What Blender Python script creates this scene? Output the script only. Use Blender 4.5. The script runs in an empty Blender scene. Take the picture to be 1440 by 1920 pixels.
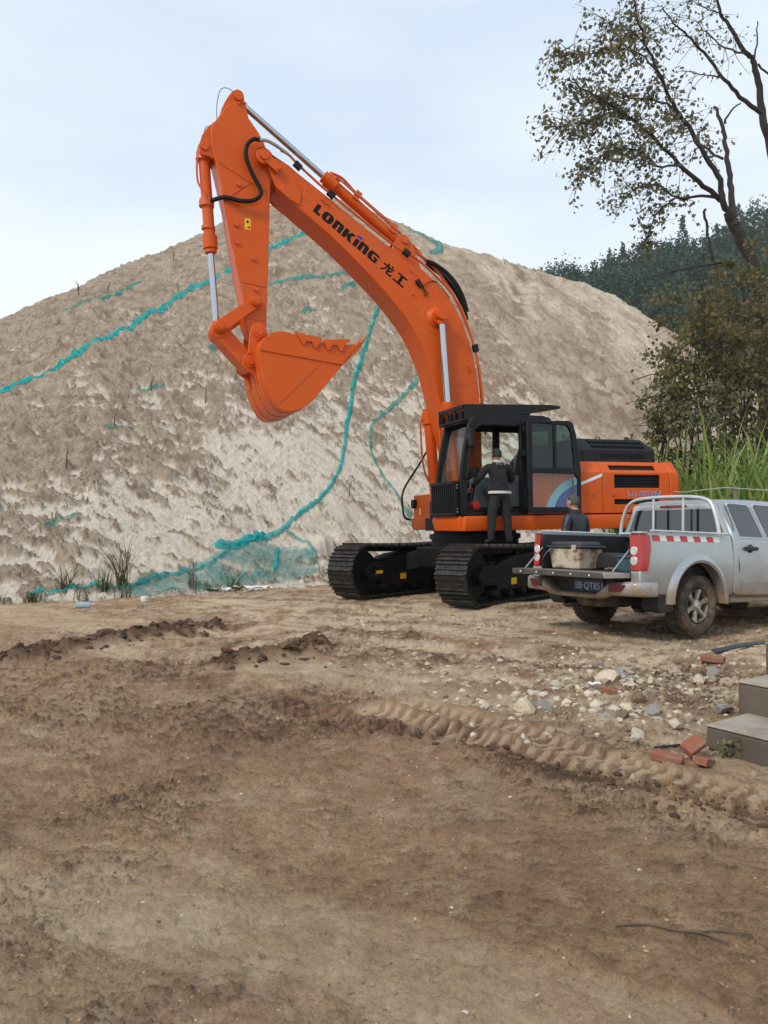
import bpy, bmesh, math, random
import numpy as np
from mathutils import Vector, Matrix
R = math.radians
scene = bpy.context.scene
COL = scene.collection
# ------------------------------------------------------------------ camera
cam_d = bpy.data.cameras.new('camera'); cam = bpy.data.objects.new('camera', cam_d); COL.objects.link(cam)
cam.location = (0, 0, 1.5); cam.rotation_euler = (R(90) + math.atan(40 / 1444), 0, 0)
cam_d.sensor_fit = 'VERTICAL'; cam_d.sensor_height = 36; cam_d.sensor_width = 27
cam_d.lens = 36 * 1444 / 1920; cam_d.clip_start = .05; cam_d.clip_end = 3000
scene.camera = cam
scene.render.resolution_x, scene.render.resolution_y = 768, 1024
# ------------------------------------------------------------------ sky, sun, exposure
SUN_EL, SUN_AZ = R(42), R(222)          # azimuth clockwise from +Y: behind the camera, to the left
world = bpy.data.worlds.new('World'); scene.world = world; world.use_nodes = True
nt = world.node_tree; nt.nodes.clear()
wo = nt.nodes.new('ShaderNodeOutputWorld'); bg = nt.nodes.new('ShaderNodeBackground')
sky = nt.nodes.new('ShaderNodeTexSky'); sky.sky_type = 'NISHITA'; sky.sun_disc = False
sky.sun_elevation = SUN_EL; sky.sun_rotation = SUN_AZ; sky.dust_density = 3; sky.air_density = 1.2
tc = nt.nodes.new('ShaderNodeTexCoord'); mp = nt.nodes.new('ShaderNodeMapping'); mp.inputs['Scale'].default_value = (1.2, 1.2, 4)
nz = nt.nodes.new('ShaderNodeTexNoise'); nz.inputs['Scale'].default_value = 1.6; nz.inputs['Detail'].default_value = 5; nz.inputs['Roughness'].default_value = .5
sx = nt.nodes.new('ShaderNodeSeparateXYZ')
rz = nt.nodes.new('ShaderNodeValToRGB'); rz.color_ramp.elements[0].position = 0.0; rz.color_ramp.elements[1].position = .8
rz.color_ramp.elements[0].color = (10.8, 11.2, 11.4, 1); rz.color_ramp.elements[1].color = (5.9, 7.3, 9.0, 1)   # thin high cloud, whiter at the horizon
add = nt.nodes.new('ShaderNodeMath'); add.operation = 'MULTIPLY_ADD'; add.inputs[1].default_value = 1.1
cl = nt.nodes.new('ShaderNodeMix'); cl.data_type = 'RGBA'; cl.inputs['Factor'].default_value = .86
L = nt.links.new
L(tc.outputs['Generated'], mp.inputs['Vector']); L(mp.outputs['Vector'], nz.inputs['Vector'])
L(tc.outputs['Generated'], sx.inputs['Vector'])
L(nz.outputs['Fac'], add.inputs[0]); 
sub = nt.nodes.new('ShaderNodeMath'); sub.operation = 'SUBTRACT'; sub.inputs[1].default_value = .55
L(sx.outputs['Z'], sub.inputs[0]); L(sub.outputs[0], add.inputs[2]); L(add.outputs[0], rz.inputs['Fac'])
L(sky.outputs['Color'], cl.inputs[6]); L(rz.outputs['Color'], cl.inputs[7]); L(cl.outputs[2], bg.inputs['Color'])
bg.inputs['Strength'].default_value = .078; L(bg.outputs[0], wo.inputs['Surface'])
sd = bpy.data.lights.new('sun', 'SUN'); sd.energy = 1.5; sd.angle = R(10); sd.color = (1, .96, .9)
sun = bpy.data.objects.new('sun', sd); COL.objects.link(sun)
sun.location = (-6, -10, 18)
_d = Vector((math.sin(SUN_AZ) * math.cos(SUN_EL), math.cos(SUN_AZ) * math.cos(SUN_EL), math.sin(SUN_EL)))
sun.rotation_euler = _d.to_track_quat('Z', 'Y').to_euler()
vs = scene.view_settings; vs.view_transform = 'Standard'; vs.look = 'None'; vs.exposure = .56; vs.gamma = 1; vs.use_curve_mapping = False
scene.cycles.max_bounces = 8; scene.cycles.transparent_max_bounces = 24; scene.cycles.use_denoising = True
scene.cycles.caustics_reflective = False; scene.cycles.caustics_refractive = False
rnd = random.Random(7)

# ------------------------------------------------------------------ helpers
def lin(r, g, b):
    f = lambda c: (c / 12.92 if c <= .04045 else ((c + .055) / 1.055) ** 2.4)
    return (f(r / 255), f(g / 255), f(b / 255), 1)

def mat(name, col, col2=None, scale=6, rough=.5, metal=0, bump=0, bscale=60, c3=None, c3scale=2.5, c3lo=.52, c3hi=.68, spec=.5, coat=0, detail=6, rvar=0, sub=0, mud=None):
    """procedural paint: two mixed tones, optional third tone in patches (dirt), optional fine relief"""
    m = bpy.data.materials.new(name); m.use_nodes = True; t = m.node_tree; n = t.nodes; k = t.links.new
    b = n['Principled BSDF']; b.inputs['Roughness'].default_value = rough; b.inputs['Metallic'].default_value = metal
    b.inputs['Specular IOR Level'].default_value = spec; b.inputs['Coat Weight'].default_value = coat; b.inputs['Coat Roughness'].default_value = .12
    co = n.new('ShaderNodeTexCoord')
    out = None
    if col2 is not None:
        a = n.new('ShaderNodeTexNoise'); a.inputs['Scale'].default_value = scale; a.inputs['Detail'].default_value = detail; a.inputs['Roughness'].default_value = .65
        k(co.outputs['Object'], a.inputs['Vector'])
        r = n.new('ShaderNodeValToRGB'); r.color_ramp.elements[0].position = .33; r.color_ramp.elements[1].position = .67
        r.color_ramp.elements[0].color = col; r.color_ramp.elements[1].color = col2
        k(a.outputs['Fac'], r.inputs['Fac']); out = r.outputs['Color']
        if rvar:
            q = n.new('ShaderNodeMath'); q.operation = 'MULTIPLY_ADD'; q.inputs[1].default_value = rvar; q.inputs[2].default_value = rough - rvar / 2
            k(a.outputs['Fac'], q.inputs[0]); k(q.outputs[0], b.inputs['Roughness'])
    if c3 is not None:
        a = n.new('ShaderNodeTexNoise'); a.inputs['Scale'].default_value = c3scale; a.inputs['Detail'].default_value = 8; a.inputs['Roughness'].default_value = .7
        k(co.outputs['Object'], a.inputs['Vector'])
        r = n.new('ShaderNodeMapRange'); r.inputs['From Min'].default_value = c3lo; r.inputs['From Max'].default_value = c3hi
        k(a.outputs['Fac'], r.inputs['Value'])
        x = n.new('ShaderNodeMix'); x.data_type = 'RGBA'; k(r.outputs['Result'], x.inputs['Factor'])
        if out is None: x.inputs[6].default_value = col
        else: k(out, x.inputs[6])
        x.inputs[7].default_value = c3; out = x.outputs[2]
    if mud is not None:        # mud splashed up from below: height limits and colour
        a = n.new('ShaderNodeTexNoise'); a.inputs['Scale'].default_value = 4; a.inputs['Detail'].default_value = 9; a.inputs['Roughness'].default_value = .7; k(co.outputs['Object'], a.inputs['Vector'])
        z = n.new('ShaderNodeSeparateXYZ'); k(co.outputs['Object'], z.inputs[0]); q = n.new('ShaderNodeMath'); q.operation = 'MULTIPLY_ADD'; q.inputs[1].default_value = .7; k(a.outputs['Fac'], q.inputs[0]); k(z.outputs['Z'], q.inputs[2])
        r = n.new('ShaderNodeMapRange'); r.inputs['From Min'].default_value = mud[1] + .35; r.inputs['From Max'].default_value = mud[0] + .35; k(q.outputs[0], r.inputs['Value'])
        x = n.new('ShaderNodeMix'); x.data_type = 'RGBA'; k(r.outputs['Result'], x.inputs['Factor']); x.inputs[7].default_value = mud[2]
        if out is None: x.inputs[6].default_value = col
        else: k(out, x.inputs[6])
        out = x.outputs[2]; g_ = n.new('ShaderNodeMath'); g_.operation = 'MULTIPLY_ADD'; g_.inputs[1].default_value = .5; g_.inputs[2].default_value = rough; k(r.outputs['Result'], g_.inputs[0]); k(g_.outputs[0], b.inputs['Roughness'])
    if out is None: b.inputs['Base Color'].default_value = col
    else: k(out, b.inputs['Base Color'])
    if bump:
        a = n.new('ShaderNodeTexNoise'); a.inputs['Scale'].default_value = bscale; a.inputs['Detail'].default_value = 8
        k(co.outputs['Object'], a.inputs['Vector'])
        u = n.new('ShaderNodeBump'); u.inputs['Strength'].default_value = bump; u.inputs['Distance'].default_value = .02
        k(a.outputs['Fac'], u.inputs['Height']); k(u.outputs['Normal'], b.inputs['Normal'])
    return m

def glass_mat(name, tint, refl=.9, rough=.02, opaque=0.0, body=(.02, .03, .03, 1), base=.04):
    """thin pane: tinted see-through plus mirror by fresnel, optionally some dark film"""
    m = bpy.data.materials.new(name); m.use_nodes = True; t = m.node_tree; n = t.nodes; k = t.links.new
    n.clear(); o = n.new('ShaderNodeOutputMaterial'); tr = n.new('ShaderNodeBsdfTransparent'); tr.inputs[0].default_value = tint
    gl = n.new('ShaderNodeBsdfGlossy'); gl.inputs['Roughness'].default_value = rough; gl.inputs[0].default_value = (refl, refl, refl, 1)
    df = n.new('ShaderNodeBsdfDiffuse'); df.inputs[0].default_value = body
    fr = n.new('ShaderNodeLayerWeight'); pw = n.new('ShaderNodeMath'); pw.operation = 'POWER'; pw.inputs[1].default_value = 4; k(fr.outputs['Facing'], pw.inputs[0])
    m1 = n.new('ShaderNodeMixShader'); m1.inputs[0].default_value = opaque; k(tr.outputs[0], m1.inputs[1]); k(df.outputs[0], m1.inputs[2])
    m2 = n.new('ShaderNodeMixShader'); mm = n.new('ShaderNodeMath'); mm.operation = 'MULTIPLY_ADD'; mm.inputs[1].default_value = .75; mm.inputs[2].default_value = base
    k(pw.outputs[0], mm.inputs[0]); k(mm.outputs[0], m2.inputs[0]); k(m1.outputs[0], m2.inputs[1]); k(gl.outputs[0], m2.inputs[2])
    k(m2.outputs[0], o.inputs[0]); return m

class B:
    """collects faces for one mesh"""
    def __init__(s): s.v = []; s.f = []; s.mi = []; s.cur = 0
    def add(s, vs, fs):
        o = len(s.v); s.v += [tuple(p) for p in vs]; s.f += [tuple(i + o for i in f) for f in fs]; s.mi += [s.cur] * len(fs); return s
    def box(s, x0, x1, y0, y1, z0, z1):
        vs = [(x, y, z) for x in (x0, x1) for y in (y0, y1) for z in (z0, z1)]
        return s.add(vs, [(0, 1, 3, 2), (4, 6, 7, 5), (0, 4, 5, 1), (2, 3, 7, 6), (0, 2, 6, 4), (1, 5, 7, 3)])
    def obox(s, c, ax, ay, az):
        c, ax, ay, az = map(Vector, (c, ax, ay, az))
        vs = [c + ax * i + ay * j + az * k for i in (-1, 1) for j in (-1, 1) for k in (-1, 1)]
        return s.add(vs, [(0, 1, 3, 2), (4, 6, 7, 5), (0, 4, 5, 1), (2, 3, 7, 6), (0, 2, 6, 4), (1, 5, 7, 3)])
    def prism(s, poly, lo, hi, axis='y'):
        """2-D outline extruded along an axis: y -> poly is (x,z); x -> (y,z); z -> (x,y)"""
        f = {'y': lambda p, t: (p[0], t, p[1]), 'x': lambda p, t: (t, p[0], p[1]), 'z': lambda p, t: (p[0], p[1], t)}[axis]
        n = len(poly); vs = [f(p, lo) for p in poly] + [f(p, hi) for p in poly]
        fs = [tuple(range(n)), tuple(range(2 * n - 1, n - 1, -1))] + [(i, n + i, n + (i + 1) % n, (i + 1) % n) for i in range(n)]
        return s.add(vs, fs)
    def loft(s, rings, cap=True, close=True):
        n = len(rings[0]); vs = [p for r in rings for p in r]; fs = []
        for i in range(len(rings) - 1):
            for j in range(n if close else n - 1):
                a = i * n + j; b = i * n + (j + 1) % n; fs.append((a, b, b + n, a + n))
        if cap: fs += [tuple(range(n - 1, -1, -1)), tuple(range((len(rings) - 1) * n, len(rings) * n))]
        return s.add(vs, fs)
    def cyl(s, p0, p1, r0, r1=None, n=14):
        r1 = r0 if r1 is None else r1
        return s.tube([p0, p1], [r0, r1], n)
    def tube(s, pts, r, n=8, cap=True):
        pts = [Vector(p) for p in pts]; rr = r if isinstance(r, (list, tuple)) else [r] * len(pts)
        rings = []; up = None
        for i, p in enumerate(pts):
            d = (pts[min(i + 1, len(pts) - 1)] - pts[max(i - 1, 0)]).normalized()
            if up is None: up = Vector((0, 0, 1)) if abs(d.z) < .9 else Vector((1, 0, 0))
            a = d.cross(up).normalized(); b = a.cross(d).normalized(); up = b
            rings.append([p + a * (math.cos(2 * math.pi * k / n) * rr[i]) + b * (math.sin(2 * math.pi * k / n) * rr[i]) for k in range(n)])
        return s.loft(rings, cap)
    def lathe(s, prof, c, ax, n=24, cap=True):
        """profile (r, h) spun about axis ax through c"""
        ax = Vector(ax).normalized(); a = ax.orthogonal().normalized(); b = ax.cross(a); c = Vector(c)
        return s.loft([[c + ax * h + a * (math.cos(2 * math.pi * k / n) * r) + b * (math.sin(2 * math.pi * k / n) * r) for k in range(n)] for r, h in prof], cap)
    def quadgrid(s, P):
        nr, nc = len(P), len(P[0]); vs = [p for r in P for p in r]
        return s.add(vs, [(i * nc + j, i * nc + j + 1, (i + 1) * nc + j + 1, (i + 1) * nc + j) for i in range(nr - 1) for j in range(nc - 1)])
    def mesh(s, name, mats=(), smooth=35):
        me = bpy.data.meshes.new(name); me.from_pydata(s.v, [], s.f)
        for m in (mats if isinstance(mats, (list, tuple)) else [mats]): me.materials.append(m)
        if len(me.materials) > 1: me.polygons.foreach_set('material_index', s.mi)
        bm = bmesh.new(); bm.from_mesh(me); bmesh.ops.recalc_face_normals(bm, faces=bm.faces); bm.to_mesh(me); bm.free()
        if smooth:
            me.polygons.foreach_set('use_smooth', [True] * len(me.polygons)); me.set_sharp_from_angle(angle=R(smooth))
        me.update(); return me

def link(name, me, parent=None, **kw):
    o = bpy.data.objects.new(name, me); COL.objects.link(o)
    if parent is not None: o.parent = parent
    for k, v in kw.items():
        if k in ('location', 'rotation_euler', 'scale'): setattr(o, k, v)
        else: o[k] = v
    return o

def mk(name, b, m, parent=None, bevel=0, smooth=35, seg=2, **kw):
    o = link(name, b.mesh(name, m, smooth), parent, **kw)
    if bevel:
        md = o.modifiers.new('edge', 'BEVEL'); md.width = bevel; md.segments = seg; md.limit_method = 'ANGLE'; md.angle_limit = R(38)
    return o

def thing(name, label, cat, loc=(0, 0, 0), group=None, matrix=None):
    o = bpy.data.objects.new(name, None); COL.objects.link(o); o.empty_display_size = .2
    if matrix is not None: o.matrix_world = matrix
    else: o.location = loc
    o['label'] = label; o['category'] = cat
    if group: o['group'] = group
    return o

def tag(o, label, cat, group=None):
    o['label'] = label; o['category'] = cat
    if group: o['group'] = group
    return o

def spline(pts, k=6):
    """Catmull-Rom through the points"""
    P = [Vector(p) for p in pts]; out = []
    for i in range(len(P) - 1):
        a, b, c, d = P[max(i - 1, 0)], P[i], P[i + 1], P[min(i + 2, len(P) - 1)]
        for j in range(k):
            t = j / k
            out.append(.5 * ((2 * b) + (c - a) * t + (2 * a - 5 * b + 4 * c - d) * t * t + (3 * b - a - 3 * c + d) * t ** 3))
    out.append(P[-1]); return out

def text_mesh(s, size, m, ex=.002, name='lettering', bold=0.0):
    cu = bpy.data.curves.new('t', 'FONT'); cu.body = s; cu.size = size; cu.extrude = ex; cu.offset = bold; cu.resolution_u = 3
    o = bpy.data.objects.new('t', cu); COL.objects.link(o); dg = bpy.context.evaluated_depsgraph_get()
    me = bpy.data.meshes.new_from_object(o.evaluated_get(dg)); bpy.data.objects.remove(o); bpy.data.curves.remove(cu)
    me.name = name; me.materials.clear(); me.materials.append(m); return me
# ------------------------------------------------------------------ noise and terrain
def _h(ix, iy, s):
    h = (ix.astype(np.int64) * 374761393 + iy.astype(np.int64) * 668265263 + s * 1442695041) & 0xffffffff
    h = ((h ^ (h >> 13)) * 1274126177) & 0xffffffff
    return ((h ^ (h >> 16)) & 0xffff) / 65535.0
def vn(x, y, s=0):
    x = np.asarray(x, float); y = np.asarray(y, float)
    ix = np.floor(x); iy = np.floor(y); fx = x - ix; fy = y - iy
    fx = fx * fx * fx * (fx * (fx * 6 - 15) + 10); fy = fy * fy * fy * (fy * (fy * 6 - 15) + 10)
    a = _h(ix, iy, s); b = _h(ix + 1, iy, s); c = _h(ix, iy + 1, s); d = _h(ix + 1, iy + 1, s)
    return a + (b - a) * fx + (c - a) * fy + (a - b - c + d) * fx * fy
def fbm(x, y, s=0, o=4, g=.5):
    t = 0; a = 1; n = 0
    for i in range(o):
        t = t + a * vn(x * 1.0 + 17.3 * i, y + 9.1 * i, s + i); n += a; a *= g
        x, y = (x * 1.6 - y * 1.2) * 1.03, (x * 1.2 + y * 1.6) * 1.03
    return t / n
def ss(a, b, x):
    t = np.clip((x - a) / (b - a), 0, 1); return t * t * (3 - 2 * t)
def worley(x, y, s=0):
    """distance to the nearest scattered cell point, and that cell's random value"""
    ix = np.floor(x); iy = np.floor(y); best = np.full(np.shape(x), 9.); val = np.zeros(np.shape(x))
    for i in (-1, 0, 1):
        for j in (-1, 0, 1):
            cx = ix + i; cy = iy + j
            d = (cx + _h(cx, cy, s) - x) ** 2 + (cy + _h(cx, cy, s + 5) - y) ** 2
            m = d < best; best = np.where(m, d, best); val = np.where(m, _h(cx, cy, s + 9), val)
    return np.sqrt(best), val

def ground_base(x, y):
    x = np.asarray(x, float); y = np.asarray(y, float)
    return .3 * ss(.5, 11, y) + .015 * (np.clip(x, -4, 2.2) - 1.5) * ss(3, 11, y) + .015 * np.clip(y - 11, 0, 30)

# ---- pile: a ridge seen broadside; control points give toe distance, ridge distance and ridge height by bearing (x/y)
PA = np.array([-.95, -.70, -.4986, -.374, -.291, -.232, -.187, -.145, -.097, -.055, -.01, .026, .08, .136, .215, .263, .305, .332, .374, .39, .46, .60])
PB = np.array([12.6, 13.0, 13.6, 14.4, 15.2, 15.8, 16.4, 17.0, 17.6, 18.2, 19.0, 19.6, 20.4, 21.2, 22.4, 23.0, 23.5, 23.8, 24.2, 24.6, 25.5, 27])
PD = np.array([22, 24, 27.5, 31, 34, 36.5, 38.5, 40, 41.5, 42, 42, 42, 42, 42, 42, 42, 41.5, 41, 40.5, 40, 39, 38])
PV = np.array([.12, .19, .264, .328, .356, .387, .412, .424, .4345, .432, .4135, .400, .3755, .360, .334, .322, .305, .286, .258, .247, .19, .10])   # tangent of the skyline elevation
def pile_smooth(x, y):
    x = np.asarray(x, float); y = np.asarray(y, float)
    a = x / np.maximum(y, .1)
    b = np.interp(a, PA, PB); d = np.interp(a, PA, PD); H = 1.5 + np.interp(a, PA, PV) * d
    t = (y - b) / (d - b); zb = ground_base(x, np.minimum(y, b))
    up = np.where(t < 0, t * .9, t + .05 * np.sin(np.clip(t, 0, 1) * 2 * np.pi) * -.5)
    dn = 1 - (t - 1) * .85
    k = .10; h = np.clip(.5 + .5 * (dn - up) / k, 0, 1); f = dn * (1 - h) + up * h - k * h * (1 - h)
    toe = .05; f2 = np.where(f < toe, toe * .5 * ((np.clip(f + toe, 0, None) / (2 * toe)) ** 2) * 2, f)
    return zb - .12 + (H + .6 - zb) * f2
def seg_dist(x, y, pts):
    """distance to a polyline, signed side, and length along it"""
    best = np.full(np.shape(x), 1e9); al = np.zeros(np.shape(x)); sg = np.zeros(np.shape(x)); acc = 0
    for (x0, y0), (x1, y1) in zip(pts[:-1], pts[1:]):
        dx, dy = x1 - x0, y1 - y0; ln = math.hypot(dx, dy); ux, uy = dx / ln, dy / ln
        t = np.clip((x - x0) * ux + (y - y0) * uy, 0, ln); px = x0 + ux * t; py = y0 + uy * t
        d = np.hypot(x - px, y - py); m = d < best
        best = np.where(m, d, best); al = np.where(m, acc + t, al); sg = np.where(m, (x - x0) * -uy + (y - y0) * ux, sg); acc += ln
    return best, sg, al
RUT_A = [(-.1, 5.95), (.16, 5.72), (.31, 5.55), (.64, 5.14), (.93, 4.82), (1.18, 4.54), (1.41, 4.29), (1.62, 4.06), (1.89, 3.83), (2.5, 3.3), (3.4, 2.6)]
RUT_B = [(.2, 6.1), (.47, 5.78), (.79, 5.44), (1.11, 5.03), (1.37, 4.68), (1.62, 4.38), (1.9, 4.12), (2.3, 3.8)]
MUD_A = [(.55, 4.98), (.89, 4.63), (1.25, 4.4), (1.5, 4.1), (1.84, 3.74), (2.4, 3.2)]
BERM_1 = [(-5.2, 6.8), (-3.88, 7.81), (-3.59, 8.41), (-3.27, 9.11), (-2.81, 9.71), (-2.34, 10.5)]
BERM_2 = [(-1.6, 7.5), (-1.15, 7.96), (-.8, 8.6)]
CLEAT_1 = [(-1.93, 6.4), (-2.9, 11.2)]
CLEAT_2 = [(-1.45, 6.5), (-2.3, 11.0)]
CLEAT_3 = [(-1.2, 6.6), (-.4, 5.85), (.1, 5.45), (.5, 5.35)]
CRACK = [(.89, 2.87), (.98, 2.86), (1.09, 2.82), (1.15, 2.80), (1.2, 2.73)]
def ground_full(x, y):
    x = np.asarray(x, float); y = np.asarray(y, float); r = np.hypot(x, y)
    z = ground_base(x, y)
    near = 1 - ss(9, 20, r)
    w = fbm(x * .55, y * .55, 3, 4) - .5
    z = z + w * .11 * ss(1, 4, r) * (1 - .6 * ss(8, 14, y))
    m = fbm(x * 2.3, y * 2.3, 11, 4) - .5
    z = z + m * .055
    # broken clods: patches where the surface is crumbly, smooth trampled ground elsewhere
    crumb = .34 + .66 * ss(.44, .66, fbm(x * .8, y * .9, 21, 4))
    trk = np.minimum(seg_dist(x, y, RUT_A)[0], seg_dist(x, y, RUT_B)[0]); crumb = crumb * (.25 + .75 * ss(.1, .3, trk))
    c1 = fbm(x * 11, y * 13, 31, 4); c2 = fbm(x * 34, y * 38, 41, 3)
    z = z + (np.abs(c1 - .5) * -.055 + .012) * (.35 + .65 * crumb) * near
    z = z + (c2 - .5) * .020 * (.25 + .75 * crumb) * near
    wpx = .10 * (fbm(x * 7, y * 7, 401, 3) - .5); wpy = .10 * (fbm(x * 7 + 31, y * 7, 403, 3) - .5); cl_d = 0
    for f_, sd, am, th in ((7, 411, .013, .80), (16, 421, .010, .64), (36, 431, .006, .52), (70, 441, .0035, .48)):
        wd, wv = worley((x + wpx) * f_, (y + wpy) * f_ * 1.35, sd); hb = ss(.52, .30, wd) * (wv > th); am2 = crumb * near * (1 if f_ < 30 else 1 - ss(4, 9, r))
        z = z + hb * am * (.5 + wv) * am2; cl_d = np.maximum(cl_d, hb * (.25 + .75 * ss(.2, .9, _h(np.floor(wv * 997), np.floor(wv * 331), sd))) * am2)
    c3 = fbm(x * 80, y * 95, 45, 3); fin = 1 - ss(4.5, 9, r); c4 = fbm(x * 20 + 3 * c1, y * 31, 47, 4, .6)
    z = z + ((c3 - .5) * .012 * (.4 + .6 * crumb) * fin + np.clip(c4 - .60, 0, 1) * .10 * (.3 + .7 * crumb)) * near
    dark = .16 * ss(.46, .66, fbm(x * 1.1 + 4, y * 1.3, 51, 4)) + .30 * (.2 + .8 * crumb) * ss(.56, .68, c2) + .40 * (.3 + .7 * crumb) * ss(.60, .68, c4) + .25 * fin * ss(.62, .72, c3) + .22 * ss(.56, .68, fbm(x * 5, y * 6.5, 53, 5, .65))
    light = .26 * ss(.50, .72, fbm(x * .9 + 2, y * 1.0, 71, 5, .6)) + .25 * ss(.58, .68, fbm(x * 7, y * 8, 73, 4))
    dark = dark + .62 * cl_d
    sw = fbm((x * .87 - y * .5) * .22, (x * .5 + y * .87) * 1.7, 75, 4); smooth_ = ss(.5, .62, sw); light = light + .35 * smooth_; dark = dark * (1 - .55 * smooth_); z = z - .02 * smooth_
    red = .45 * ss(.5, .68, fbm(x * .5 + 9, y * .6, 81, 3)) * (1 - .5 * ss(9, 13, y))
    # wheel tracks lower right: shallow trench, raised pads, shoved-up shoulders
    for pts, wd_, dep, ph in ((RUT_A, .13, .055, 0), (RUT_B, .12, .045, .4)):
        d, sg, al = seg_dist(x, y, pts); jit = 1 + .5 * (fbm(x * 5, y * 5, 91, 2) - .5)
        inside = ss(wd_ * 1.15, wd_ * .8, d)
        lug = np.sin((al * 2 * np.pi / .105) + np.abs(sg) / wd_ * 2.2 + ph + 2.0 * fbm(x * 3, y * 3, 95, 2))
        z = z - dep * .2 * inside + inside * .011 * jit * (.4 + 1.2 * fbm(x * 4, y * 4, 96, 2)) * np.tanh(2.5 * lug) * .75
        sh = np.exp(-((d - wd_ * 1.45) / (.075)) ** 2) * (.3 + .9 * fbm(x * 5, y * 5, 97, 3))
        z = z + sh * .035
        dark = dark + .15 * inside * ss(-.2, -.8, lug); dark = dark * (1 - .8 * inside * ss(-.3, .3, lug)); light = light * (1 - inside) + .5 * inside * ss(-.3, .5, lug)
    d, sg, al = seg_dist(x, y, MUD_A); k = ss(.17, .02, d + .14 * (fbm(x * 4, y * 4, 101, 3) - .5) * 2)
    z = z + k * (.06 * fbm(x * 14, y * 14, 103, 3) - .015); dark = dark + .85 * k * ss(.35, .6, fbm(x * 5, y * 5, 104, 3)); light = light * (1 - k)
    for pts, wdt, hh in ((BERM_1, .34, .13), (BERM_2, .3, .12)):
        d, sg, al = seg_dist(x, y, pts); k = ss(wdt, .05, d + .3 * (fbm(x * 2.5, y * 2.5, 105, 3) - .5))
        z = z + k * hh * (.25 + 1.2 * fbm(x * 7, y * 7, 107, 4)); dark = dark + .75 * k; light = light * (1 - k)
    for pts, wdt in ((CLEAT_1, .26), (CLEAT_2, .24), (CLEAT_3, .22)):
        d, sg, al = seg_dist(x, y, pts); k = ss(wdt, wdt * .75, d) * ss(.25, .4, fbm(x * 1.4, y * 1.4, 109, 2))
        lug = np.sin(al * 2 * np.pi / .14 + 1.5 * vn(x * 2, y * 2, 111))
        z = z + k * (.026 * np.tanh(2 * lug) - .02); dark = dark + .5 * k * ss(.1, -.7, lug); red = red + .8 * k
    # chalky gravel apron before the machine and rubble spread by the steps
    apron = ss(6.2, 8.6, y + .5 * x) * (1 - ss(14, 17, y)) * ss(-5.5, -.5, x)
    rub = np.exp(-(((x - 2.0) / 1.5) ** 2 + ((y - 6.4) / 1.35) ** 2)) 
    g1 = fbm(x * 3.1, y * 3.4, 121, 5, .62)
    light = light + apron * .95 * ss(.42, .66, g1) + rub * .7 * ss(.4, .68, g1)
    wd, wv = worley(x * 9, y * 9, 131); st = np.clip(.30 - wd, 0, 1) * (wv > .55)
    z = z + st * .09 * np.clip(apron * .6 + rub, 0, 1) * (.4 + wv * .5); light = light + 3.0 * st * np.clip(apron * .7 + rub, 0, 1) * (wv > .7)
    wd, wv = worley(x * 24, y * 24, 141); st = np.clip(.33 - wd, 0, 1) * (wv > .5)
    z = z + st * .035 * np.clip(apron * .7 + rub * 1.2, 0, 1); light = light + 2.2 * st * np.clip(apron * .6 + rub, 0, 1) * (wv > .72)
    dark = dark + .35 * rub * ss(.5, .36, g1) + .3 * apron * ss(.46, .34, g1)
    toe = ss(11.0, 13.2, y - .0 * x) * (1 - ss(-.8, 1.0, x)); light = light + .45 * toe * ss(.4, .6, g1)
    z = z + .0 * r
    # a low earth bank under the steps at the right
    bank = ss(2.5, 3.4, x) * ss(4.0, 5.4, y) * (1 - ss(7.6, 8.6, y)); z = z + bank * (.12 + .08 * fbm(x * 3, y * 3, 151, 3))
    under = np.exp(-(((x - 4.4) / 2.0) ** 2 + ((y - 10.3) / 1.5) ** 2)); z = z - under * .02
    return z, np.stack([np.clip(dark, 0, 1), np.clip(light, 0, 1), np.clip(red, 0, 1)], -1)
def gz(x, y): return float(ground_full(np.array([x]), np.array([y]))[0][0])

def grid_object(name, X, Y, Z, mask, m, **kw):
    nr, nc = X.shape; me = bpy.data.meshes.new(name)
    co = np.stack([X, Y, Z], -1).reshape(-1, 3).astype(np.float32)
    i = np.arange(nr - 1)[:, None] * nc + np.arange(nc - 1)[None]; q = np.stack([i, i + 1, i + nc + 1, i + nc], -1).reshape(-1, 4)
    me.vertices.add(len(co)); me.vertices.foreach_set('co', co.ravel())
    me.loops.add(q.size); me.loops.foreach_set('vertex_index', q.ravel().astype(np.int32))
    me.polygons.add(len(q)); me.polygons.foreach_set('loop_start', (np.arange(len(q)) * 4).astype(np.int32))
    me.polygons.foreach_set('use_smooth', np.ones(len(q), bool))
    me.update(calc_edges=True)
    at = me.attributes.new('mask', 'FLOAT_COLOR', 'POINT')
    at.data.foreach_set('color', np.concatenate([mask.reshape(-1, 3), np.ones((len(co), 1))], 1).astype(np.float32).ravel())
    me.materials.append(m); return link(name, me, **kw)

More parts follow.
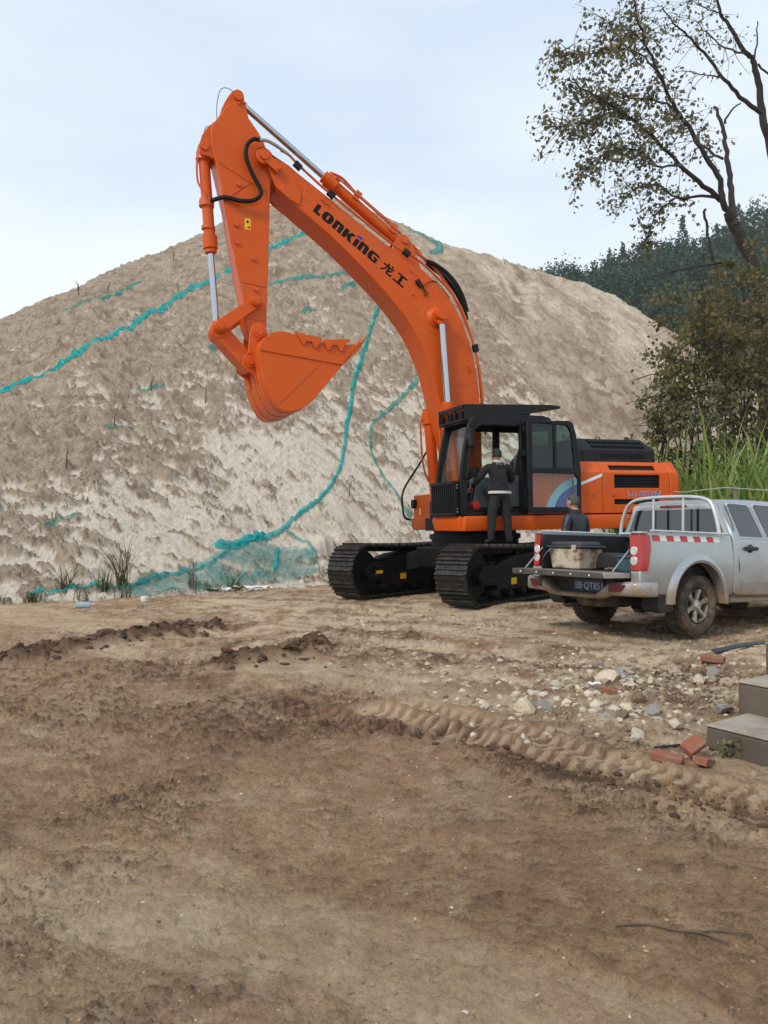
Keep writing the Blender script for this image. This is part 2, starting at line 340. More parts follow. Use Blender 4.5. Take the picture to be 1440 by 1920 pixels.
def earth_mat(name, base, base2, dark, light, red, bscale, bump, fine=40, dist=.02, rough=.9):
    m = bpy.data.materials.new(name); m.use_nodes = True; t = m.node_tree; n = t.nodes; k = t.links.new
    b = n['Principled BSDF']; b.inputs['Roughness'].default_value = rough; b.inputs['Specular IOR Level'].default_value = .25
    co = n.new('ShaderNodeTexCoord'); at = n.new('ShaderNodeAttribute'); at.attribute_name = 'mask'
    sp = n.new('ShaderNodeSeparateColor'); k(at.outputs['Color'], sp.inputs[0])
    def noise(sc, de=6, ro=.6):
        a = n.new('ShaderNodeTexNoise'); a.inputs['Scale'].default_value = sc; a.inputs['Detail'].default_value = de; a.inputs['Roughness'].default_value = ro
        k(co.outputs['Object'], a.inputs['Vector']); return a.outputs['Fac']
    def mix(f, a, c):
        x = n.new('ShaderNodeMix'); x.data_type = 'RGBA'; k(f, x.inputs['Factor'])
        for i, v in ((6, a), (7, c)):
            if isinstance(v, tuple): x.inputs[i].default_value = v
            else: k(v, x.inputs[i])
        return x.outputs[2]
    def mr(f, lo, hi):
        r = n.new('ShaderNodeMapRange'); r.inputs['From Min'].default_value = lo; r.inputs['From Max'].default_value = hi; k(f, r.inputs['Value']); return r.outputs['Result']
    def jig(f, nf, amt):      # roughen a mask's edge with fine noise
        a = n.new('ShaderNodeMath'); a.operation = 'MULTIPLY_ADD'; a.inputs[1].default_value = amt; k(nf, a.inputs[0]); k(f, a.inputs[2])
        s = n.new('ShaderNodeMath'); s.operation = 'SUBTRACT'; s.inputs[1].default_value = amt / 2; s.use_clamp = True; k(a.outputs[0], s.inputs[0])
        w = n.new('ShaderNodeMath'); w.operation = 'MULTIPLY'; w.use_clamp = True; k(s.outputs[0], w.inputs[0])
        g = n.new('ShaderNodeMapRange'); g.inputs['From Max'].default_value = .06; k(f, g.inputs['Value']); k(g.outputs['Result'], w.inputs[1]); return w.outputs[0]
    nf = noise(fine, 8, .7); nm = noise(fine * .15, 6, .6)
    c = mix(mr(nm, .35, .65), base, base2)
    c = mix(mr(nf, .30, .46), dark, c)
    c = mix(jig(sp.outputs[2], nm, .5), c, red)
    c = mix(jig(sp.outputs[1], nf, .8), c, light)
    c = mix(jig(sp.outputs[0], nf, .6), c, dark)
    k(c, b.inputs['Base Color'])
    u = n.new('ShaderNodeBump'); u.inputs['Strength'].default_value = bump; u.inputs['Distance'].default_value = dist
    h = n.new('ShaderNodeMath'); h.operation = 'ADD'; k(noise(bscale, 10, .75), h.inputs[0]); k(nf, h.inputs[1])
    k(h.outputs[0], u.inputs['Height']); k(u.outputs['Normal'], b.inputs['Normal']); return m

m_ground = earth_mat('earth', lin(187, 152, 115), lin(168, 134, 100), lin(94, 71, 52), lin(212, 187, 155), lin(162, 122, 95), 26, .9, 70, .03)
fine = np.concatenate([np.linspace(-1.5, -.70, 110)[:-1], np.linspace(-.70, .70, 720), np.linspace(.70, 1.5, 110)[1:]]); fa = np.arctan(fine)
az = np.concatenate([np.linspace(-math.pi, fa[0], 40)[:-1], fa, np.linspace(fa[-1], math.pi, 40)[1:]])
dep = np.concatenate([np.linspace(.3, 1.7, 10)[:-1], 1 / np.linspace(1 / 1.7, 1 / 27., 620), np.array([30, 35, 42, 55, 75, 110, 170, 300])])
rr = dep[:, None] / np.maximum(np.cos(az), .76)[None]
GX = rr * np.sin(az)[None]; GY = rr * np.cos(az)[None]
GZ, GM = ground_full(GX, GY)
grid_object('ground', GX, GY, GZ, GM, m_ground, kind='structure')
del GX, GY, GZ, GM

# ---- sand pile
def pile_full(x, y):
    x = np.asarray(x, float); y = np.asarray(y, float); a = x / np.maximum(y, .1)
    z = pile_smooth(x, y); b = np.interp(a, PA, PB); d = np.interp(a, PA, PD); t = (y - b) / (d - b)
    near = 1 / (1 + (y / 40) ** 2)
    wx = x + .6 * (fbm(x * .5, y * .5, 203, 3) - .5); wy = y * 1.25 + .6 * (fbm(x * .5, y * .5, 207, 3) - .5)
    # fresh slide on the right flank: streaks down the fall line, smoother sand
    edge = -.01 + .43 * (1 - np.clip(t, 0, 1)) ** 1.15 + .03 * (fbm(x * .35, y * .35, 211, 3) - .5)
    fan = ss(-.012, .03, a - edge)
    s_ = .49 * x - .87 * y; c_ = .87 * x + .49 * y
    wob = 2.2 * (fbm(x * .22, y * .22, 215, 3) - .5); streak = .6 * fbm(s_ * .13, (c_ + wob) * .55, 213, 5, .6) + .4 * fbm(x * .9, y * 1.1, 216, 5, .65); streak2 = fbm(s_ * .7, (c_ + wob) * 1.8, 217, 5, .65)
    z = z + fan * ((streak - .5) * .34 + (streak2 - .5) * .10 + (fbm(x * 2, y * 2.4, 219, 5, .6) - .5) * .34 + (fbm(x * 6, y * 7, 253, 3) - .5) * .09)
    # crusted brown lumps over pale loose sand
    big = fbm(wx * .33, wy * .33, 221, 3); crn = fbm(wx * 2.5 + wy * .45, wy * 3.8, 223, 6, .68)
    lvl = .455 + .05 * (1 - t) * ss(.75, .3, t) + (big - .5) * .30 - .10 * ss(.30, .62, t) - .05 * ss(-.1, -.5, a) * ss(.1, .3, t)
    lvl = lvl + .10 * ss(.42, .1, t) * ss(-.5, -.2, a)
    crust = ss(lvl - .03, lvl + .04, crn)
    lump = fbm(wx * 3.2, wy * 4.0, 227, 4)
    loose = 1 - fan
    z = z + loose * (crust * (.05 + .13 * (lump - .35)) + (fbm(wx * 5, wy * 6, 229, 3) - .5) * .06 * (.3 + crust) + (fbm(x * .25, y * .3, 231, 4) - .5) * .8 * ss(0, .1, t) * (1 - .5 * ss(.7, 1, t)) + (fbm(wx * 9, wy * 11, 243, 3) - .5) * .07)
    wd, wv = worley(wx * 1.9, wy * 2.4, 233); st = np.clip(1 - (wd / .42) ** 2, 0, 1) * (1 - .7 * ss(.6, 1, t))
    z = z + loose * st * (wv > .66) * .11 * ss(.02, .1, t) * (.2 + .8 * crust); z = z - loose * st * (wv < .2) * .10 * ss(.05, .1, t)
    wd, wv = worley(wx * 4.6, wy * 5.6, 235); st = np.clip(1 - (wd / .4) ** 2, 0, 1); z = z + st * (wv > .6) * .055 * (.2 + .8 * loose)
    wd, wv = worley(wx * 8.5 + lump, wy * 10.5, 245); st = ss(.5, .25, wd) * (wv > .62) * (.15 + .85 * np.clip(crust + fan, 0, 1)); z = z + st * .04; spk = st * (wv - .45)
    # slumped scarp by the machine's far track
    sc = np.exp(-((a + .06) / .05) ** 2) * np.exp(-((t - .05) / .05) ** 2); z = z + sc * (fbm(x * 1.2, y * 1.2, 237, 4) - .38) * 1.3
    gully = np.exp(-((a - .175 - .03 * (t - .7)) / .014) ** 2) * ss(.62, .7, t) * ss(.97, .9, t)
    dark = loose * crust * (.35 + .5 * ss(.55, .3, lump)) + fan * (.42 * ss(.47, .62, streak) + .2 * ss(.52, .62, streak2)) + gully * .8 * ss(.4, .55, streak2) + fan * .4 * ss(.53, .63, fbm(x * 2.6 + .8 * y, y * 3.4, 251, 6, .68))
    debris = np.exp(-((a - .305 + .25 * (t - .45)) / .022) ** 2) * np.exp(-((t - .45) / .2) ** 2); dark = dark + debris * .9 * ss(.48, .62, fbm(x * 3, y * 3, 239, 3)); z = z - gully * .25 + debris * .15 * (fbm(x * 4, y * 4, 241, 3))
    dark = dark + .55 * spk + .25 * loose * ss(.56, .66, fbm(wx * 6, wy * 8, 255, 4, .65))
    red = fan * (1 - ss(.0, .05, a - edge)) * .0 + ss(.03, .10, a) * (1 - fan) * ss(.75, .45, t) * .9 * ss(.36, .6, big + .2 * (streak - .5))
    light = (1 - crust) * loose * (.55 + .45 * ss(.6, .3, t)) + fan * ss(.52, .35, streak) * .5
    return z, np.stack([np.clip(dark, 0, 1), np.clip(light, 0, 1), np.clip(red, 0, 1)], -1)
def pz(x, y): return float(pile_full(np.array([x]), np.array([y]))[0][0])
m_pile = earth_mat('pile_sand', lin(202, 185, 162), lin(186, 167, 144), lin(144, 124, 103), lin(224, 210, 191), lin(168, 142, 118), 9, .9, 14, .08)
aa = np.concatenate([np.linspace(-.95, -.62, 40)[:-1], np.linspace(-.62, .46, 760), np.linspace(.46, .75, 40)[1:]])
tt = np.concatenate([np.linspace(-.06, .5, 340)[:-1], np.linspace(.5, 1.02, 230), np.linspace(1.03, 1.5, 24)])
b_ = np.interp(aa, PA, PB); d_ = np.interp(aa, PA, PD)
PY = b_[None] + (d_ - b_)[None] * tt[:, None]; PX = aa[None] * PY
PZ, PM = pile_full(PX, PY)
PZ[0] -= .3
grid_object('sand_pile', PX, PY, PZ, PM, m_pile, kind='structure')
del PX, PY, PZ, PM
# ------------------------------------------------------------------ excavator
from mathutils.geometry import tessellate_polygon
def plate(b, outer, holes, f0, f1):
    """flat sheet with holes: f0/f1 map an outline point to the two faces in 3-D"""
    loops = [list(outer)] + [list(h) for h in holes]
    tri = tessellate_polygon([[Vector((p[0], p[1], 0)) for p in l] for l in loops]); flat = [p for l in loops for p in l]; n = len(flat)
    fs = [tuple(t) for t in tri] + [tuple(n + i for i in reversed(t)) for t in tri]; o = 0
    for l in loops:
        k = len(l); fs += [(o + i, o + (i + 1) % k, n + o + (i + 1) % k, n + o + i) for i in range(k)]; o += k
    return b.add([f0(p) for p in flat] + [f1(p) for p in flat], fs)
def yplate(outer, holes, y0, y1, b=None):
    return plate(b or B(), outer, holes, lambda p: (p[0], y0, p[1]), lambda p: (p[0], y1, p[1]))
def rect(x0, x1, z0, z1): return [(x0, z0), (x1, z0), (x1, z1), (x0, z1)]
def circ(cx, cz, r, n=20, a0=0, a1=360): return [(cx + r * math.cos(R(a0 + (a1 - a0) * i / n)), cz + r * math.sin(R(a0 + (a1 - a0) * i / n))) for i in range(n if a1 - a0 == 360 else n + 1)]
def sp2(pts, k=4): return [(p.x, p.y) for p in spline([(a, c, 0) for a, c in pts], k)]

m_or = mat('orange_paint', (.64, .096, .002, 1), (.58, .083, .002, 1), 3, .42, spec=.28, coat=.03, c3=lin(176, 104, 62), c3scale=1.3, c3lo=.54, c3hi=.85, bump=.02, bscale=90, rvar=.15)
m_bk = mat('black_paint', lin(14, 15, 17), lin(10, 10, 12), 4, .45, spec=.3, c3=lin(42, 38, 34), c3scale=2.2, c3lo=.58, c3hi=.85)
m_hood = mat('hood_black', lin(24, 26, 30), lin(17, 18, 21), 5, .5, spec=.3, c3=lin(46, 43, 40), c3scale=3, c3lo=.62, c3hi=.9)
m_fr = mat('undercarriage_black', lin(11, 11, 12), lin(17, 16, 16), 6, .55, spec=.25, c3=lin(60, 51, 42), c3scale=3.5, c3lo=.62, c3hi=.85)
m_shoe = mat('track_steel', lin(36, 34, 33), lin(54, 49, 45), 12, .5, .35, bump=.15, bscale=40, c3=lin(120, 102, 84), c3scale=5, c3lo=.56, c3hi=.78)
m_chrome = mat('chrome', (.46, .48, .52, 1), None, rough=.16, metal=1)
m_steel = mat('zinc_fitting', (.45, .45, .44, 1), None, rough=.35, metal=.9)
m_hose = mat('hose_rubber', lin(12, 12, 12), lin(20, 19, 19), 30, .6, bump=.2, bscale=120, spec=.25)
m_dark = mat('dark_recess', lin(14, 14, 15), None, rough=.8)
m_glass = glass_mat('cab_glass', (.90, .95, .93, 1), .9)
m_glass2 = glass_mat('door_glass', (.40, .54, .52, 1), .9, opaque=.35, body=(.010, .022, .022, 1))
m_white = mat('white_film', lin(225, 226, 228), None, rough=.4)
m_blue = mat('blue_film', lin(12, 60, 150), None, rough=.4)
m_lblue = mat('pale_blue_film', lin(130, 195, 215), None, rough=.4)
m_text = mat('black_film', lin(9, 11, 15), None, rough=.55, spec=.2)
m_dotb = mat('blue_dot_film', lin(28, 30, 150), None, rough=.4)
m_yel = mat('yellow_film', lin(235, 180, 25), None, rough=.5)
m_seat = mat('seat_fabric', lin(62, 58, 54), lin(48, 45, 43), 20, .9)
m_grey = mat('grey_plastic', lin(84, 92, 98), lin(72, 78, 84), 8, .6)
m_red = mat('red_plastic', lin(170, 25, 20), None, rough=.5)
m_orp = mat('orange_pipe', (.60, .10, .006, 1), (.5, .075, .006, 1), 9, .45)

EX_C = Vector((1.74, 14.64, float(ground_base(1.74, 14.64)) - .015))
_up = Vector((-.015, -.015, 1)).normalized(); _f = Vector((-math.sin(R(41)), -math.cos(R(41)), 0)); _f = (_f - _up * _f.dot(_up)).normalized(); _l = _up.cross(_f)
EX_M = Matrix(((_f.x, _l.x, _up.x, EX_C.x), (_f.y, _l.y, _up.y, EX_C.y), (_f.z, _l.z, _up.z, EX_C.z), (0, 0, 0, 1)))
EX = thing('excavator', 'large orange crawler excavator with raised boom standing before the sand pile', 'excavator', matrix=EX_M)
HROT = (0, 0, R(-28))
def hp(name, b, m, bevel=.008, **kw): return mk(name, b, m, EX, bevel, rotation_euler=HROT, **kw)      # part on the turned upper works
def sp(par, name, b, m, bevel=0, **kw): return mk(name, b, m, par, bevel, **kw)                        # sub-part

# ---- undercarriage (track axes)
IX, IZ, IR = 1.98, .525, .44
def track_path(n):
    """points and directions at even spacing round the chain"""
    segs = []; N = 400; pts = []
    for i in range(100): t = i / 100; x = IX - 2 * IX * t; pts.append((x, IZ + IR - .05 * math.sin(math.pi * t)))          # top run, slight sag
    for i in range(100): a = math.pi / 2 + math.pi * i / 100; pts.append((-IX + IR * math.cos(a), IZ + IR * math.sin(a)))
    for i in range(100): t = i / 100; pts.append((-IX + 2 * IX * t, IZ - IR))
    for i in range(100): a = -math.pi / 2 + math.pi * i / 100; pts.append((IX + IR * math.cos(a), IZ + IR * math.sin(a)))
    P = np.array(pts + [pts[0]]); s = np.concatenate([[0], np.cumsum(np.hypot(*np.diff(P, axis=0).T))])
    q = (np.arange(n) + .3) / n * s[-1]; x = np.interp(q, s, P[:, 0]); z = np.interp(q, s, P[:, 1])
    x2 = np.interp((q + .02) % s[-1], s, P[:, 0]); z2 = np.interp((q + .02) % s[-1], s, P[:, 1]); return [(a, b, math.atan2(d - b, c - a)) for a, b, c, d in zip(x, z, x2, z2)]
shoe = B(); shoe.prism([(-.108, 0), (-.108, .02), (-.098, .065), (-.082, .065), (-.074, .024), (-.012, .024), (-.006, .055), (.010, .055), (.016, .024), (.070, .024), (.078, .060), (.094, .060), (.102, .02), (.125, .012), (.125, -.006), (.1, 0)], -.30, .30)
for yy in (-.12, .12):
    for xx in (-.05, .04): shoe.box(xx - .014, xx + .014, yy - .014, yy + .014, .02, .04)
shoe_me = shoe.mesh('track_shoe', m_shoe, 20)
lk = B(); lk.box(-.1, .1, -.12, -.07, -.09, 0); lk.box(-.1, .1, .07, .12, -.09, 0); lk.cyl((-.1, -.13, -.045), (-.1, .13, -.045), .035, n=8); link_me = lk.mesh('track_link', m_fr)
for side in (1, -1):
    yc = side * 1.2
    tk = B(); tk.box(-1.9, 1.55, yc - .14, yc + .14, IZ - .22, IZ + .2); tr = mk('track', tk, m_fr, EX, .02)
    for (x, z, a) in track_path(50):
        link('track_shoe', shoe_me, tr, location=(x, yc, z), rotation_euler=(0, -a + math.pi, 0)) 
        link('track_link', link_me, tr, location=(x, yc, z), rotation_euler=(0, -a + math.pi, 0))
    fr = B(); fr.prism([(1.35, .72), (1.0, .80), (.2, .86), (-1.2, .82), (-1.75, .70), (-1.75, .25), (1.5, .25), (1.62, .4), (1.62, .62)], yc - .27, yc + .27)
    fo = mk('track_frame', fr, m_fr, EX, .03)
    g = B(); g.prism([(1.62, .68), (1.95, .66), (2.1, .52), (1.98, .36), (1.62, .36)], yc - .24, yc + .29)
    for zz in (.42, .60): g.box(1.3, 1.98, yc - .26, yc + .305, zz, zz + .025)
    sp(fo, 'idler_guard', g, m_fr, .015)
    w = B(); w.lathe([(.05, -.14), (.36, -.14), (.38, -.06), (.30, -.03), (.30, .03), (.38, .06), (.36, .14), (.05, .14)], (IX, yc, IZ), (0, 1, 0), 28); mk('idler_wheel', w, m_fr, EX)
    w = B(); w.lathe([(.1, -.2), (.30, -.2), (.30, -.05), (.40, -.04), (.40, .04), (.30, .05), (.30, .24), (.16, .26)], (-IX, yc, IZ), (0, 1, 0), 26)
    for k in range(21):
        a = 2 * math.pi * k / 21; w.obox((-IX + .41 * math.cos(a), yc, IZ + .41 * math.sin(a)), (.04 * math.cos(a), 0, .04 * math.sin(a)), (0, .04, 0), (-.02 * math.sin(a), 0, .02 * math.cos(a)))
    mk('drive_sprocket', w, m_fr, EX)
    for k in range(8):
        w = B(); x = -1.45 + k * .42; w.lathe([(.05, -.2), (.10, -.2), (.115, -.12), (.08, -.1), (.08, .1), (.115, .12), (.10, .2), (.06, .25)], (x, yc, .215), (0, 1, 0), 14); mk('bottom_roller', w, m_fr, EX)
    for x in (-.75, .7):
        w = B(); w.lathe([(.05, -.18), (.085, -.16), (.085, .16), (.05, .18)], (x, yc, .80), (0, 1, 0), 12); mk('carrier_roller', w, m_fr, EX)
    st = B(); st.box(.95, 1.12, yc + .276, yc + .279, .33, .44); sp(fo, 'warning_sticker', st, m_yel)
ar = B(); yy = -1.2 + .308
ar.add([(1.62, yy, .50), (1.72, yy, .545), (1.72, yy, .52), (1.86, yy, .535), (1.80, yy, .50), (1.86, yy, .465), (1.72, yy, .48), (1.72, yy, .455)], [tuple(range(8))]); mk('travel_arrow_sticker', ar, m_yel, EX)
cf = B(); cf.box(-.85, .85, -.75, .75, .55, .92); cf.cyl((0, 0, .9), (0, 0, 1.08), .82, n=36)
for s in (1, -1):
    for x in (-.7, .7): cf.loft([[(x * .6 - .25, s * .6, .55), (x * .6 + .25, s * .6, .55), (x * .6 + .25, s * .6, .9), (x * .6 - .25, s * .6, .9)], [(x * 1.15 - .2, s * 1.05, .45), (x * 1.15 + .2, s * 1.05, .45), (x * 1.15 + .2, s * 1.05, .78), (x * 1.15 - .2, s * 1.05, .78)]])
mk('center_frame', cf, m_fr, EX, .02)
tb = B(); tb.lathe([(.70, 1.06), (.86, 1.06), (.86, 1.15), (.78, 1.16), (.78, 1.26), (.6, 1.26)], (0, 0, 0), (0, 0, 1), 40); mk('slewing_ring', tb, m_fr, EX)

# ---- upper frame
dk = B(); dk.box(-3.3, .58, -1.38, 1.38, 1.25, 1.46); dk.box(.582, 1.0, .46, 1.37, 1.252, 1.458); dk.box(.2, .86, -.38, .42, 1.22, 1.46)
for s in (-.36, .36): dk.prism([(-.35, 1.46), (.75, 1.46), (.75, 1.75), (.45, 2.3), (.1, 2.35), (-.25, 1.9)], s - .04, s + .04)
hp('upper_frame', dk, m_fr, .01)
for s in (1, -1):
    k = B(); xs = (1.12, 1.0, -1.30, -3.3)
    prof = lambda o: [(s * 1.36, 1.475), (s * (1.50 - o), 1.475), (s * (1.52 - o), 1.42), (s * (1.475 - o), 1.225), (s * 1.36, 1.225)]
    k.loft([[(x, y, z) for y, z in prof(o)] for x, o in (((1.0, .05), (.95, 0), (-1.3, 0), (-3.32, 0)) if s == 1 else ((.6, 0), (.5, 0), (-1.3, 0), (-3.32, 0)))]); o_ = hp('side_skirt', k, m_or, .008)
k = B(); k.loft([[(x, y, z) for x, z in ((.90, 1.476), (1.05, 1.476), (1.08, 1.42), (1.03, 1.225), (.90, 1.225))] for y in (.42, 1.38)] + [[(x, 1.44, z) for x, z in ((.90, 1.474), (1.02, 1.474), (1.04, 1.42), (.99, 1.23), (.90, 1.23))]]); hp('front_apron', k, m_or, .01)
k = B(); k.loft([[(.62, y, z) for y, z in rc] for rc in [[(-1.48, 1.26), (-.62, 1.26), (-.62, 1.93), (-1.48, 1.93)]]] + [[(x, y, z) for y, z in [(-1.48, z0), (-.62, z0), (-.62, z1), (-1.48, z1)]] for x, z0, z1 in ((.1, 1.26, 1.96),)]); k.prism([(.50, 1.23), (.64, 1.23), (.68, 1.30), (.67, 1.47), (.50, 1.49)], -1.485, -.40)
tbx = hp('tool_box', k, m_or, .02)
st = B(); st.box(.632, .636, -1.16, -1.06, 1.53, 1.67); sp(tbx, 'warning_sticker', st, m_yel)
b = B(); b.box(.63, .70, -1.45, -1.3, 1.66, 1.84); sp(tbx, 'work_light', b, m_bk, .02)
hr = B(); hr.tube(spline([(.70, -1.44, 1.44), (.82, -1.44, 1.47), (.87, -1.44, 1.62), (.86, -1.44, 2.02), (.5, -1.44, 2.56), (.2, -1.44, 3.0), (0, -1.44, 3.0), (-.1, -1.44, 2.7)], 5), .022, 8); hp('handrail', hr, m_bk, 0)

# ---- body panels, counterweight (cross-section chamfered at the shoulder)
YS, Z0, Z1, Z2 = 1.5, 1.50, 2.225, 2.44
def side_panel(name, x0, x1, holes, topholes=(), sgn=1, m=m_or):
    b = B(); plate(b, rect(x1, x0, Z0, Z1), holes, lambda p: (p[0], sgn * YS, p[1]), lambda p: (p[0], sgn * (YS - .035), p[1]))
    ln = math.hypot(.17, Z2 - Z1); f = lambda d: (lambda p: (p[0], sgn * (YS - .17 * p[1] / ln - d * .77), Z1 + .003 + (Z2 - Z1) * p[1] / ln - d * .62))
    plate(b, rect(x1, x0, 0, ln), topholes, f(0), f(.035))
    return hp(name, b, m, .007)
def slats(par, x0, x1, z0, z1, y, n, tilt=.03):
    for i in range(n):
        z = z0 + (z1 - z0) * (i + .5) / n; b = B(); b.obox(((x0 + x1) / 2, y, z), ((x1 - x0) / 2, 0, 0), (0, .018, -tilt * .4), (0, .002, .004)); sp(par, 'louvre', b, m_bk)
for s in (1, -1):
    pA = side_panel('hatch_door', -1.345, -1.812, [], sgn=s)
    pB = side_panel('hatch_door', -1.825, -3.318, [rect(-3.10, -2.07, 1.955, 2.195), rect(-3.08, -2.065, 1.655, 1.75)], [rect(-3.05, -2.01, .07, .19)], sgn=s)
    if s == 1:
        slats(pB, -3.10, -2.07, 1.955, 2.195, YS - .05, 4); slats(pB, -3.08, -2.065, 1.655, 1.75, YS - .05, 2)
        for par, x in ((pA, -1.60), (pB, -2.04)):
            b = B(); b.box(x - .055, x + .055, YS + .001, YS + .006, 1.80, 1.90); b.cyl((x, YS + .004, 1.85), (x, YS + .016, 1.85), .028, n=14); b.box(x - .045, x - .025, YS + .006, YS + .010, 1.815, 1.885); sp(par, 'latch', b, m_orp, .002)
        b = B(); b.add([(-1.352, YS + .003, 2.0), (-1.352, YS + .003, 2.055), (-1.805, YS + .003, 2.218), (-1.805, YS + .003, 2.16)], [(0, 1, 2, 3)]); sp(pA, 'white_stripe', b, m_white)
        for m_, off, bold, nm in ((m_white, .002, .0035, 'lettering_outline'), (m_blue, .0045, 0, 'lettering')):
            me = text_mesh('LG 6376N', .135, m_, .001, nm, bold); xs = [v.co.x for v in me.vertices]; w = max(xs) - min(xs); x0 = min(xs)
            for v in me.vertices: v.co = Vector((-2.345 - (v.co.x - x0) / w * .775, YS + off + v.co.z * .5, 1.803 + v.co.y))
            link(nm, me, pB, label='blue model lettering reading LG 6376N')
b = B(); b.box(-3.3, -1.36, -1.46, 1.46, 1.47, 1.9); b.prism([(-1.45, 1.9), (1.45, 1.9), (1.45, 2.21), (1.31, 2.40), (-1.31, 2.40), (-1.45, 2.21)], -3.3, -1.40, 'x'); hp('engine_bay', b, m_dark, 0)
tp = B(); tp.box(-3.32, -1.345, -1.325, 1.325, 2.405, 2.438); hp('deck_plate', tp, m_or, .006)
cwb = B(); rings = []
for x, sy, zt, zs, zb in ((-3.332, 1.0, Z2 + .012, Z1 + .012, 1.30), (-3.52, .997, Z2 + .014, Z1 + .012, 1.27), (-3.60, .96, 2.36, 2.2, 1.27), (-3.70, .90, 2.24, 2.1, 1.29), (-3.73, .62, 2.22, 2.08, 1.31)):
    rings.append([(x, sy * y, z) for y, z in [(1.503, zb), (1.503, zs), (1.335, zt), (-1.335, zt), (-1.503, zs), (-1.503, zb)]])
cwb.loft(rings); hp('counterweight', cwb, m_or, .02)

# ---- black engine hood with slotted top
hx0, hx1 = -1.45, -3.40
prof = [(1.02, 2.44), (1.02, 2.69), (.76, 2.925), (-.76, 2.925), (-1.02, 2.69), (-1.02, 2.44)]
h = B()
def hood_ring(x, sc, dz): return [(x, y * sc, 2.44 + (z - 2.44) * dz) for y, z in prof]
ln = math.hypot(.26, .235); f = lambda d: (lambda p: (p[0], 1.02 - .26 * p[1] / ln - d * .67, 2.69 + .235 * p[1] / ln - d * .74))
cells = []
for i in range(16):
    for j in range(2): x = -1.99 - i * .0785; cells.append([(x - .058, .05 + j * .135), (x, .05 + j * .135), (x + .016, .05 + j * .135 + .10), (x - .042, .05 + j * .135 + .10)])
plate(h, [(-3.39, 0), (-1.84, 0), (-1.84, ln), (-3.26, ln)], cells, f(0), f(.02))
mcells = [rect(-2.15 - i * .056 - .040, -2.15 - i * .056, 2.535 + j * .03, 2.535 + j * .03 + .018) for i in range(18) for j in range(3)]
plate(h, rect(-3.395, -1.84, 2.445, 2.688), mcells, lambda p: (p[0], 1.02, p[1]), lambda p: (p[0], 1.0, p[1]))
h.box(-3.26, -1.84, -.76, .76, 2.90, 2.925); h.box(-3.395, -1.84, -1.02, -1.0, 2.445, 2.688)
h.add([(-3.26, -.76, 2.925), (-1.84, -.76, 2.925), (-1.84, -1.02, 2.69), (-3.39, -1.02, 2.69)], [(0, 1, 2, 3)])
h.loft([[(x, y, z) for y, z in prof] for x in (-1.838, -1.80)]); h.loft([[(-1.80, y, z) for y, z in prof], [(-1.50, y * .97, 2.44 + (z - 2.44) * .9) for y, z in prof], [(-1.32, y * .9, 2.44 + (z - 2.44) * .58) for y, z in prof]])
h.add([(-3.395, 1.02, 2.445), (-3.395, 1.02, 2.69), (-3.262, .76, 2.924), (-3.262, -.76, 2.924), (-3.395, -1.02, 2.69), (-3.395, -1.02, 2.445)], [tuple(range(6))])
hd = hp('engine_hood', h, m_hood, 0)
b = B(); b.box(-3.2, -1.9, -.7, .72, 2.46, 2.66); sp(hd, 'radiator_core', b, m_dark)
for x in (-1.76, -2.32, -3.0):
    b = B(); b.tube(spline([(x - .04, .7, 2.92), (x - .04, .7, 2.965), (x + .04, .7, 2.965), (x + .04, .7, 2.92)], 3), .008, 6); sp(hd, 'lifting_eye', b, m_bk)
b = B(); b.cyl((-2.7, -.4, 2.92), (-2.7, -.4, 3.02), .06, n=14); sp(hd, 'exhaust_pipe', b, m_fr)

# ---- boom
top = sp2([(3.45, 7.40), (2.955, 7.085), (2.226, 6.606), (1.648, 6.245), (1.287, 6.067), (.947, 5.835), (.682, 5.60), (.47, 5.317), (.31, 5.0), (.178, 4.64), (.09, 4.301), (.035, 3.93), (0, 3.583), (-.02, 3.0), (-.02, 2.4)])
low = sp2([(.46, 2.3), (.62, 2.8), (.80, 3.426), (.89, 3.764), (.976, 4.08), (1.079, 4.363), (1.231, 4.69), (1.41, 4.98), (1.689, 5.305), (1.991, 5.612), (2.725, 6.264), (3.45, 6.80)])
poly = [(3.72, 7.51), (3.6, 7.51)] + top + [(.0, 2.15), (.1, 2.03), (.24, 1.99), (.38, 2.06)] + low + [(3.64, 6.95), (3.80, 7.10)]
bm_ = B(); bm_.prism(poly, -.30, .30); boom = hp('boom', bm_, m_or, .014)
b = B()
for s in (1, -1):
    y0, y1 = (.285, .322) if s == 1 else (-.322, -.285)
    b.prism(circ(4.036, 7.566, .155, 14, 55, 245) + [(3.84, 7.10), (3.60, 6.915), (3.42, 6.83), (3.38, 7.02), (3.50, 7.30), (3.62, 7.50), (3.74, 7.56), (3.90, 7.64)][0:], y0, y1)
    b.cyl((4.036, s * .31, 7.566), (4.036, s * .375, 7.566), .135, n=20)
sp(boom, 'boom_fork', b, m_or, .008)
b = B(); b.cyl((4.036, -.42, 7.566), (4.036, .42, 7.566), .075, n=16)
for s in (1, -1): b.obox((3.90, s * .385, 7.46), (.13, 0, .10), (0, .014, 0), (-.045, 0, .06)); b.cyl((3.80, s * .38, 7.37), (3.80, s * .42, 7.37), .03, n=10)
sp(boom, 'arm_pivot_pin', b, m_or, .004)
for s in (1, -1):
    b = B(); b.lathe([(.30, .300), (.295, .306), (.20, .308), (.13, .36), (.13, .40), (.09, .40)] if s == 1 else [(.30, -.300), (.295, -.306), (.20, -.308), (.13, -.36), (.13, -.40), (.09, -.40)], (.87, 0, 5.11), (0, 1, 0), 30); sp(boom, 'cylinder_boss', b, m_or)
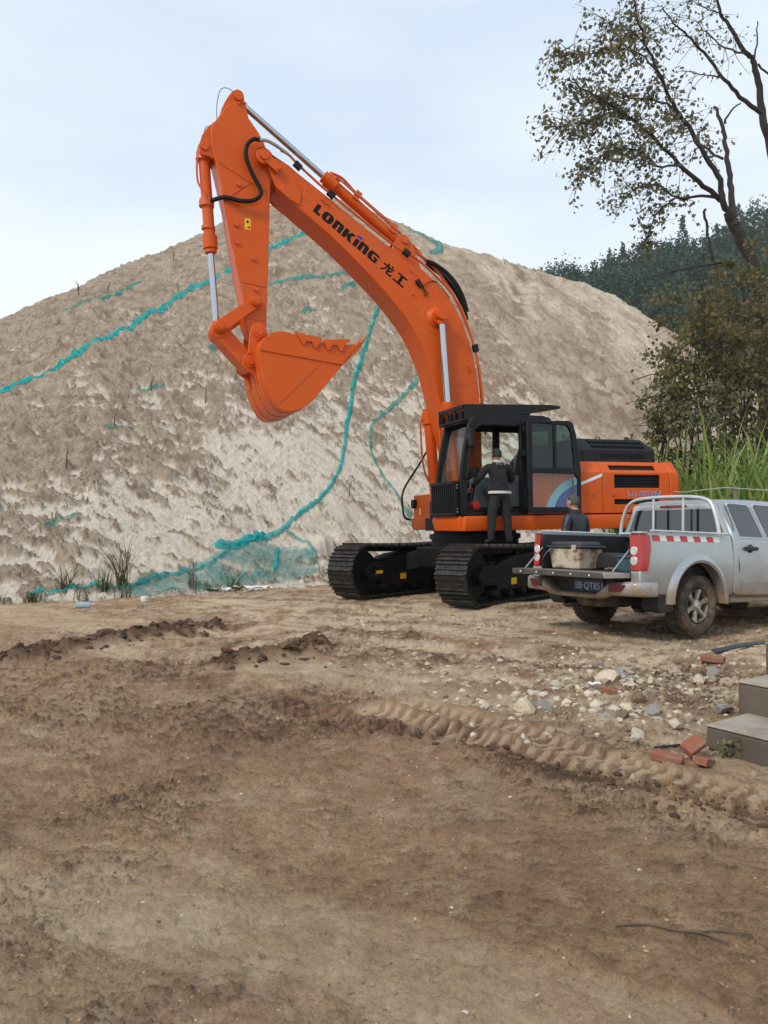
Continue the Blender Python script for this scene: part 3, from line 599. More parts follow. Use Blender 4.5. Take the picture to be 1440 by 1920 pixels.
for pa, pb in (((1.80, 6.33), (2.18, 5.80)), ((1.765, 6.30), (2.145, 5.77)), ((3.30, 7.28), (3.36, 6.78)), ((.05, 3.98), (.9, 3.80)), ((2.6, 6.75), (2.6, 6.75))):
    if pa != pb: b = B(); b.tube([(pa[0], .300, pa[1]), (pb[0], .300, pb[1])], .006, 6); sp(boom, 'weld_seam', b, m_orp)
for x, z in ((2.93, 6.93), (1.36, 5.92), (1.33, 5.50), (.22, 4.25), (.22, 4.19), (3.02, 6.99)):
    b = B(); b.cyl((x, .30, z), (x, .335, z), .022, n=10); sp(boom, 'bolt', b, m_orp)
# lettering on the boom: strokes laid along the boom axis
def letters(par, items, o, ux, uz, hgt, y, m):
    for pl in items:
        b = B(); P = [(o[0] + (u * ux[0] + v * uz[0]) * hgt, o[1] + (u * ux[1] + v * uz[1]) * hgt) for u, v in pl]
        b.prism(P, y, y + .0025); sp(par, 'letter', b, m, smooth=0)
def stroke(p0, p1, w):
    d = Vector((p1[0] - p0[0], p1[1] - p0[1])); d.normalize(); n = Vector((-d.y, d.x)) * w / 2
    return [(p0[0] - n.x, p0[1] - n.y), (p1[0] - n.x, p1[1] - n.y), (p1[0] + n.x, p1[1] + n.y), (p0[0] + n.x, p0[1] + n.y)]
nn = [(0, 0), (.44, 0), (.44, .70), (.54, .74), (.64, .70), (.64, 0), (1.08, 0), (1.08, .78), (.98, .95), (.85, 1.0), (0, 1.0)]
sh = lambda p, dx: [(u + dx, v) for u, v in p]
glyphs = [[(0, 0), (.82, 0), (.82, .26), (.44, .26), (.44, 1.0), (0, 1.0)],
          sh([(.62, 0), (.3, 0), (.08, .14), (0, .4), (0, .6), (.08, .86), (.3, 1.0), (.62, 1.0), (.62, .78), (.52, .74), (.50, .6), (.50, .4), (.52, .26), (.62, .22)], .96),
          sh([(.62, 0), (.94, 0), (1.16, .14), (1.24, .4), (1.24, .6), (1.16, .86), (.94, 1.0), (.62, 1.0), (.62, .78), (.72, .74), (.74, .6), (.74, .4), (.72, .26), (.62, .22)], .96),
          sh(nn, 2.36), sh([(0, 0), (.44, 0), (.44, .36), (.50, .36), (.80, 0), (1.28, 0), (.88, .50), (1.26, 1.0), (.80, 1.0), (.50, .64), (.44, .64), (.44, 1.0), (0, 1.0)], 3.60),
          sh([(0, 0), (.44, 0), (.44, .86), (0, .86)], 5.02), sh(nn, 5.62),
          sh([(1.22, 1.0), (.22, 1.0), (.05, .86), (0, .66), (0, .30), (.08, .1), (.25, 0), (1.26, 0), (1.26, .58), (.66, .58), (.66, .40), (.86, .40), (.86, .24), (.52, .24), (.46, .32), (.46, .68), (.52, .76), (1.34, .76)], 6.86)]
UX, UZ = (-.818, -.576), (-.576, .818); LO = (3.187, 6.775)
letters(boom, glyphs, LO, UX, UZ, .172, .3005, m_text)
letters(boom, [sh([(-.06, 1.02), (.5, 1.02), (.58, 1.30), (.02, 1.30)], 5.02)], LO, UX, UZ, .172, .3005, m_dotb)
long_ = [stroke((.02, .70), (.98, .70), .15), stroke((.42, 1.0), (.40, .62), .155), [(.34, .66), (.46, .64), (.36, .34), (.12, .0), (.0, .06), (.24, .36)], stroke((.56, .68), (.56, .155), .155), stroke((.52, .07), (.96, .07), .16), stroke((.93, .02), (.93, .22), .15), stroke((.86, .54), (.62, .30), .155), stroke((.66, .98), (.84, .86), .155)]
gong = [stroke((.08, .90), (.92, .90), .17), stroke((.5, .9), (.5, .1), .24), stroke((0, .06), (1.0, .06), .18)]
letters(boom, [[(8.68 + u * 1.45, v * 1.12 - .04) for u, v in g] for g in long_] + [[(10.42 + u * 1.42, v * 1.08 - .02) for u, v in g] for g in gong], LO, UX, UZ, .172, .3005, m_text)
# boom hoses and pipes
for pts, r, m_, nm in (
    ([(3.75, .36, 7.70), (3.62, .36, 7.66), (3.42, .34, 7.50), (3.15, .33, 7.30), (2.9, .33, 7.12), (2.2, .33, 6.66), (1.62, .33, 6.30), (1.25, .33, 6.14), (.92, .33, 5.90), (.62, .33, 5.64), (.40, .33, 5.36), (.26, .33, 5.05), (.13, .33, 4.66), (.04, .33, 4.3), (-.02, .33, 3.9), (-.05, .33, 3.55), (-.08, .33, 3.0)], .022, m_orp, 'hydraulic_pipe'),
    ([(1.45, .15, 6.52), (1.30, .15, 6.40), (1.0, .15, 6.22), (.8, .15, 6.06), (.6, .15, 5.82), (.44, .15, 5.6), (.3, .15, 5.35), (.12, .15, 4.95), (-.02, .15, 4.5), (-.1, .15, 3.9), (-.12, .15, 3.2)], .026, m_orp, 'hydraulic_pipe'),
    ([(1.0, .18, 6.18), (.84, .2, 6.13), (.6, .22, 5.98), (.42, .22, 5.80), (.28, .22, 5.56), (.20, .22, 5.30)], .042, m_hose, 'hydraulic_hose'),
    ([(.96, .06, 6.16), (.80, .06, 6.10), (.54, .06, 5.93), (.34, .06, 5.70), (.20, .06, 5.46), (.13, .06, 5.20)], .042, m_hose, 'hydraulic_hose'),
    ([(4.12, .40, 7.80), (4.22, .40, 7.80), (4.32, .36, 7.70), (4.33, .34, 7.50), (4.24, .34, 7.26), (4.10, .34, 7.00), (4.12, .34, 6.88), (4.24, .32, 6.80), (4.45, .30, 6.78), (4.68, .26, 6.82), (4.88, .10, 6.80)], .036, m_hose, 'hydraulic_hose'),
    ([(3.62, .36, 7.66), (3.80, .38, 7.75), (3.98, .40, 7.81), (4.12, .40, 7.80)], .03, m_steel, 'hose_fitting'),
    ([(1.20, .31, 5.72), (1.12, .33, 5.62), (1.10, .33, 5.48), (1.05, .33, 5.55), (1.14, .32, 5.64), (.95, .31, 5.78), (.80, .31, 5.72), (.6, .31, 5.50)], .007, m_hose, 'lamp_cable')):
    b = B(); b.tube(spline(pts, 6), r, 8); sp(boom, nm, b, m_)
for x, z, t in ((3.45, 7.50, .7), (2.86, 7.09, .7), (1.46, 6.23, .6), (.10, 4.60, 1.35)):
    b = B(); b.obox((x, .335, z), (.07 * math.cos(t), 0, .07 * math.sin(t)), (0, .04, 0), (-.05 * math.sin(t), 0, .05 * math.cos(t))); sp(boom, 'pipe_clamp', b, m_bk, .006)
b = B(); b.obox((1.22, .34, 5.70), (.05, 0, .06), (0, .03, 0), (-.03, 0, .025)); sp(boom, 'work_light', b, m_bk, .01)

# ---- cylinders
def cylinder(nm, y, p_base, p_gland, p_rod, rb, rg, rr_, pipe=None, cap=True):
    a, g, e = (Vector((p[0], y, p[1])) for p in (p_base, p_gland, p_rod)); d = (g - a).normalized(); par = B()
    par.cyl(a, g - d * .02, rb, n=20); o = hp(nm, par, m_or, .004)
    b = B(); b.cyl(g - d * .24, g - d * .02, rg, n=20); b.cyl(g - d * .02, g + d * .05, rg * .82, n=20); sp(o, 'gland', b, m_or, .006)
    b = B(); b.cyl(a + d * .02, a + d * .12, rg * 1.0, n=18); b.cyl(a - Vector((0, rb * 1.2, 0)), a + Vector((0, rb * 1.2, 0)), rb * 1.15, n=18); sp(o, 'base_eye', b, m_or, .006)
    b = B(); b.cyl(g + d * .05, e - d * rb * .9, rr_, n=18); sp(o, 'rod', b, m_chrome)
    b = B(); b.cyl(e - Vector((0, rb * 1.1, 0)), e + Vector((0, rb * 1.1, 0)), rb * 1.05, n=18); b.cyl(e - d * rb * 1.6, e, rr_ * 1.25, n=14); sp(o, 'rod_eye', b, m_or, .006)
    if pipe: b = B(); b.tube(spline(pipe, 5), .018, 7); sp(o, 'cylinder_pipe', b, m_orp)
    return o
ac = cylinder('arm_cylinder', 0, (1.42, 6.50), (2.86, 7.52), (4.41, 8.63), .10, .135, .055, [(2.70, .12, 7.50), (2.60, .14, 7.44), (2.2, .13, 7.16), (1.7, .13, 6.80), (1.52, .12, 6.66)])
b = B(); b.tube(spline([(2.78, .02, 7.62), (2.55, .02, 7.55), (2.32, .0, 7.36), (2.0, 0, 7.13), (1.6, 0, 6.85), (1.35, 0, 6.62), (1.10, .02, 6.42), (.96, .06, 6.22)], 5), .024, 7); sp(ac, 'cylinder_pipe', b, m_orp)
for x, z in ((2.30, 7.24), (1.62, 6.74)):
    b = B(); b.obox((x, 0, z), (.05, 0, .035), (0, .13, 0), (-.05, 0, .07)); sp(ac, 'pipe_bracket', b, m_orp, .006)
b = B()
for s in (-.16, .16): b.prism([(1.72, 6.24), (1.62, 6.46), (1.50, 6.62), (1.38, 6.60), (1.26, 6.42), (1.10, 5.98)], s - .03, s + .03)
b.cyl((1.42, -.22, 6.50), (1.42, .22, 6.50), .06); sp(boom, 'cylinder_bracket', b, m_or, .006)
for s in (1, -1): cylinder('boom_cylinder', s * .43, (.60, 1.78), (.735, 3.50), (.842, 5.133), .105, .135, .062, [(.86, s * .43, 3.38), (.90, s * .43, 3.2), (.86, s * .43, 2.5), (.76, s * .43, 2.2), (.62, s * .43, 2.06)])
b = B(); b.cyl((.842, -.53, 5.133), (.842, .53, 5.133), .075, n=16); b.cyl((.842, .5, 5.133), (.842, .545, 5.133), .10, n=16); sp(boom, 'cylinder_pin', b, m_or, .006)
bc = cylinder('bucket_cylinder', 0, (4.985, 7.655), (4.886, 6.0), (4.80, 4.66), .095, .125, .054, [(5.06, .05, 7.50), (5.10, .05, 7.42), (5.09, .06, 7.1), (4.98, .11, 6.9), (4.96, .1, 6.74)])
for q0, q1, rr0 in (((4.99, 0, 7.48), (4.975, 0, 7.56), .13), ((4.945, 0, 6.72), (4.94, 0, 6.84), .125), ((4.92, 0, 6.34), (4.917, 0, 6.40), .115)):
    b = B(); b.cyl(q0, q1, rr0, n=18); sp(bc, 'clamp_band', b, m_orp, .004)

# ---- arm
ap = [(4.41, 8.42), (4.337, 8.325), (4.226, 8.195), (4.09, 8.017), (4.00, 7.853), (3.90, 7.593), (3.885, 7.242), (3.90, 7.1), (3.918, 6.808), (3.956, 5.75), (3.981, 5.34), (4.00, 4.761), (4.03, 4.58), (4.11, 4.49), (4.21, 4.50), (4.30, 4.60), (4.37, 4.80), (4.402, 5.151), (4.436, 5.396), (4.506, 5.72), (4.574, 6.15), (4.665, 6.732), (4.803, 7.354), (4.87, 7.60), (4.894, 7.906), (4.856, 8.035), (4.72, 8.232), (4.62, 8.387), (4.53, 8.45)]
b = B(); b.prism(ap, -.225, .225); arm = hp('arm', b, m_or, .014)
b = B(); b.prism([(4.74, 8.15), (4.70, 8.36), (4.652, 8.47), (4.576, 8.609), (4.5, 8.711), (4.413, 8.753), (4.338, 8.716), (4.315, 8.607), (4.279, 8.462), (4.21, 8.15)], -.13, .13); sp(arm, 'cylinder_horn', b, m_or, .012)
b = B()
for s in (1, -1): b.prism([(4.82, 8.10), (4.946, 7.97), (5.032, 7.833), (5.087, 7.651), (5.071, 7.55), (5.012, 7.50), (4.915, 7.50), (4.84, 7.46)], s * .12, s * .20)
b.cyl((4.991, -.23, 7.655), (4.991, .23, 7.655), .075, n=16); sp(arm, 'cylinder_lug', b, m_or, .006)
b = B(); b.cyl((4.41, -.17, 8.63), (4.41, .17, 8.63), .085, n=18)
for x, z in ((4.40, 8.50), (4.33, 8.53)): b.cyl((x, .13, z), (x, .16, z), .022, n=8)
sp(arm, 'cylinder_pin', b, m_or, .004)
for x, z in ((4.49, 6.40), (4.475, 6.10), (4.22, 5.86), (4.17, 5.34), (4.44, 7.08)):
    b = B(); b.obox((x, .235, z), (.03, 0, .02), (0, .02, 0), (-.012, 0, .03)); sp(arm, 'welded_nut', b, m_orp, .004)
for pts in ([(4.76, .226, 7.40), (4.25, .226, 7.14), (3.95, .226, 7.02)], [(4.40, .226, 5.45), (4.02, .226, 5.40)], [(4.62, .226, 6.84), (4.35, .226, 7.06), (4.16, .226, 7.20)], [(4.34, .226, 4.84), (4.02, .226, 4.82)], [(4.38, .226, 5.38), (4.36, .226, 4.88)]):
    b = B(); b.tube(pts, .010, 6); sp(arm, 'weld_seam', b, m_orp)
b = B(); b.box(4.25, 4.35, .2255, .2275, 6.34, 6.53); st = sp(arm, 'warning_sticker', b, m_yel, label='yellow warning sticker with a black triangle')
b = B(); b.prism([(4.27, 6.45), (4.33, 6.45), (4.30, 6.51)], .228, .2285); b.box(4.262, 4.285, .228, .2285, 6.36, 6.40); b.box(4.262, 4.31, .228, .2285, 6.375, 6.385); sp(arm, 'sticker_print', b, m_text)
b = B(); b.tube(spline([(4.80, .2, 7.5), (4.74, .2, 7.1), (4.64, .2, 6.5), (4.56, .2, 6.0)], 4), .014, 6); sp(arm, 'grease_line', b, m_orp)
b = B(); b.tube(spline([(4.47, .0, 8.74), (4.55, .0, 8.80), (4.68, .0, 8.76), (4.75, 0, 8.5), (4.77, 0, 8.15), (4.93, 0, 8.08), (4.98, 0, 7.9), (4.98, 0, 7.7)], 6), .006, 5); sp(arm, 'grease_hose', b, m_hose)

# ---- bucket linkage and bucket
def bar(p, q, w0, w1, y0, y1, n=10):
    p, q = Vector(p), Vector(q); a = math.degrees(math.atan2(q.y - p.y, q.x - p.x))
    return circ(p.x, p.y, w0, n, a + 90, a + 270) + circ(q.x, q.y, w1, n, a - 90, a + 90)
for s in (1, -1):
    b = B(); b.prism(bar((4.189, 5.119), (4.791, 4.657), .095, .105, 0, 0), s * .235, s * .30); o = hp('arm_link', b, m_or, .008)
    b = B(); b.cyl((4.189, s * .23, 5.119), (4.189, s * .37, 5.119), .085, n=18); b.cyl((4.189, s * .3, 5.119), (4.189, s * .385, 5.119), .06, n=16); sp(o, 'pin', b, m_or, .005)
    b = B(); b.cyl((4.791, s * .20, 4.657), (4.791, s * .36, 4.657), .085, n=18); b.cyl((4.791, s * .3, 4.657), (4.791, s * .375, 4.657), .06, n=16); sp(o, 'pin', b, m_or, .005)
b = B(); b.prism(bar((4.80, 4.64), (4.294, 4.106), .13, .135, 0, 0), -.21, .21); o = hp('bucket_link', b, m_or, .012)
b = B(); b.cyl((4.79, -.22, 4.60), (4.79, .22, 4.60), .12, n=18); sp(o, 'link_boss', b, m_or, .01)
shell = [(2.54, 4.34), (2.62, 4.25), (2.842, 4.03), (3.066, 3.769), (3.326, 3.46), (3.44, 3.355), (3.56, 3.28), (3.707, 3.237), (3.855, 3.235), (3.977, 3.311), (4.072, 3.475), (4.155, 3.664), (4.189, 3.83), (4.223, 4.02), (4.244, 4.211), (4.205, 4.36), (4.059, 4.488), (3.936, 4.534)]
inner = [(x * .985 + .052 + (.02 if i < 8 else -.02), z + (.03 if 2 < i < 11 else 0)) for i, (x, z) in enumerate(shell)]
cx, cz = 3.45, 4.05
inner = []
for i, (x, z) in enumerate(shell):
    p = Vector(shell[max(i - 1, 0)]); q = Vector(shell[min(i + 1, len(shell) - 1)]); d = (q - p).normalized(); n = Vector((-d.y, d.x)); n = n if n.dot(Vector((cx - x, cz - z))) > 0 else -n; inner.append((x + n.x * .035, z + n.y * .035))
b = B(); b.prism(shell + inner[::-1], -.72, .72); bk = hp('bucket', b, m_or, .006)
sidep = shell + [(3.813, 4.536), (3.639, 4.495), (3.185, 4.40), (2.744, 4.398), (2.60, 4.41)]
for s in (1, -1):
    b = B(); b.prism(sidep, s * .715, s * .75); sp(bk, 'side_plate', b, m_or, .005)
    b = B(); b.prism([(4.235, 4.205), (4.195, 4.355), (4.055, 4.485), (3.936, 4.53), (3.813, 4.533), (3.639, 4.492), (3.185, 4.397), (2.75, 4.395), (2.61, 4.36), (2.845, 4.045)], s * .751, s * .768); sp(bk, 'wear_plate', b, m_or, .003)
    b = B(); b.prism([(3.669, 4.545), (3.595, 4.445), (3.522, 4.328), (3.49, 4.35), (3.47, 4.393), (3.37, 4.388), (3.335, 4.30), (3.308, 4.281), (3.28, 4.31), (3.20, 4.41), (3.20, 4.47), (3.45, 4.50)], s * .769, s * .80); sp(bk, 'side_cutter', b, m_or, .004)
    b = B(); b.prism([(3.185, 4.43), (3.15, 4.36), (3.105, 4.262), (3.07, 4.28), (3.012, 4.36), (2.934, 4.36), (2.90, 4.28), (2.871, 4.261), (2.84, 4.29), (2.80, 4.38), (2.71, 4.446), (2.71, 4.484), (3.05, 4.45)], s * .769, s * .80); sp(bk, 'side_cutter', b, m_or, .004)
    b = B(); b.tube([(3.93, s * .752, 3.36), (3.2, s * .752, 4.07)], .006, 6); sp(bk, 'weld_seam', b, m_orp)
    b = B(); b.prism([(3.98, 4.50), (4.02, 4.66), (4.08, 4.75), (4.17, 4.77), (4.26, 4.72), (4.30, 4.60), (4.32, 4.40), (4.34, 4.25), (4.43, 4.16), (4.43, 4.03), (4.34, 3.95), (4.24, 3.90), (4.18, 3.72), (4.12, 3.72), (4.15, 4.2), (4.1, 4.42)], s * .24, s * .31); o = sp(bk, 'ear_plate', b, m_or, .008)
    for x, z in ((4.145, 4.613), (4.294, 4.106)):
        b = B(); b.cyl((x, s * .30, z), (x, s * .345, z), .105, n=20); b.cyl((x, s * .3, z), (x, s * .365, z), .065, n=16)
        for dx in (-.06, .03): b.cyl((x + dx, s * .31, z - .13 if z > 4.3 else z + .14), (x + dx, s * .35, z - .13 if z > 4.3 else z + .14), .022, n=8)
        sp(bk, 'pin', b, m_or, .004)
b = B(); b.cyl((4.145, -.3, 4.613), (4.145, .3, 4.613), .10, n=18); b.cyl((4.294, -.3, 4.106), (4.294, .3, 4.106), .09, n=18); sp(bk, 'pivot_tube', b, m_or)
for y in (-.45, .0, .45):
    b = B(); pts = shell[5:15]; o2 = []
    for i, (x, z) in enumerate(pts):
        p = Vector(pts[max(i - 1, 0)]); q = Vector(pts[min(i + 1, len(pts) - 1)]); d = (q - p).normalized(); n = Vector((-d.y, d.x)); n = n if n.dot(Vector((cx - x, cz - z))) < 0 else -n; o2.append((x + n.x * .009, z + n.y * .009))
    b.prism([(x * 1.0, z) for x, z in pts] + o2[::-1], y - .09, y + .09); sp(bk, 'wear_strip', b, m_or, .004)
for y in (-.66, -.33, 0, .33, .66):
    b = B(); W = .09 if abs(y) < .6 else .1
    b.loft([[(2.82, y - W, 4.13), (2.82, y + W, 4.13), (2.72, y + W, 4.30), (2.72, y - W, 4.30)], [(2.62, y - W, 4.24), (2.62, y + W, 4.24), (2.55, y + W, 4.42), (2.55, y - W, 4.42)], [(2.525, y - W * .8, 4.335), (2.525, y + W * .8, 4.335), (2.475, y + W * .8, 4.48), (2.475, y - W * .8, 4.48)], [(2.35, y - W * .5, 4.615), (2.35, y + W * .5, 4.615), (2.335, y + W * .5, 4.645), (2.335, y - W * .5, 4.645)]]); o = sp(bk, 'tooth', b, m_or, .006)

# ---- cab
CY0, CY1 = .50, 1.50
fl = B(); fl.box(-.80, 1.02, CY0, CY1 - .01, 1.478, 1.56); cab = hp('cab', fl, m_bk, .01, label='black framed operator cab with its door swung open')
apil = [(.60, 3.17), (.778, 3.165), (.87, 3.03), (.965, 2.6), (1.045, 2.03), (1.03, 1.485), (.90, 1.485), (.905, 1.95), (.83, 2.5), (.755, 2.93), (.60, 3.02)]
for y0, y1 in ((CY1 - .08, CY1), (CY0, CY0 + .07)):
    b = B(); b.prism(apil, y0, y1); sp(cab, 'front_pillar', b, m_bk, .012)
    b = B(); b.prism(rect(-.25, -.125, 1.56, 3.04), y0, y1); sp(cab, 'door_pillar', b, m_bk, .012)
    b = B(); b.prism([(-.83, 1.56), (-.83, 2.9), (-.75, 3.1), (-.62, 3.1), (-.72, 2.9), (-.73, 1.56)], y0, y1); sp(cab, 'rear_pillar', b, m_bk, .012)
    b = B(); b.prism([(.62, 3.16), (.62, 3.02), (-.70, 3.02), (-.75, 3.11), (-.69, 3.16)], y0, y1); sp(cab, 'roof_rail', b, m_bk, .012)
    b = B(); b.box(-.8, 1.0, y0, y1, 1.562, 1.60); sp(cab, 'sill', b, m_bk, .006)
b = B(); b.loft([[(x, y, z) for y in (CY0 + .01, CY1 - .01) for z in ((zl, zh) if y < 1 else (zh, zl))] for x, zl, zh in ((.85, 3.06, 3.08), (.78, 3.08, 3.17), (.6, 3.12, 3.215), (-.6, 3.13, 3.215), (-.74, 3.12, 3.18), (-.82, 3.0, 3.05))]); sp(cab, 'roof', b, m_bk, .02)
b = B(); plate(b, rect(CY0 + .07, CY1 - .08, 1.56, 3.08), [rect(CY0 + .14, CY1 - .15, 2.25, 3.0)], lambda p: (-.80, p[0], p[1]), lambda p: (-.77, p[0], p[1])); sp(cab, 'rear_wall', b, m_bk)
b = B(); b.box(-.79, -.785, CY0 + .14, CY1 - .15, 2.25, 3.0); sp(cab, 'rear_window', b, m_glass)
b = B(); yplate(rect(-.72, .9, 1.60, 2.0), [], CY0 + .005, CY0 + .03, b); sp(cab, 'right_wall', b, m_bk)
b = B(); b.prism([(-.12, 2.0), (.90, 2.0), (.76, 2.95), (-.12, 3.02)], CY0 + .02, CY0 + .024); sp(cab, 'side_window', b, m_glass)
b = B(); b.prism([(-.72, 2.0), (-.25, 2.0), (-.25, 3.02), (-.70, 3.02)], CY0 + .02, CY0 + .024); sp(cab, 'side_window', b, m_glass)
b = B(); b.prism([(-.72, 2.30), (-.25, 2.30), (-.25, 3.02), (-.70, 3.02)], CY1 - .03, CY1 - .026); sp(cab, 'side_window', b, m_glass)
b = B(); xs = [(1.0, 2.03), (.955, 2.32), (.90, 2.6), (.84, 2.85), (.79, 3.05)]; b.quadgrid([[(x + .02 * math.sin(math.pi * j / 6), CY0 + .06 + (CY1 - CY0 - .13) * j / 6, z) for j in range(7)] for x, z in xs]); sp(cab, 'windscreen', b, m_glass)
b = B(); b.quadgrid([[(1.0 + .02 * math.sin(math.pi * j / 6), CY0 + .06 + (CY1 - CY0 - .13) * j / 6, z) for j in range(7)] for z in (1.56, 2.02)]); sp(cab, 'windscreen', b, m_glass)
b = B(); b.box(.98, 1.03, CY0 + .06, CY1 - .07, 2.0, 2.04); sp(cab, 'cross_bar', b, m_bk, .005)
# lower windscreen guard
b = B(); b.box(1.03, 1.12, CY1 - .12, CY1 - .07, 1.485, 2.07); b.box(1.10, 1.14, CY0 - .02, CY1 - .07, 2.02, 2.07); b.box(1.10, 1.14, CY0 - .02, CY1 - .07, 1.485, 1.53); b.box(1.04, 1.12, CY0 - .02, CY0 + .02, 1.485, 2.07); gd = sp(cab, 'screen_guard', b, m_bk, .006)
for i in range(11): b = B(); y = CY0 + .06 + i * .08; b.box(1.105, 1.135, y - .014, y + .014, 1.53, 2.02); sp(cab, 'guard_bar', b, m_bk)
for z in (1.55, 1.60, 1.95, 2.0): b = B(); b.cyl((1.075, CY1 - .071, z), (1.075, CY1 - .058, z), .012, n=8); sp(cab, 'bolt', b, m_steel)
# roof guard: sloped side cheeks and cross slats
for y0 in (CY0 - .05, CY1 - .05):
    b = B(); b.prism([(.93, 3.36), (.93, 3.09), (.85, 3.085), (-.5, 3.27), (-.95, 3.35), (-.97, 3.395), (-.77, 3.415)], y0, y0 + .03); sp(cab, 'guard_cheek', b, m_bk, .004)
for i in range(13): b = B(); x = .86 - i * .145; z = 3.345 + (.86 - x) * .03; b.obox((x, CY0 + .465, z), (.045, 0, -.02), (0, .46, 0), (.004, 0, .008)); sp(cab, 'guard_slat', b, m_bk)
b = B(); b.box(.91, .94, CY0 - .04, CY1 - .06, 3.30, 3.36); b.box(.91, .94, CY0 - .04, CY1 - .06, 3.09, 3.13)
for i in range(4): b.box(.915, .935, CY0 + .05 + i * .27, CY0 + .08 + i * .27, 3.13, 3.30)
sp(cab, 'guard_front', b, m_bk, .004)
for y in (CY0 + .2, CY1 - .35): b = B(); b.box(.82, .90, y, y + .16, 3.13, 3.27); sp(cab, 'work_light', b, m_bk, .02)
# orange lower side panel with blue swoosh, seen through the door glass
b = B(); b.box(-1.335, -.26, CY1 - .035, CY1 + .004, 1.50, 2.27); sp(cab, 'side_panel', b, m_or, .006)
b = B(); b.box(-.752, -.746, CY1 + .0045, CY1 + .006, 1.5, 2.27); sp(cab, 'panel_joint', b, m_dark)
o_ = circ(-1.37, 1.46, .86, 24, 5, 75); i_ = circ(-1.37, 1.46, .68, 24, 5, 75)
clip = lambda P: [(max(x, -1.33), min(max(z, 1.505), 2.265)) for x, z in P]
q = sp2([(-.58, 1.52), (-.68, 1.75), (-.82, 1.93), (-1.0, 2.06), (-1.32, 2.17)]); q2 = sp2([(-.74, 1.52), (-.84, 1.73), (-.96, 1.87), (-1.12, 1.96), (-1.32, 2.04)])
b = B(); b.prism(q + q2[::-1], CY1 + .0065, CY1 + .0075); sp(cab, 'pale_swoosh', b, m_lblue)
b = B(); b.prism(q2 + [(-1.32, 1.52)], CY1 + .0065, CY1 + .0075); sp(cab, 'blue_swoosh', b, m_blue)
# open door folded back along the side
dy0, dy1 = 1.60, 1.65
outer = [(-.165, 1.515), (-1.25, 1.51), (-1.25, 2.26), (-1.16, 2.90), (-1.10, 3.08), (-1.03, 3.12), (-.19, 3.10), (-.165, 3.06)]
wu = [(-.27, 2.29), (-1.13, 2.295), (-1.06, 2.90), (-1.01, 3.0), (-.95, 3.04), (-.30, 3.06), (-.27, 3.03)]
wl = [(-.27, 1.615), (-1.19, 1.61), (-1.19, 2.10), (-1.12, 2.19), (-.30, 2.205), (-.27, 2.18)]
b = B(); yplate(outer, [wu, wl], dy0, dy1, b); sp(cab, 'door', b, m_bk, .01)
b = B(); b.prism(wu, dy0 + .02, dy0 + .024); sp(cab, 'door_window', b, m_glass2)
b = B(); b.box(-.76, -.70, dy0 + .005, dy0 + .045, 2.29, 3.05); sp(cab, 'window_bar', b, m_bk, .005)
b = B(); b.prism(wl, dy0 + .02, dy0 + .024); sp(cab, 'door_window', b, m_glass)
for z in (2.95, 2.55, 1.85): b = B(); b.box(-.21, -.12, 1.50, 1.61, z - .05, z + .05); sp(cab, 'door_hinge', b, m_bk, .01)
b = B(); b.tube(spline([(-1.10, 1.60, 1.75), (-1.14, 1.56, 1.80), (-1.14, 1.56, 2.05), (-1.10, 1.60, 2.1)], 4), .014, 7); sp(cab, 'door_grip', b, m_bk)
b = B(); b.tube(spline([(.71, 1.50, 3.0), (.74, 1.57, 2.98), (.84, 1.58, 2.85), (.93, 1.58, 2.3), (.95, 1.57, 2.12), (.95, 1.50, 2.1)], 5), .016, 8); sp(cab, 'grab_rail', b, m_bk)
b = B(); b.loft([[(.86 + dx, 1.56 + dy * .2, z) for dx, dy in ((-.02, -.5), (.05, -.5), (.05, .5), (-.02, .5))] for z in (2.62, 2.64, 2.92, 2.94)]); mi = sp(cab, 'mirror', b, m_bk, .02)
b = B(); b.tube([(.78, 1.50, 2.62), (.84, 1.54, 2.64)], .014, 6); sp(cab, 'mirror_arm', b, m_bk)
b = B(); b.box(.0, .35, CY1 - .03, CY1 - .01, 1.565, 1.60); sp(cab, 'tread_plate', b, m_steel)
# interior
b = B(); b.loft([[(x, y, z) for x, z in ((-.50, 1.95), (.05, 2.0), (.05, 2.1), (-.50, 2.06))] for y in (.74, 1.24)]); b.box(-.45, 0, .78, 1.2, 1.6, 1.93); seat = sp(cab, 'seat', b, m_seat, .04)
b = B(); b.loft([[(x, y, z) for x, z in ((-.50, 2.06), (-.36, 2.06), (-.50, 2.72), (-.62, 2.72))] for y in (.76, 1.22)]); sp(cab, 'seat_back', b, m_seat, .05)
b = B(); b.loft([[(x, y, z) for x, z in ((-.60, 2.72), (-.47, 2.72), (-.48, 2.93), (-.60, 2.93))] for y in (.86, 1.12)]); sp(cab, 'headrest', b, m_seat, .04)
for y0, y1 in ((1.26, 1.40), (.56, .70)):
    b = B(); b.loft([[(x, y, z) for x, z in ((-.45, 1.62), (.30, 1.62), (.42, 2.12), (.30, 2.20), (-.45, 2.14))] for y in (y0, y1)]); sp(cab, 'console', b, m_grey, .02)
    b = B(); b.tube([(.28, (y0 + y1) / 2, 2.16), (.34, (y0 + y1) / 2, 2.34)], [.016, .026], 8); sp(cab, 'joystick', b, m_bk)
b = B(); b.tube([(.6, .95, 1.6), (.5, .95, 2.0), (.48, .95, 2.2)], .03, 8); b.box(.44, .52, .85, 1.05, 2.18, 2.34); sp(cab, 'monitor', b, m_bk, .01)
b = B(); b.prism([(.35, 1.6), (.80, 1.6), (.80, 1.95), (.66, 1.98)], .56, .64); sp(cab, 'side_console', b, m_grey, .01)
b = B(); b.cyl((.70, 1.28, 1.66), (.70, 1.42, 1.66), .075, n=16); sp(cab, 'fire_extinguisher', b, m_red, .01)
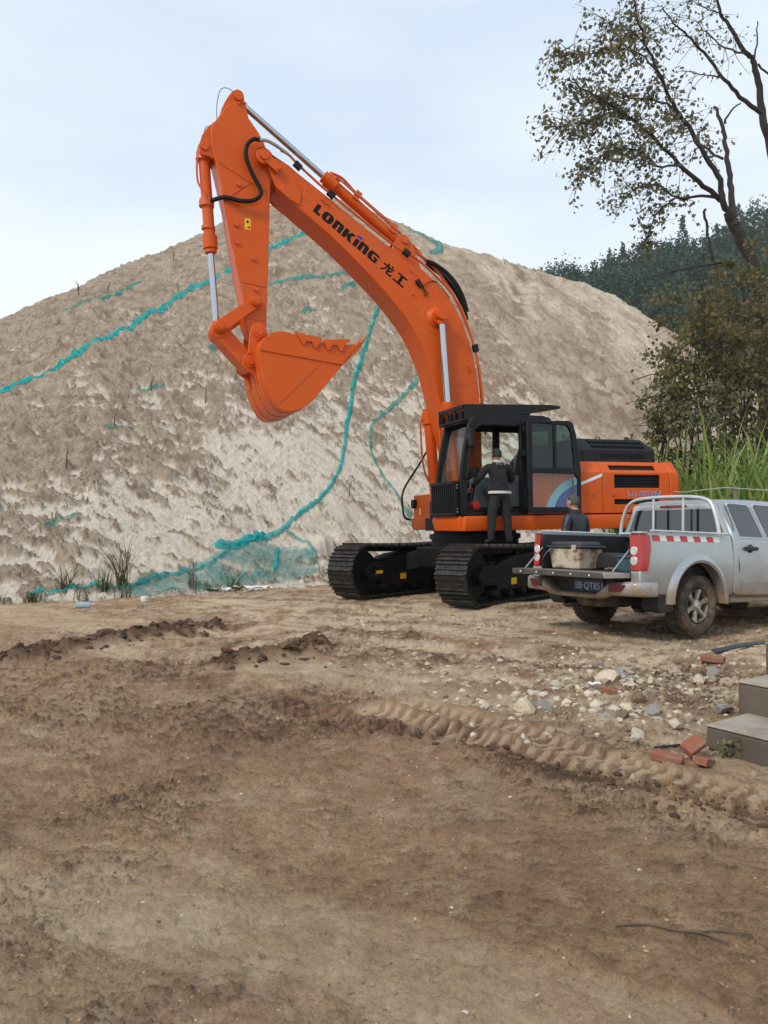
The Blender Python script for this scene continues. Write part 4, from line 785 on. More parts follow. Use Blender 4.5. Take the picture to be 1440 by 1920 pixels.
# ------------------------------------------------------------------ pickup truck (local axes: x ahead of the rear axle, y left, z up)
m_sil = mat('silver_paint', lin(170, 176, 178), lin(162, 167, 169), 5, .34, .55, coat=.5, c3=lin(150, 134, 112), c3scale=1.6, c3lo=.60, c3hi=.95, mud=(.42, .72, lin(150, 128, 100)))
m_sild = mat('dusty_silver', lin(158, 154, 146), lin(140, 128, 110), 4, .55, .25, c3=lin(134, 112, 88), c3scale=2.5, c3lo=.46, c3hi=.7)
m_pipe = mat('rack_silver', lin(205, 208, 210), lin(190, 192, 192), 9, .35, .4)
m_tint = glass_mat('tinted_glass', (.14, .18, .18, 1), .9, opaque=.45, body=(.012, .016, .018, 1), base=.12)
m_lamp = mat('red_lamp', (.42, .012, .012, 1), (.34, .008, .010, 1), 20, .12, coat=.6)
m_lens = mat('clear_lamp', lin(225, 225, 225), lin(180, 180, 182), 40, .12, .3, bump=.3, bscale=60)
m_tyre = mat('tyre_rubber', lin(38, 36, 35), lin(52, 47, 42), 14, .85, bump=.2, bscale=60, c3=lin(112, 92, 72), c3scale=5, c3lo=.40, c3hi=.62)
m_rim = mat('alloy_rim', lin(176, 170, 158), lin(152, 143, 128), 18, .5, .35, c3=lin(112, 96, 76), c3scale=9, c3lo=.45, c3hi=.65)
m_plastic = mat('black_plastic', lin(26, 26, 27), lin(36, 35, 34), 10, .6, c3=lin(82, 72, 60), c3scale=4, c3lo=.58, c3hi=.82)
m_gate = mat('gate_inner', lin(112, 102, 94), lin(142, 130, 118), 6, .55, .2, c3=lin(90, 72, 58), c3scale=5, c3lo=.5, c3hi=.7)
m_gedge = mat('gate_edge', lin(64, 60, 57), lin(92, 86, 80), 8, .5, .3)
m_plate = mat('plate_blue', lin(24, 52, 104), lin(20, 44, 90), 15, .4)
m_ptxt = mat('plate_white', lin(190, 198, 205), None, rough=.4)
m_redp = mat('reflector_red', lin(190, 28, 28), None, rough=.35)
m_whitep = mat('reflector_white', lin(222, 222, 216), None, rough=.35)
m_refl = mat('bumper_reflector', lin(120, 26, 26), lin(96, 20, 20), 20, .3)

_t = Vector((math.sin(R(58)), math.cos(R(58)), 0)); _tl = Vector((-_t.y, _t.x, 0)); TP = Vector((3.312, 9.869, .295))
TM = Matrix(((_t.x, _tl.x, 0, TP.x), (_t.y, _tl.y, 0, TP.y), (0, 0, 1, TP.z), (0, 0, 0, 1)))
TK = thing('pickup_truck', 'muddy silver double-cab pickup truck parked with its tailgate down', 'pickup truck', matrix=TM)
RAKE = (0, R(1.3), 0)
def tp(name, b, m, bevel=.006, **kw): return mk(name, b, m, TK, bevel, rotation_euler=RAKE, **kw)
YB = .885
def bulge(z): return .05 * ((z - .80) / .40) ** 2
AX, AZ, AR = -.11, .40, .465
for s in (1, -1):
    xs = sorted(set([-1.09, -1.02, -.95, -.85, -.75, -.66] + [AX + AR * math.cos(R(a)) for a in range(8, 176, 8)] + [.47, .52, .565]))
    def zlow(x):
        if abs(x - AX) < AR: return AZ + math.sqrt(AR * AR - (x - AX) ** 2)
        return .485 if x < 0 else .47
    P = []
    for x in xs:
        zb = max(zlow(x), .47); zt = 1.185; e = .02 * max(0, (-.9 - x) / .2) ** 2
        P.append([(x, s * (YB - e * 2 - bulge(zb + (zt - zb) * j / 9)), zb + (zt - zb) * j / 9) for j in range(10)] + [(x, s * (YB - .085), 1.20), (x, s * .715, 1.20), (x, s * .715, 1.15)])
    b = B(); b.quadgrid(P); bs = tp('bed_side', b, m_sil, 0, smooth=50)
    # arch flare
    b = B(); rings = []
    for a in range(-4, 188, 6):
        c, sn = math.cos(R(a)), math.sin(R(a)); r0, r1 = AR - .005, AR + .10; w = .045
        pt = lambda r, y: (AX + r * c, s * y, AZ + r * sn)
        rings.append([pt(r0, YB - .10), pt(r0, YB + .030), pt(r0 + .03, YB + .045), pt(r0 + .07, YB + .032), pt(r1, YB - .004), pt(r1, YB - .06)])
    b.loft(rings); sp(bs, 'arch_flare', b, m_sil)
    b = B(); b.loft([[(AX + (AR + .02) * math.cos(R(a)), y, AZ + (AR + .02) * math.sin(R(a))) for y in (s * .5, s * (YB - .06))] for a in range(-6, 190, 8)], cap=False, close=False); sp(bs, 'arch_liner', b, m_plastic)
    b = B(); b.prism([(-.80, .50), (-.60, .50), (-.52, .30), (-.74, .28), (-.80, .34)], s * .62, s * .86); sp(bs, 'mud_flap', b, m_plastic, .01)
    b = B(); b.tube([(-.94, s * (YB - .02), 1.215), (.46, s * (YB - .02), 1.205)], .014, 8); sp(bs, 'bed_rail', b, m_pipe)
    for i in range(10):
        b = B(); x0 = -.90 + i * .122; b.add([(x0 + dx, s * (YB - bulge(z) + .004), z) for dx, z in ((.012, 1.10), (.115 + .012, 1.10), (.115 - .012 + .012, 1.165), (0, 1.165))], [(0, 1, 2, 3)]); sp(bs, 'reflector_strip', b, m_redp if i % 2 == 0 else m_whitep, smooth=0)
    # corner lamp
    pl = [(-1.115, .735), (-1.112, .82), (-1.085, .868), (-1.02, .893), (-.955, .893), (-.965, .80), (-1.05, .735)]
    def ring(z, k): return [(x + k * (0 if x < -1.0 else -.06), s * (y - bulge(z) * .6), z) for x, y in pl]
    b = B(); b.loft([ring(.765, 1.2), ring(.78, 1.0), ring(.88, .55), ring(1.0, .05), ring(1.14, 0), ring(1.165, .2)]); lamp = tp('tail_lamp', b, m_lamp, .006, smooth=50)
    for z in (.872, .985):
        b = B(); b.lathe([(.0, -.005), (.046, -.005), (.05, -.002), (.05, .004)], (-1.112, s * .775, z), (1, 0, 0), 18); sp(lamp, 'clear_lens', b, m_lens)
    b = B(); b.box(-1.105, -.97, min(s * .72, s * .86), max(s * .72, s * .86), 1.172, 1.205); tp('corner_cap', b, m_sil, .015); b = B(); b.box(-1.105, -1.02, min(s * .72, s * .86), max(s * .72, s * .86), .52, .762); tp('corner_post', b, m_sil, .015)
    b = B(); b.tube(spline([(-1.09, s * .70, 1.0), (-1.25, s * .70, .86), (-1.38, s * .70, .74)], 4), .009, 6); tp('gate_strap', b, m_steel, 0)
b = B(); b.box(-1.08, .55, -.72, .72, .70, .735); bf = tp('bed_floor', b, m_plastic, .005)
for s in (1, -1):
    b = B(); b.box(-1.085, .53, min(s * .70, s * .718), max(s * .70, s * .718), .736, 1.17); sp(bf, 'bed_liner', b, m_plastic, .005)
    b = B(); b.box(-.45, .35, min(s * .5, s * .698), max(s * .5, s * .698), .736, .90); sp(bf, 'wheel_housing', b, m_plastic, .04)
b = B(); b.box(.52, .56, -.72, .72, .736, 1.17); sp(bf, 'bulkhead', b, m_plastic, .008)
b = B(); b.box(-1.555, -1.095, -.72, .72, .690, .735); tg = tp('tailgate', b, m_gate, .01)
b = B(); b.box(-1.575, -1.557, -.725, .725, .672, .738); sp(tg, 'gate_cap', b, m_gedge, .006)
for s in (1, -1): b = B(); b.box(-1.556, -1.12, min(s * .722, s * .735), max(s * .722, s * .735), .675, .737); sp(tg, 'gate_side', b, m_steel, .006)
for i in range(5): b = B(); b.cyl((-1.576, -.55 + i * .28, .705), (-1.582, -.55 + i * .28, .705), .011, n=8); sp(tg, 'rivet', b, m_whitep)
# bumper: two end blocks and a dropped step between, plate in the recess
b = B()
for s in (1, -1):
    rings = []
    for y, x0, x1, z0, z1 in ((.30, -1.24, -1.12, .42, .475), (.40, -1.25, -1.12, .43, .53), (.50, -1.25, -1.12, .465, .615), (.70, -1.235, -1.1, .475, .635), (.86, -1.19, -1.05, .475, .64), (.93, -1.12, -.95, .475, .635), (.935, -1.0, -.9, .48, .63)):
        rings.append([(x0 + .02, s * y, z0), (x0, s * y, z0 + .03), (x0, s * y, z1 - .03), (x0 + .03, s * y, z1), (x1, s * y, z1), (x1, s * y, z0)])
    b.loft(rings if s == 1 else rings)
b.loft([[(-1.22, y, .42), (-1.24, y, .44), (-1.24, y, .455), (-1.21, y, .475), (-1.12, y, .475), (-1.12, y, .42)] for y in (-.302, .302)])
bp = tp('rear_bumper', b, m_sil, 0, smooth=60)
b = B(); b.box(-1.12, -1.09, -.5, .5, .44, .66); sp(bp, 'bumper_recess', b, m_plastic)
for s in (1, -1): b = B(); b.add([(-1.254, s * y, z) for y, z in ((.53, .515), (.55, .60), (.76, .605), (.70, .52))] + [(-1.235, s * y, z) for y, z in ((.53, .515), (.55, .60), (.76, .605), (.70, .52))], [(0, 1, 2, 3), (0, 4, 5, 1), (1, 5, 6, 2), (2, 6, 7, 3), (3, 7, 4, 0)]); sp(bp, 'reflector', b, m_refl)
b = B(); b.box(-1.135, -1.128, -.36, .10, .495, .64); pt_ = tp('number_plate', b, m_plate, .004, label='blue licence plate with white characters B QT851')
me = text_mesh('B·QT851', .115, m_ptxt, .0006); xs = [v.co.x for v in me.vertices]; w = max(xs) - min(xs); x0 = min(xs)
for v in me.vertices: v.co = Vector((-1.137 - v.co.z * .3, .025 - (v.co.x - x0) / w * .365, .522 + v.co.y))
link('plate_number', me, pt_)
for p, q in (((.085, .60), (.04, .60)), ((.085, .53), (.04, .53)), ((.083, .60), (.083, .52)), ((.062, .60), (.062, .52)), ((.042, .60), (.042, .52))):
    b = B(); b.tube([(-1.137, p[0], p[1]), (-1.137, q[0], q[1])], .003, 4); sp(pt_, 'plate_stroke', b, m_ptxt)
b = B(); b.box(-1.05, 3.4, -.48, -.40, .36, .50); b.box(-1.05, 3.4, .40, .48, .36, .50); b.box(-.9, -.82, -.45, .45, .36, .48); b.box(.6, .7, -.45, .45, .38, .5); tp('chassis', b, m_plastic, .01)
b = B(); b.cyl((0, -.68, .35), (0, .68, .35), .05, n=12); b.lathe([(.05, -.16), (.14, -.1), (.15, .1), (.05, .16)], (0, 0, .35), (0, 1, 0), 16); b.box(-.7, .65, -.52, -.44, .27, .32); b.box(-.7, .65, .44, .52, .27, .32); mk('rear_axle', b, m_plastic, TK, .01)
b = B(); b.lathe([(.1, -.1), (.30, -.1), (.335, -.05), (.335, .05), (.30, .1), (.1, .1)], (-.66, .05, .40), (0, 0, 1), 24); tp('spare_wheel', b, m_tyre, 0)
b = B(); b.cyl((-1.0, .5, .40), (.4, .5, .42), .035, n=10); tp('exhaust_pipe', b, m_plastic, 0)
# cab shell: cross-sections along x
def sect(x, hw, zl, zw, zr, rw):
    h = [(hw - .10, zl), (hw - .02, zl + .05), (hw, zl + .30), (hw - .012, zw - .08), (hw - .03, zw)]
    h += [(hw - .03 + (rw - hw + .03) * t, zw + (zr - .05 - zw) * t) for t in (.3, .6, .9)]
    h += [(rw - .02, zr - .035), (rw - .07, zr - .008), (rw - .2, zr + .004), (0, zr + .012)]
    return [(x, y, z) for y, z in h] + [(x, -y, z) for y, z in reversed(h[:-1])]
cabm = B(); cabm.loft([sect(.585, .875, .46, 1.17, 1.60, .60), sect(.60, .885, .44, 1.18, 1.63, .655), sect(.66, .89, .42, 1.18, 1.652, .68), sect(1.2, .89, .41, 1.18, 1.675, .69), sect(1.9, .89, .41, 1.18, 1.675, .69), sect(2.15, .89, .41, 1.17, 1.63, .67), sect(2.75, .885, .41, 1.12, 1.20, .80), sect(2.9, .885, .41, 1.06, 1.13, .80), sect(3.5, .87, .42, 1.0, 1.06, .76), sect(3.82, .84, .42, .9, .96, .72), sect(3.95, .76, .45, .75, .80, .66)])
cb = tp('cabin', cabm, m_sil, 0, smooth=28)
b = B(); b.box(.62, 2.5, -.80, .80, .36, .44); sp(cb, 'sill', b, m_sild, .02)
def side_quad(s, pts, off, name, m, par, th=.006):
    """flat piece laid on the leaning upper side: points are (x, z)"""
    def y(z): return .86 - (z - 1.18) * (.86 - .70) / (1.62 - 1.18) + off
    b = B(); n = len(pts); b.add([(x, s * y(z), z) for x, z in pts] + [(x, s * (y(z) - th), z) for x, z in pts], [tuple(range(n)), tuple(range(2 * n - 1, n - 1, -1))] + [(i, n + i, n + (i + 1) % n, (i + 1) % n) for i in range(n)])
    return sp(par, name, b, m, 0, smooth=0)
for s in (1, -1):
    w1 = [(.725, 1.185), (1.20, 1.178), (1.10, 1.56), (1.06, 1.59), (.70, 1.595), (.665, 1.57)]
    w2 = [(1.30, 1.178), (2.35, 1.17), (2.02, 1.57), (1.95, 1.60), (1.24, 1.60), (1.205, 1.57)]
    for w in (w1, w2):
        c = Vector((sum(p[0] for p in w) / len(w), sum(p[1] for p in w) / len(w))); big = [(c.x + (x - c.x) * 1.06, c.y + (z - c.y) * 1.07) for x, z in w]
        side_quad(s, big, .006, 'window_frame', m_pipe, cb, .02); side_quad(s, w, .011, 'side_window', m_tint, cb, .004)
    for pts in ([(.675, .47), (.672, .8), (.665, 1.10), (.64, 1.35), (.63, 1.55)], [(.675, .475), (1.22, .465)], [(1.22, .46), (1.225, 1.16)], [(1.25, .465), (2.5, .46)]):
        b = B(); P = []
        for x, z in pts:
            yy = (.892 if z < 1.08 else .865 - max(0, z - 1.18) * .364) - (.03 if z < .5 else 0); P.append((x, s * (yy - .001), z))
        b.tube(P, .0045, 5); sp(cb, 'door_joint', b, m_dark)
    b = B(); b.lathe([(.0, .0), (.05, 0), (.055, .01), (.03, .02)], (.90, s * .885, 1.035), (0, s, 0), 14); b.loft([[(x, s * y, z) for y, z in ((.885, 1.01), (.92, 1.012), (.925, 1.035), (.92, 1.055), (.885, 1.06))] for x in (.78, .80, 1.0, 1.02)]); sp(cb, 'door_handle', b, m_plastic, .006)
    b = B(); b.box(.68, 2.4, min(s * .888, s * .895), max(s * .888, s * .895), .60, .606); sp(cb, 'door_crease', b, m_sild)
    b = B(); b.loft([[(2.2 + dx, s * y, z) for y, z in ((.92, 1.2), (1.08, 1.2), (1.08, 1.34), (.92, 1.34))] for dx in (0, .12)]); sp(cb, 'door_mirror', b, m_plastic, .03)
zf = lambda z: .578 + (z - 1.18) * .03
def back(pts, name, m, x0, th):
    b = B(); b.prism(pts, x0 - th, x0, 'x'); return sp(cb, name, b, m, 0, smooth=0)
back([(.79, 1.19), (-.79, 1.19), (-.62, 1.60), (.62, 1.60)], 'rear_window_frame', m_pipe, .584, .008)
back([(.735, 1.225), (.30, 1.225), (.30, 1.53), (.60, 1.53)], 'rear_window', m_tint, .575, .004)
back([(.265, 1.225), (-.265, 1.225), (-.265, 1.53), (.265, 1.53)], 'rear_window', m_tint, .575, .004)
back([(-.30, 1.225), (-.735, 1.225), (-.60, 1.53), (-.30, 1.53)], 'rear_window', m_tint, .575, .004)
for y in (.2825, -.2825): back([(y + .0165, 1.225), (y - .0165, 1.225), (y - .0165, 1.53), (y + .0165, 1.53)], 'window_strip', m_plastic, .575, .006)
b = B(); b.box(.555, .576, -.20, .20, 1.555, 1.59); sp(cb, 'brake_lamp', b, m_lamp, .008)
b = B(); xr = .42; b.tube(spline([(xr, .74, 1.19), (xr, .72, 1.35), (xr, .66, 1.52), (xr, .58, 1.62), (xr, .42, 1.675), (xr, 0, 1.69), (xr, -.42, 1.675), (xr, -.62, 1.63), (xr, -.69, 1.55), (xr, -.75, 1.38), (xr, -.79, 1.19)], 5), .024, 10); rk = tp('cargo_rack', b, m_pipe, 0)
for y in (.19, -.27): b = B(); b.cyl((xr, y, 1.19), (xr, y, 1.685), .018, n=10); sp(rk, 'rack_bar', b, m_pipe)
b = B(); b.cyl((xr, .76, 1.21), (xr, -.80, 1.21), .02, n=10); sp(rk, 'rack_bar', b, m_pipe)
# wheels
def wheel(x, s):
    c = (x, s * .745, .348); o = link('wheel', None, TK); o.location = c
    b = B(); b.lathe([(.215, -.10), (.24, -.118), (.30, -.122), (.335, -.105), (.35, -.075), (.352, 0), (.35, .075), (.335, .105), (.30, .122), (.24, .118), (.215, .10)], (0, 0, 0), (0, 1, 0), 48, cap=False)
    for k in range(40):
        a = 2 * math.pi * k / 40
        for yy, da in ((-.075, 0), (.0, .08), (.075, 0)):
            a2 = a + da; b.obox((.352 * math.cos(a2), yy, .352 * math.sin(a2)), (.007 * math.cos(a2), 0, .007 * math.sin(a2)), (0, .03, 0), (-.018 * math.sin(a2), .004, .018 * math.cos(a2)))
    sp(o, 'tyre', b, m_tyre, 0)
    b = B(); b.lathe([(.222, -.10), (.222, .10), (.20, .112), (.195, .10), (.19, .03), (.19, -.10)], (0, 0, 0), (0, 1, 0), 36, cap=False)
    for k in range(6):
        a = 2 * math.pi * k / 6 + .3; u = Vector((math.cos(a), 0, math.sin(a))); v = Vector((-math.sin(a), 0, math.cos(a)))
        b.loft([[u * r + v * w + Vector((0, s * h, 0)) for w, h in ((-wd, h0), (-wd * .7, h1), (wd * .7, h1), (wd, h0))] for r, wd, h0, h1 in ((.05, .034, .05, .085), (.12, .024, .05, .088), (.198, .040, .06, .102))])
    b.lathe([(.07, s * .04), (.07, s * .085), (.045, s * .095), (.04, s * .115), (.0, s * .118)], (0, 0, 0), (0, 1, 0), 20)
    sp(o, 'rim', b, m_rim, .004)
    b = B(); b.lathe([(.19, s * -.02), (.0, s * -.02)], (0, 0, 0), (0, 1, 0), 24, cap=False); b.lathe([(.13, s * .0), (.13, s * .03), (.0, s * .03)], (0, 0, 0), (0, 1, 0), 24, cap=False); sp(o, 'brake_drum', b, m_plastic)
for x in (-.06, 3.0):
    for s in (1, -1): wheel(x, s)

# ---- cargo standing in the bed (things of their own, in truck axes)
def in_bed(o): o.matrix_world = TM @ Matrix.Rotation(RAKE[1], 4, 'Y') @ Matrix.Translation(o.location); return o
m_bin = mat('stained_white_plastic', lin(200, 190, 170), lin(176, 162, 138), 5, .55, c3=lin(112, 74, 42), c3scale=6, c3lo=.48, c3hi=.62)
m_lid = mat('lid_dark_plastic', lin(46, 50, 54), lin(60, 62, 64), 7, .5, c3=lin(120, 108, 92), c3scale=5, c3lo=.62, c3hi=.8)
m_teal = mat('teal_plastic', lin(44, 78, 84), lin(36, 62, 68), 7, .5)
m_wood = mat('scrap_wood', lin(150, 120, 88), lin(110, 84, 60), 12, .8)
t = thing('tool_bin', 'stained white plastic bin with dark lid standing in the pickup bed', 'storage bin', (-.82, .39, .737))
b = B(); b.loft([[(-.17, -.24, 0), (.17, -.24, 0), (.17, .24, 0), (-.17, .24, 0)], [(-.20, -.275, .26), (.20, -.275, .26), (.20, .275, .26), (-.20, .275, .26)]]); sp(t, 'tub', b, m_bin, .02)
b = B(); b.box(-.225, .225, -.30, .30, .262, .295); b.loft([[(-.19, -.26, .296), (.19, -.26, .296), (.19, .26, .296), (-.19, .26, .296)], [(-.17, -.24, .345), (.17, -.24, .345), (.17, .24, .345), (-.17, .24, .345)]]); sp(t, 'lid', b, m_lid, .012)
b = B(); b.tube(spline([(-.215, .20, .25), (-.26, .24, .20), (-.27, .30, .12)], 4), .016, 6); sp(t, 'handle', b, m_lid)
b = B(); b.box(-.232, -.205, -.22, -.15, .23, .30); sp(t, 'latch', b, m_bin, .006)
in_bed(t)
b = B(); b.loft([[(-.26, -.30, 0), (.26, -.30, 0), (.26, .30, 0), (-.26, .30, 0)], [(-.27, -.31, .10), (.27, -.31, .10), (.27, .31, .10), (-.27, .31, .10)], [(-.24, -.28, .21), (.24, -.28, .21), (.24, .28, .21), (-.24, .28, .21)]]); o = mk('black_case', b, m_plastic, None, .03, location=(-.45, .02, .737)); tag(o, 'low black case lying behind the white bin in the pickup bed', 'case'); in_bed(o)
t = thing('teal_crate', 'small dark teal crate beside the right tail lamp in the pickup bed', 'crate', (-.80, -.50, .737))
b = B()
for r_ in ((-.14, .14, -.11, -.10), (-.14, .14, .10, .11)): b.box(r_[0], r_[1], r_[2], r_[3], .012, .16)
b.box(-.14, -.13, -.10, .10, .012, .16); b.box(.13, .14, -.10, .10, .012, .16); b.box(-.14, .14, -.11, .11, 0, .012); sp(t, 'tub', b, m_teal, .004)
b = B(); b.box(-.155, .155, -.125, .125, .161, .185); sp(t, 'rim', b, m_teal, .008); in_bed(t)
for i, wl_ in enumerate(('lowest', 'middle', 'topmost')):
    b = B(); a = rnd.uniform(-.9, .9); L_ = rnd.uniform(.10, .2); x, y = rnd.uniform(-.95, -.85), rnd.uniform(-.34, -.22); b.obox((0, 0, .012 + .012 * i), (L_ / 2 * math.sin(a), L_ / 2 * math.cos(a), 0), (.016 * math.cos(a), -.016 * math.sin(a), 0), (0, 0, .007)); o = mk('wood_scrap', b, m_wood, None, location=(x, y, .737)); tag(o, 'short wood scrap, ' + wl_ + ' of the three beside the teal crate in the truck bed', 'wood scrap', 'wood scraps heaped in the truck bed'); in_bed(o)

# ------------------------------------------------------------------ people
m_skin = mat('skin', lin(190, 140, 110), lin(178, 126, 98), 10, .55, sub=0)
m_hair = mat('dark_hair', lin(22, 19, 18), lin(34, 30, 28), 60, .6, bump=.5, bscale=150)
m_hairg = mat('greying_hair', lin(48, 45, 43), lin(86, 82, 78), 60, .65, bump=.5, bscale=150)
m_swt = mat('black_knit', lin(21, 21, 23), lin(27, 27, 29), 30, .9, bump=.9, bscale=13)
m_trs = mat('black_cloth', lin(23, 23, 25), lin(30, 30, 31), 16, .85, bump=.9, bscale=11)
m_jkt = mat('navy_jacket', lin(38, 42, 50), lin(30, 33, 40), 9, .5, bump=.7, bscale=14)
m_shoe_ = mat('shoe_leather', lin(40, 37, 35), None, rough=.6)
m_hem = mat('white_cotton', lin(205, 203, 198), lin(190, 188, 182), 20, .9)
def person(label, loc, rz, J, E, rad, torso_m, hair_m, parts):
    t = thing('person', label, 'person', loc); t.rotation_euler = (0, 0, rz)
    names = list(J); idx = {n: i for i, n in enumerate(names)}
    me = bpy.data.meshes.new('body'); me.from_pydata([J[n] for n in names], [(idx[a], idx[b]) for a, b in E], [])
    o = bpy.data.objects.new('body', me); COL.objects.link(o)
    md = o.modifiers.new('s', 'SKIN'); md.branch_smoothing = .6; md.use_smooth_shade = True
    sv = me.skin_vertices[0].data
    for n in names: sv[idx[n]].radius = rad[n] if isinstance(rad[n], tuple) else (rad[n], rad[n]); sv[idx[n]].use_root = (n == 'pelvis')
    o.modifiers.new('d', 'SUBSURF').render_levels = 2; o.modifiers['d'].levels = 2
    nm = bpy.data.meshes.new_from_object(o.evaluated_get(bpy.context.evaluated_depsgraph_get())); bpy.data.objects.remove(o)
    nm.name = 'body'; nm.materials.clear()
    for m in (m_skin, torso_m, m_trs, m_shoe_): nm.materials.append(m)
    W = [Vector(J['wrist_l']), Vector(J['wrist_r'])]; El = [Vector(J['elbow_l']), Vector(J['elbow_r'])]
    for p in nm.polygons:
        c = p.center; k = 1
        if c.z < .075: k = 3
        elif c.z < J['pelvis'][2] - .02 and min((c - e).length for e in El + W) > .16: k = 2
        if c.z > J['neck'][2] - .012 and abs(c.x - J['neck'][0]) < .16: k = 0
        for w, e in zip(W, El):
            if (c - w).dot((w - e).normalized()) > -.01 and (c - w).length < .25: k = 0
        p.material_index = k
    nm.polygons.foreach_set('use_smooth', [True] * len(nm.polygons))
    link('body', nm, t)
    h = Vector(J['head'])
    def ell(c, r, n=12, m=10, zmin=-1.0):
        b = B(); b.loft([[(c[0] + r[0] * math.cos(a) * math.sin(f), c[1] + r[1] * math.sin(a) * math.sin(f), c[2] + r[2] * math.cos(f)) for a in [2 * math.pi * i / n for i in range(n)]] for f in [.02 + (math.acos(zmin) - .02) * j / m for j in range(m + 1)]]); return b
    hd = ell(h + Vector((0, .005, -.01)), (.078, .098, .118), 18, 14)
    for s in (-1, 1): e = ell(h + Vector((s * .08, .0, -.01)), (.014, .026, .034)); hd.add(e.v, e.f); e = ell(h + Vector((s * .032, .088, .012)), (.013, .008, .008)); hd.add(e.v, e.f)
    e = ell(h + Vector((0, .104, -.02)), (.014, .018, .026)); hd.add(e.v, e.f); e = ell(h + Vector((0, .092, -.062)), (.025, .010, .009)); hd.add(e.v, e.f)
    mk('head', hd, m_skin, t, smooth=60)
    hb = B(); rings = []
    for f in [.02 + 1.92 * j / 12 for j in range(13)]:
        ring = []
        for a in [2 * math.pi * i / 22 for i in range(22)]:
            back_ = -math.sin(a); low = f if back_ > -.2 else min(f, 1.05)
            r = 1.0 + .035 * math.sin(7 * a + 5 * f) * math.sin(f)
            ring.append((h.x + .088 * r * math.cos(a) * math.sin(low), h.y - .006 + .106 * r * math.sin(a) * math.sin(low), h.z + .0 + .125 * r * math.cos(low)))
        rings.append(ring)
    hb.loft(rings); mk('hair', hb, hair_m, t, smooth=80)
    return t
def hand(J, E, rad, s, d, up):
    """palm and five fingers as skin branches; d: pointing direction, up: back of the hand"""
    w = Vector(J['wrist_' + s]); d = Vector(d).normalized(); up = Vector(up).normalized(); sd = d.cross(up).normalized()
    J['palm_' + s] = tuple(w + d * .05); E.append(('wrist_' + s, 'palm_' + s)); rad['palm_' + s] = (.034, .018)
    for i, (off, ln) in enumerate(((-.030, .062), (-.010, .075), (.010, .072), (.030, .055))):
        a = 'f%d_%s' % (i, s); J[a + 'a'] = tuple(w + d * .095 + sd * off); J[a + 'b'] = tuple(w + d * (.095 + ln * .55) + sd * off * 1.1 - up * .012); J[a + 'c'] = tuple(w + d * (.095 + ln * .9) + sd * off * 1.1 - up * .035)
        E += [('palm_' + s, a + 'a'), (a + 'a', a + 'b'), (a + 'b', a + 'c')]; rad[a + 'a'] = .0095; rad[a + 'b'] = .0085; rad[a + 'c'] = .007
    q = 1 if s == 'l' else -1
    J['t_' + s + 'a'] = tuple(w + d * .05 + sd * .04 * q - up * .012); J['t_' + s + 'b'] = tuple(w + d * .085 + sd * .052 * q - up * .03); E += [('palm_' + s, 't_' + s + 'a'), ('t_' + s + 'a', 't_' + s + 'b')]; rad['t_' + s + 'a'] = .0105; rad['t_' + s + 'b'] = .008
def make_body(arm_l, arm_r, lean=.0, feet=.11, k=1.0, bulk=1.0):
    J = {'pelvis': (0, 0, .93), 'spine': (0, lean * .35, 1.12), 'chest': (0, lean * .8, 1.31), 'neck': (0, lean + .0, 1.46), 'head': (0, lean + .03, 1.585), 'skull': (0, lean + .02, 1.53)}
    E = [('pelvis', 'spine'), ('spine', 'chest'), ('chest', 'neck'), ('neck', 'skull')]
    rad = {'pelvis': (.155 * bulk, .115 * bulk), 'spine': (.158 * bulk, .118 * bulk), 'chest': (.175 * bulk, .125 * bulk), 'neck': (.058, .06), 'skull': (.06, .065), 'head': .05}
    for s, q in (('l', -1), ('r', 1)):
        J['hip_' + s] = (q * .095, 0, .86); J['knee_' + s] = (q * (.10 + feet * .25), .025, .48); J['ankle_' + s] = (q * (.06 + feet * .7), -.015, .085); J['heel_' + s] = (q * (.06 + feet * .72), -.03, .05); J['toe_' + s] = (q * (.075 + feet * .85), .15, .042)
        E += [('pelvis', 'hip_' + s), ('hip_' + s, 'knee_' + s), ('knee_' + s, 'ankle_' + s), ('ankle_' + s, 'heel_' + s), ('heel_' + s, 'toe_' + s)]
        rad.update({'hip_' + s: .098 * bulk, 'knee_' + s: .076 * bulk, 'ankle_' + s: .062, 'heel_' + s: .045, 'toe_' + s: (.042, .03)})
        sh_, el, wr = (arm_l if s == 'l' else arm_r)
        J['shoulder_' + s] = sh_; J['elbow_' + s] = el; J['wrist_' + s] = wr; E += [('chest', 'shoulder_' + s), ('shoulder_' + s, 'elbow_' + s), ('elbow_' + s, 'wrist_' + s)]
        rad.update({'shoulder_' + s: .078 * bulk, 'elbow_' + s: .060 * bulk, 'wrist_' + s: .036})
        d = Vector(wr) - Vector(el); hand(J, E, rad, s, d, (0, 0, 1) if abs(d.normalized().z) < .7 else (q, 0, 0))
    return J, E, rad
# man at the cab door: back to us, both arms reaching into the cab
J, E, rad = make_body(((-.19, .07, 1.37), (-.34, .14, 1.14), (-.36, .36, 1.02)), ((.19, .07, 1.37), (.33, .20, 1.17), (.38, .42, 1.13)), lean=.10, feet=.16, bulk=1.13)
def house_pt(x, y, z): return EX_M @ (Matrix.Rotation(R(-28), 4, 'Z') @ Vector((x, y, z)))
pw = house_pt(.40, 1.66, 1.005)
man1 = person('man in black sweater with white hem standing on the track at the cab door', pw, R(17), J, E, rad, m_swt, m_hair, None)
def belt(par, z, rx, ry, cy, r, name, m, flat=2.2, tilt=0):
    b = B(); b.loft([[((rx + dr) * math.cos(a), cy + (ry + dr) * math.sin(a), z + dz + tilt * math.sin(a)) for dr, dz in ((-.012, -r * flat), (r, -r * flat * .9), (r, r * flat * .9), (-.012, r * flat))] for a in [2 * math.pi * i / 28 for i in range(29)]], cap=False); return mk(name, b, m, par, smooth=50)
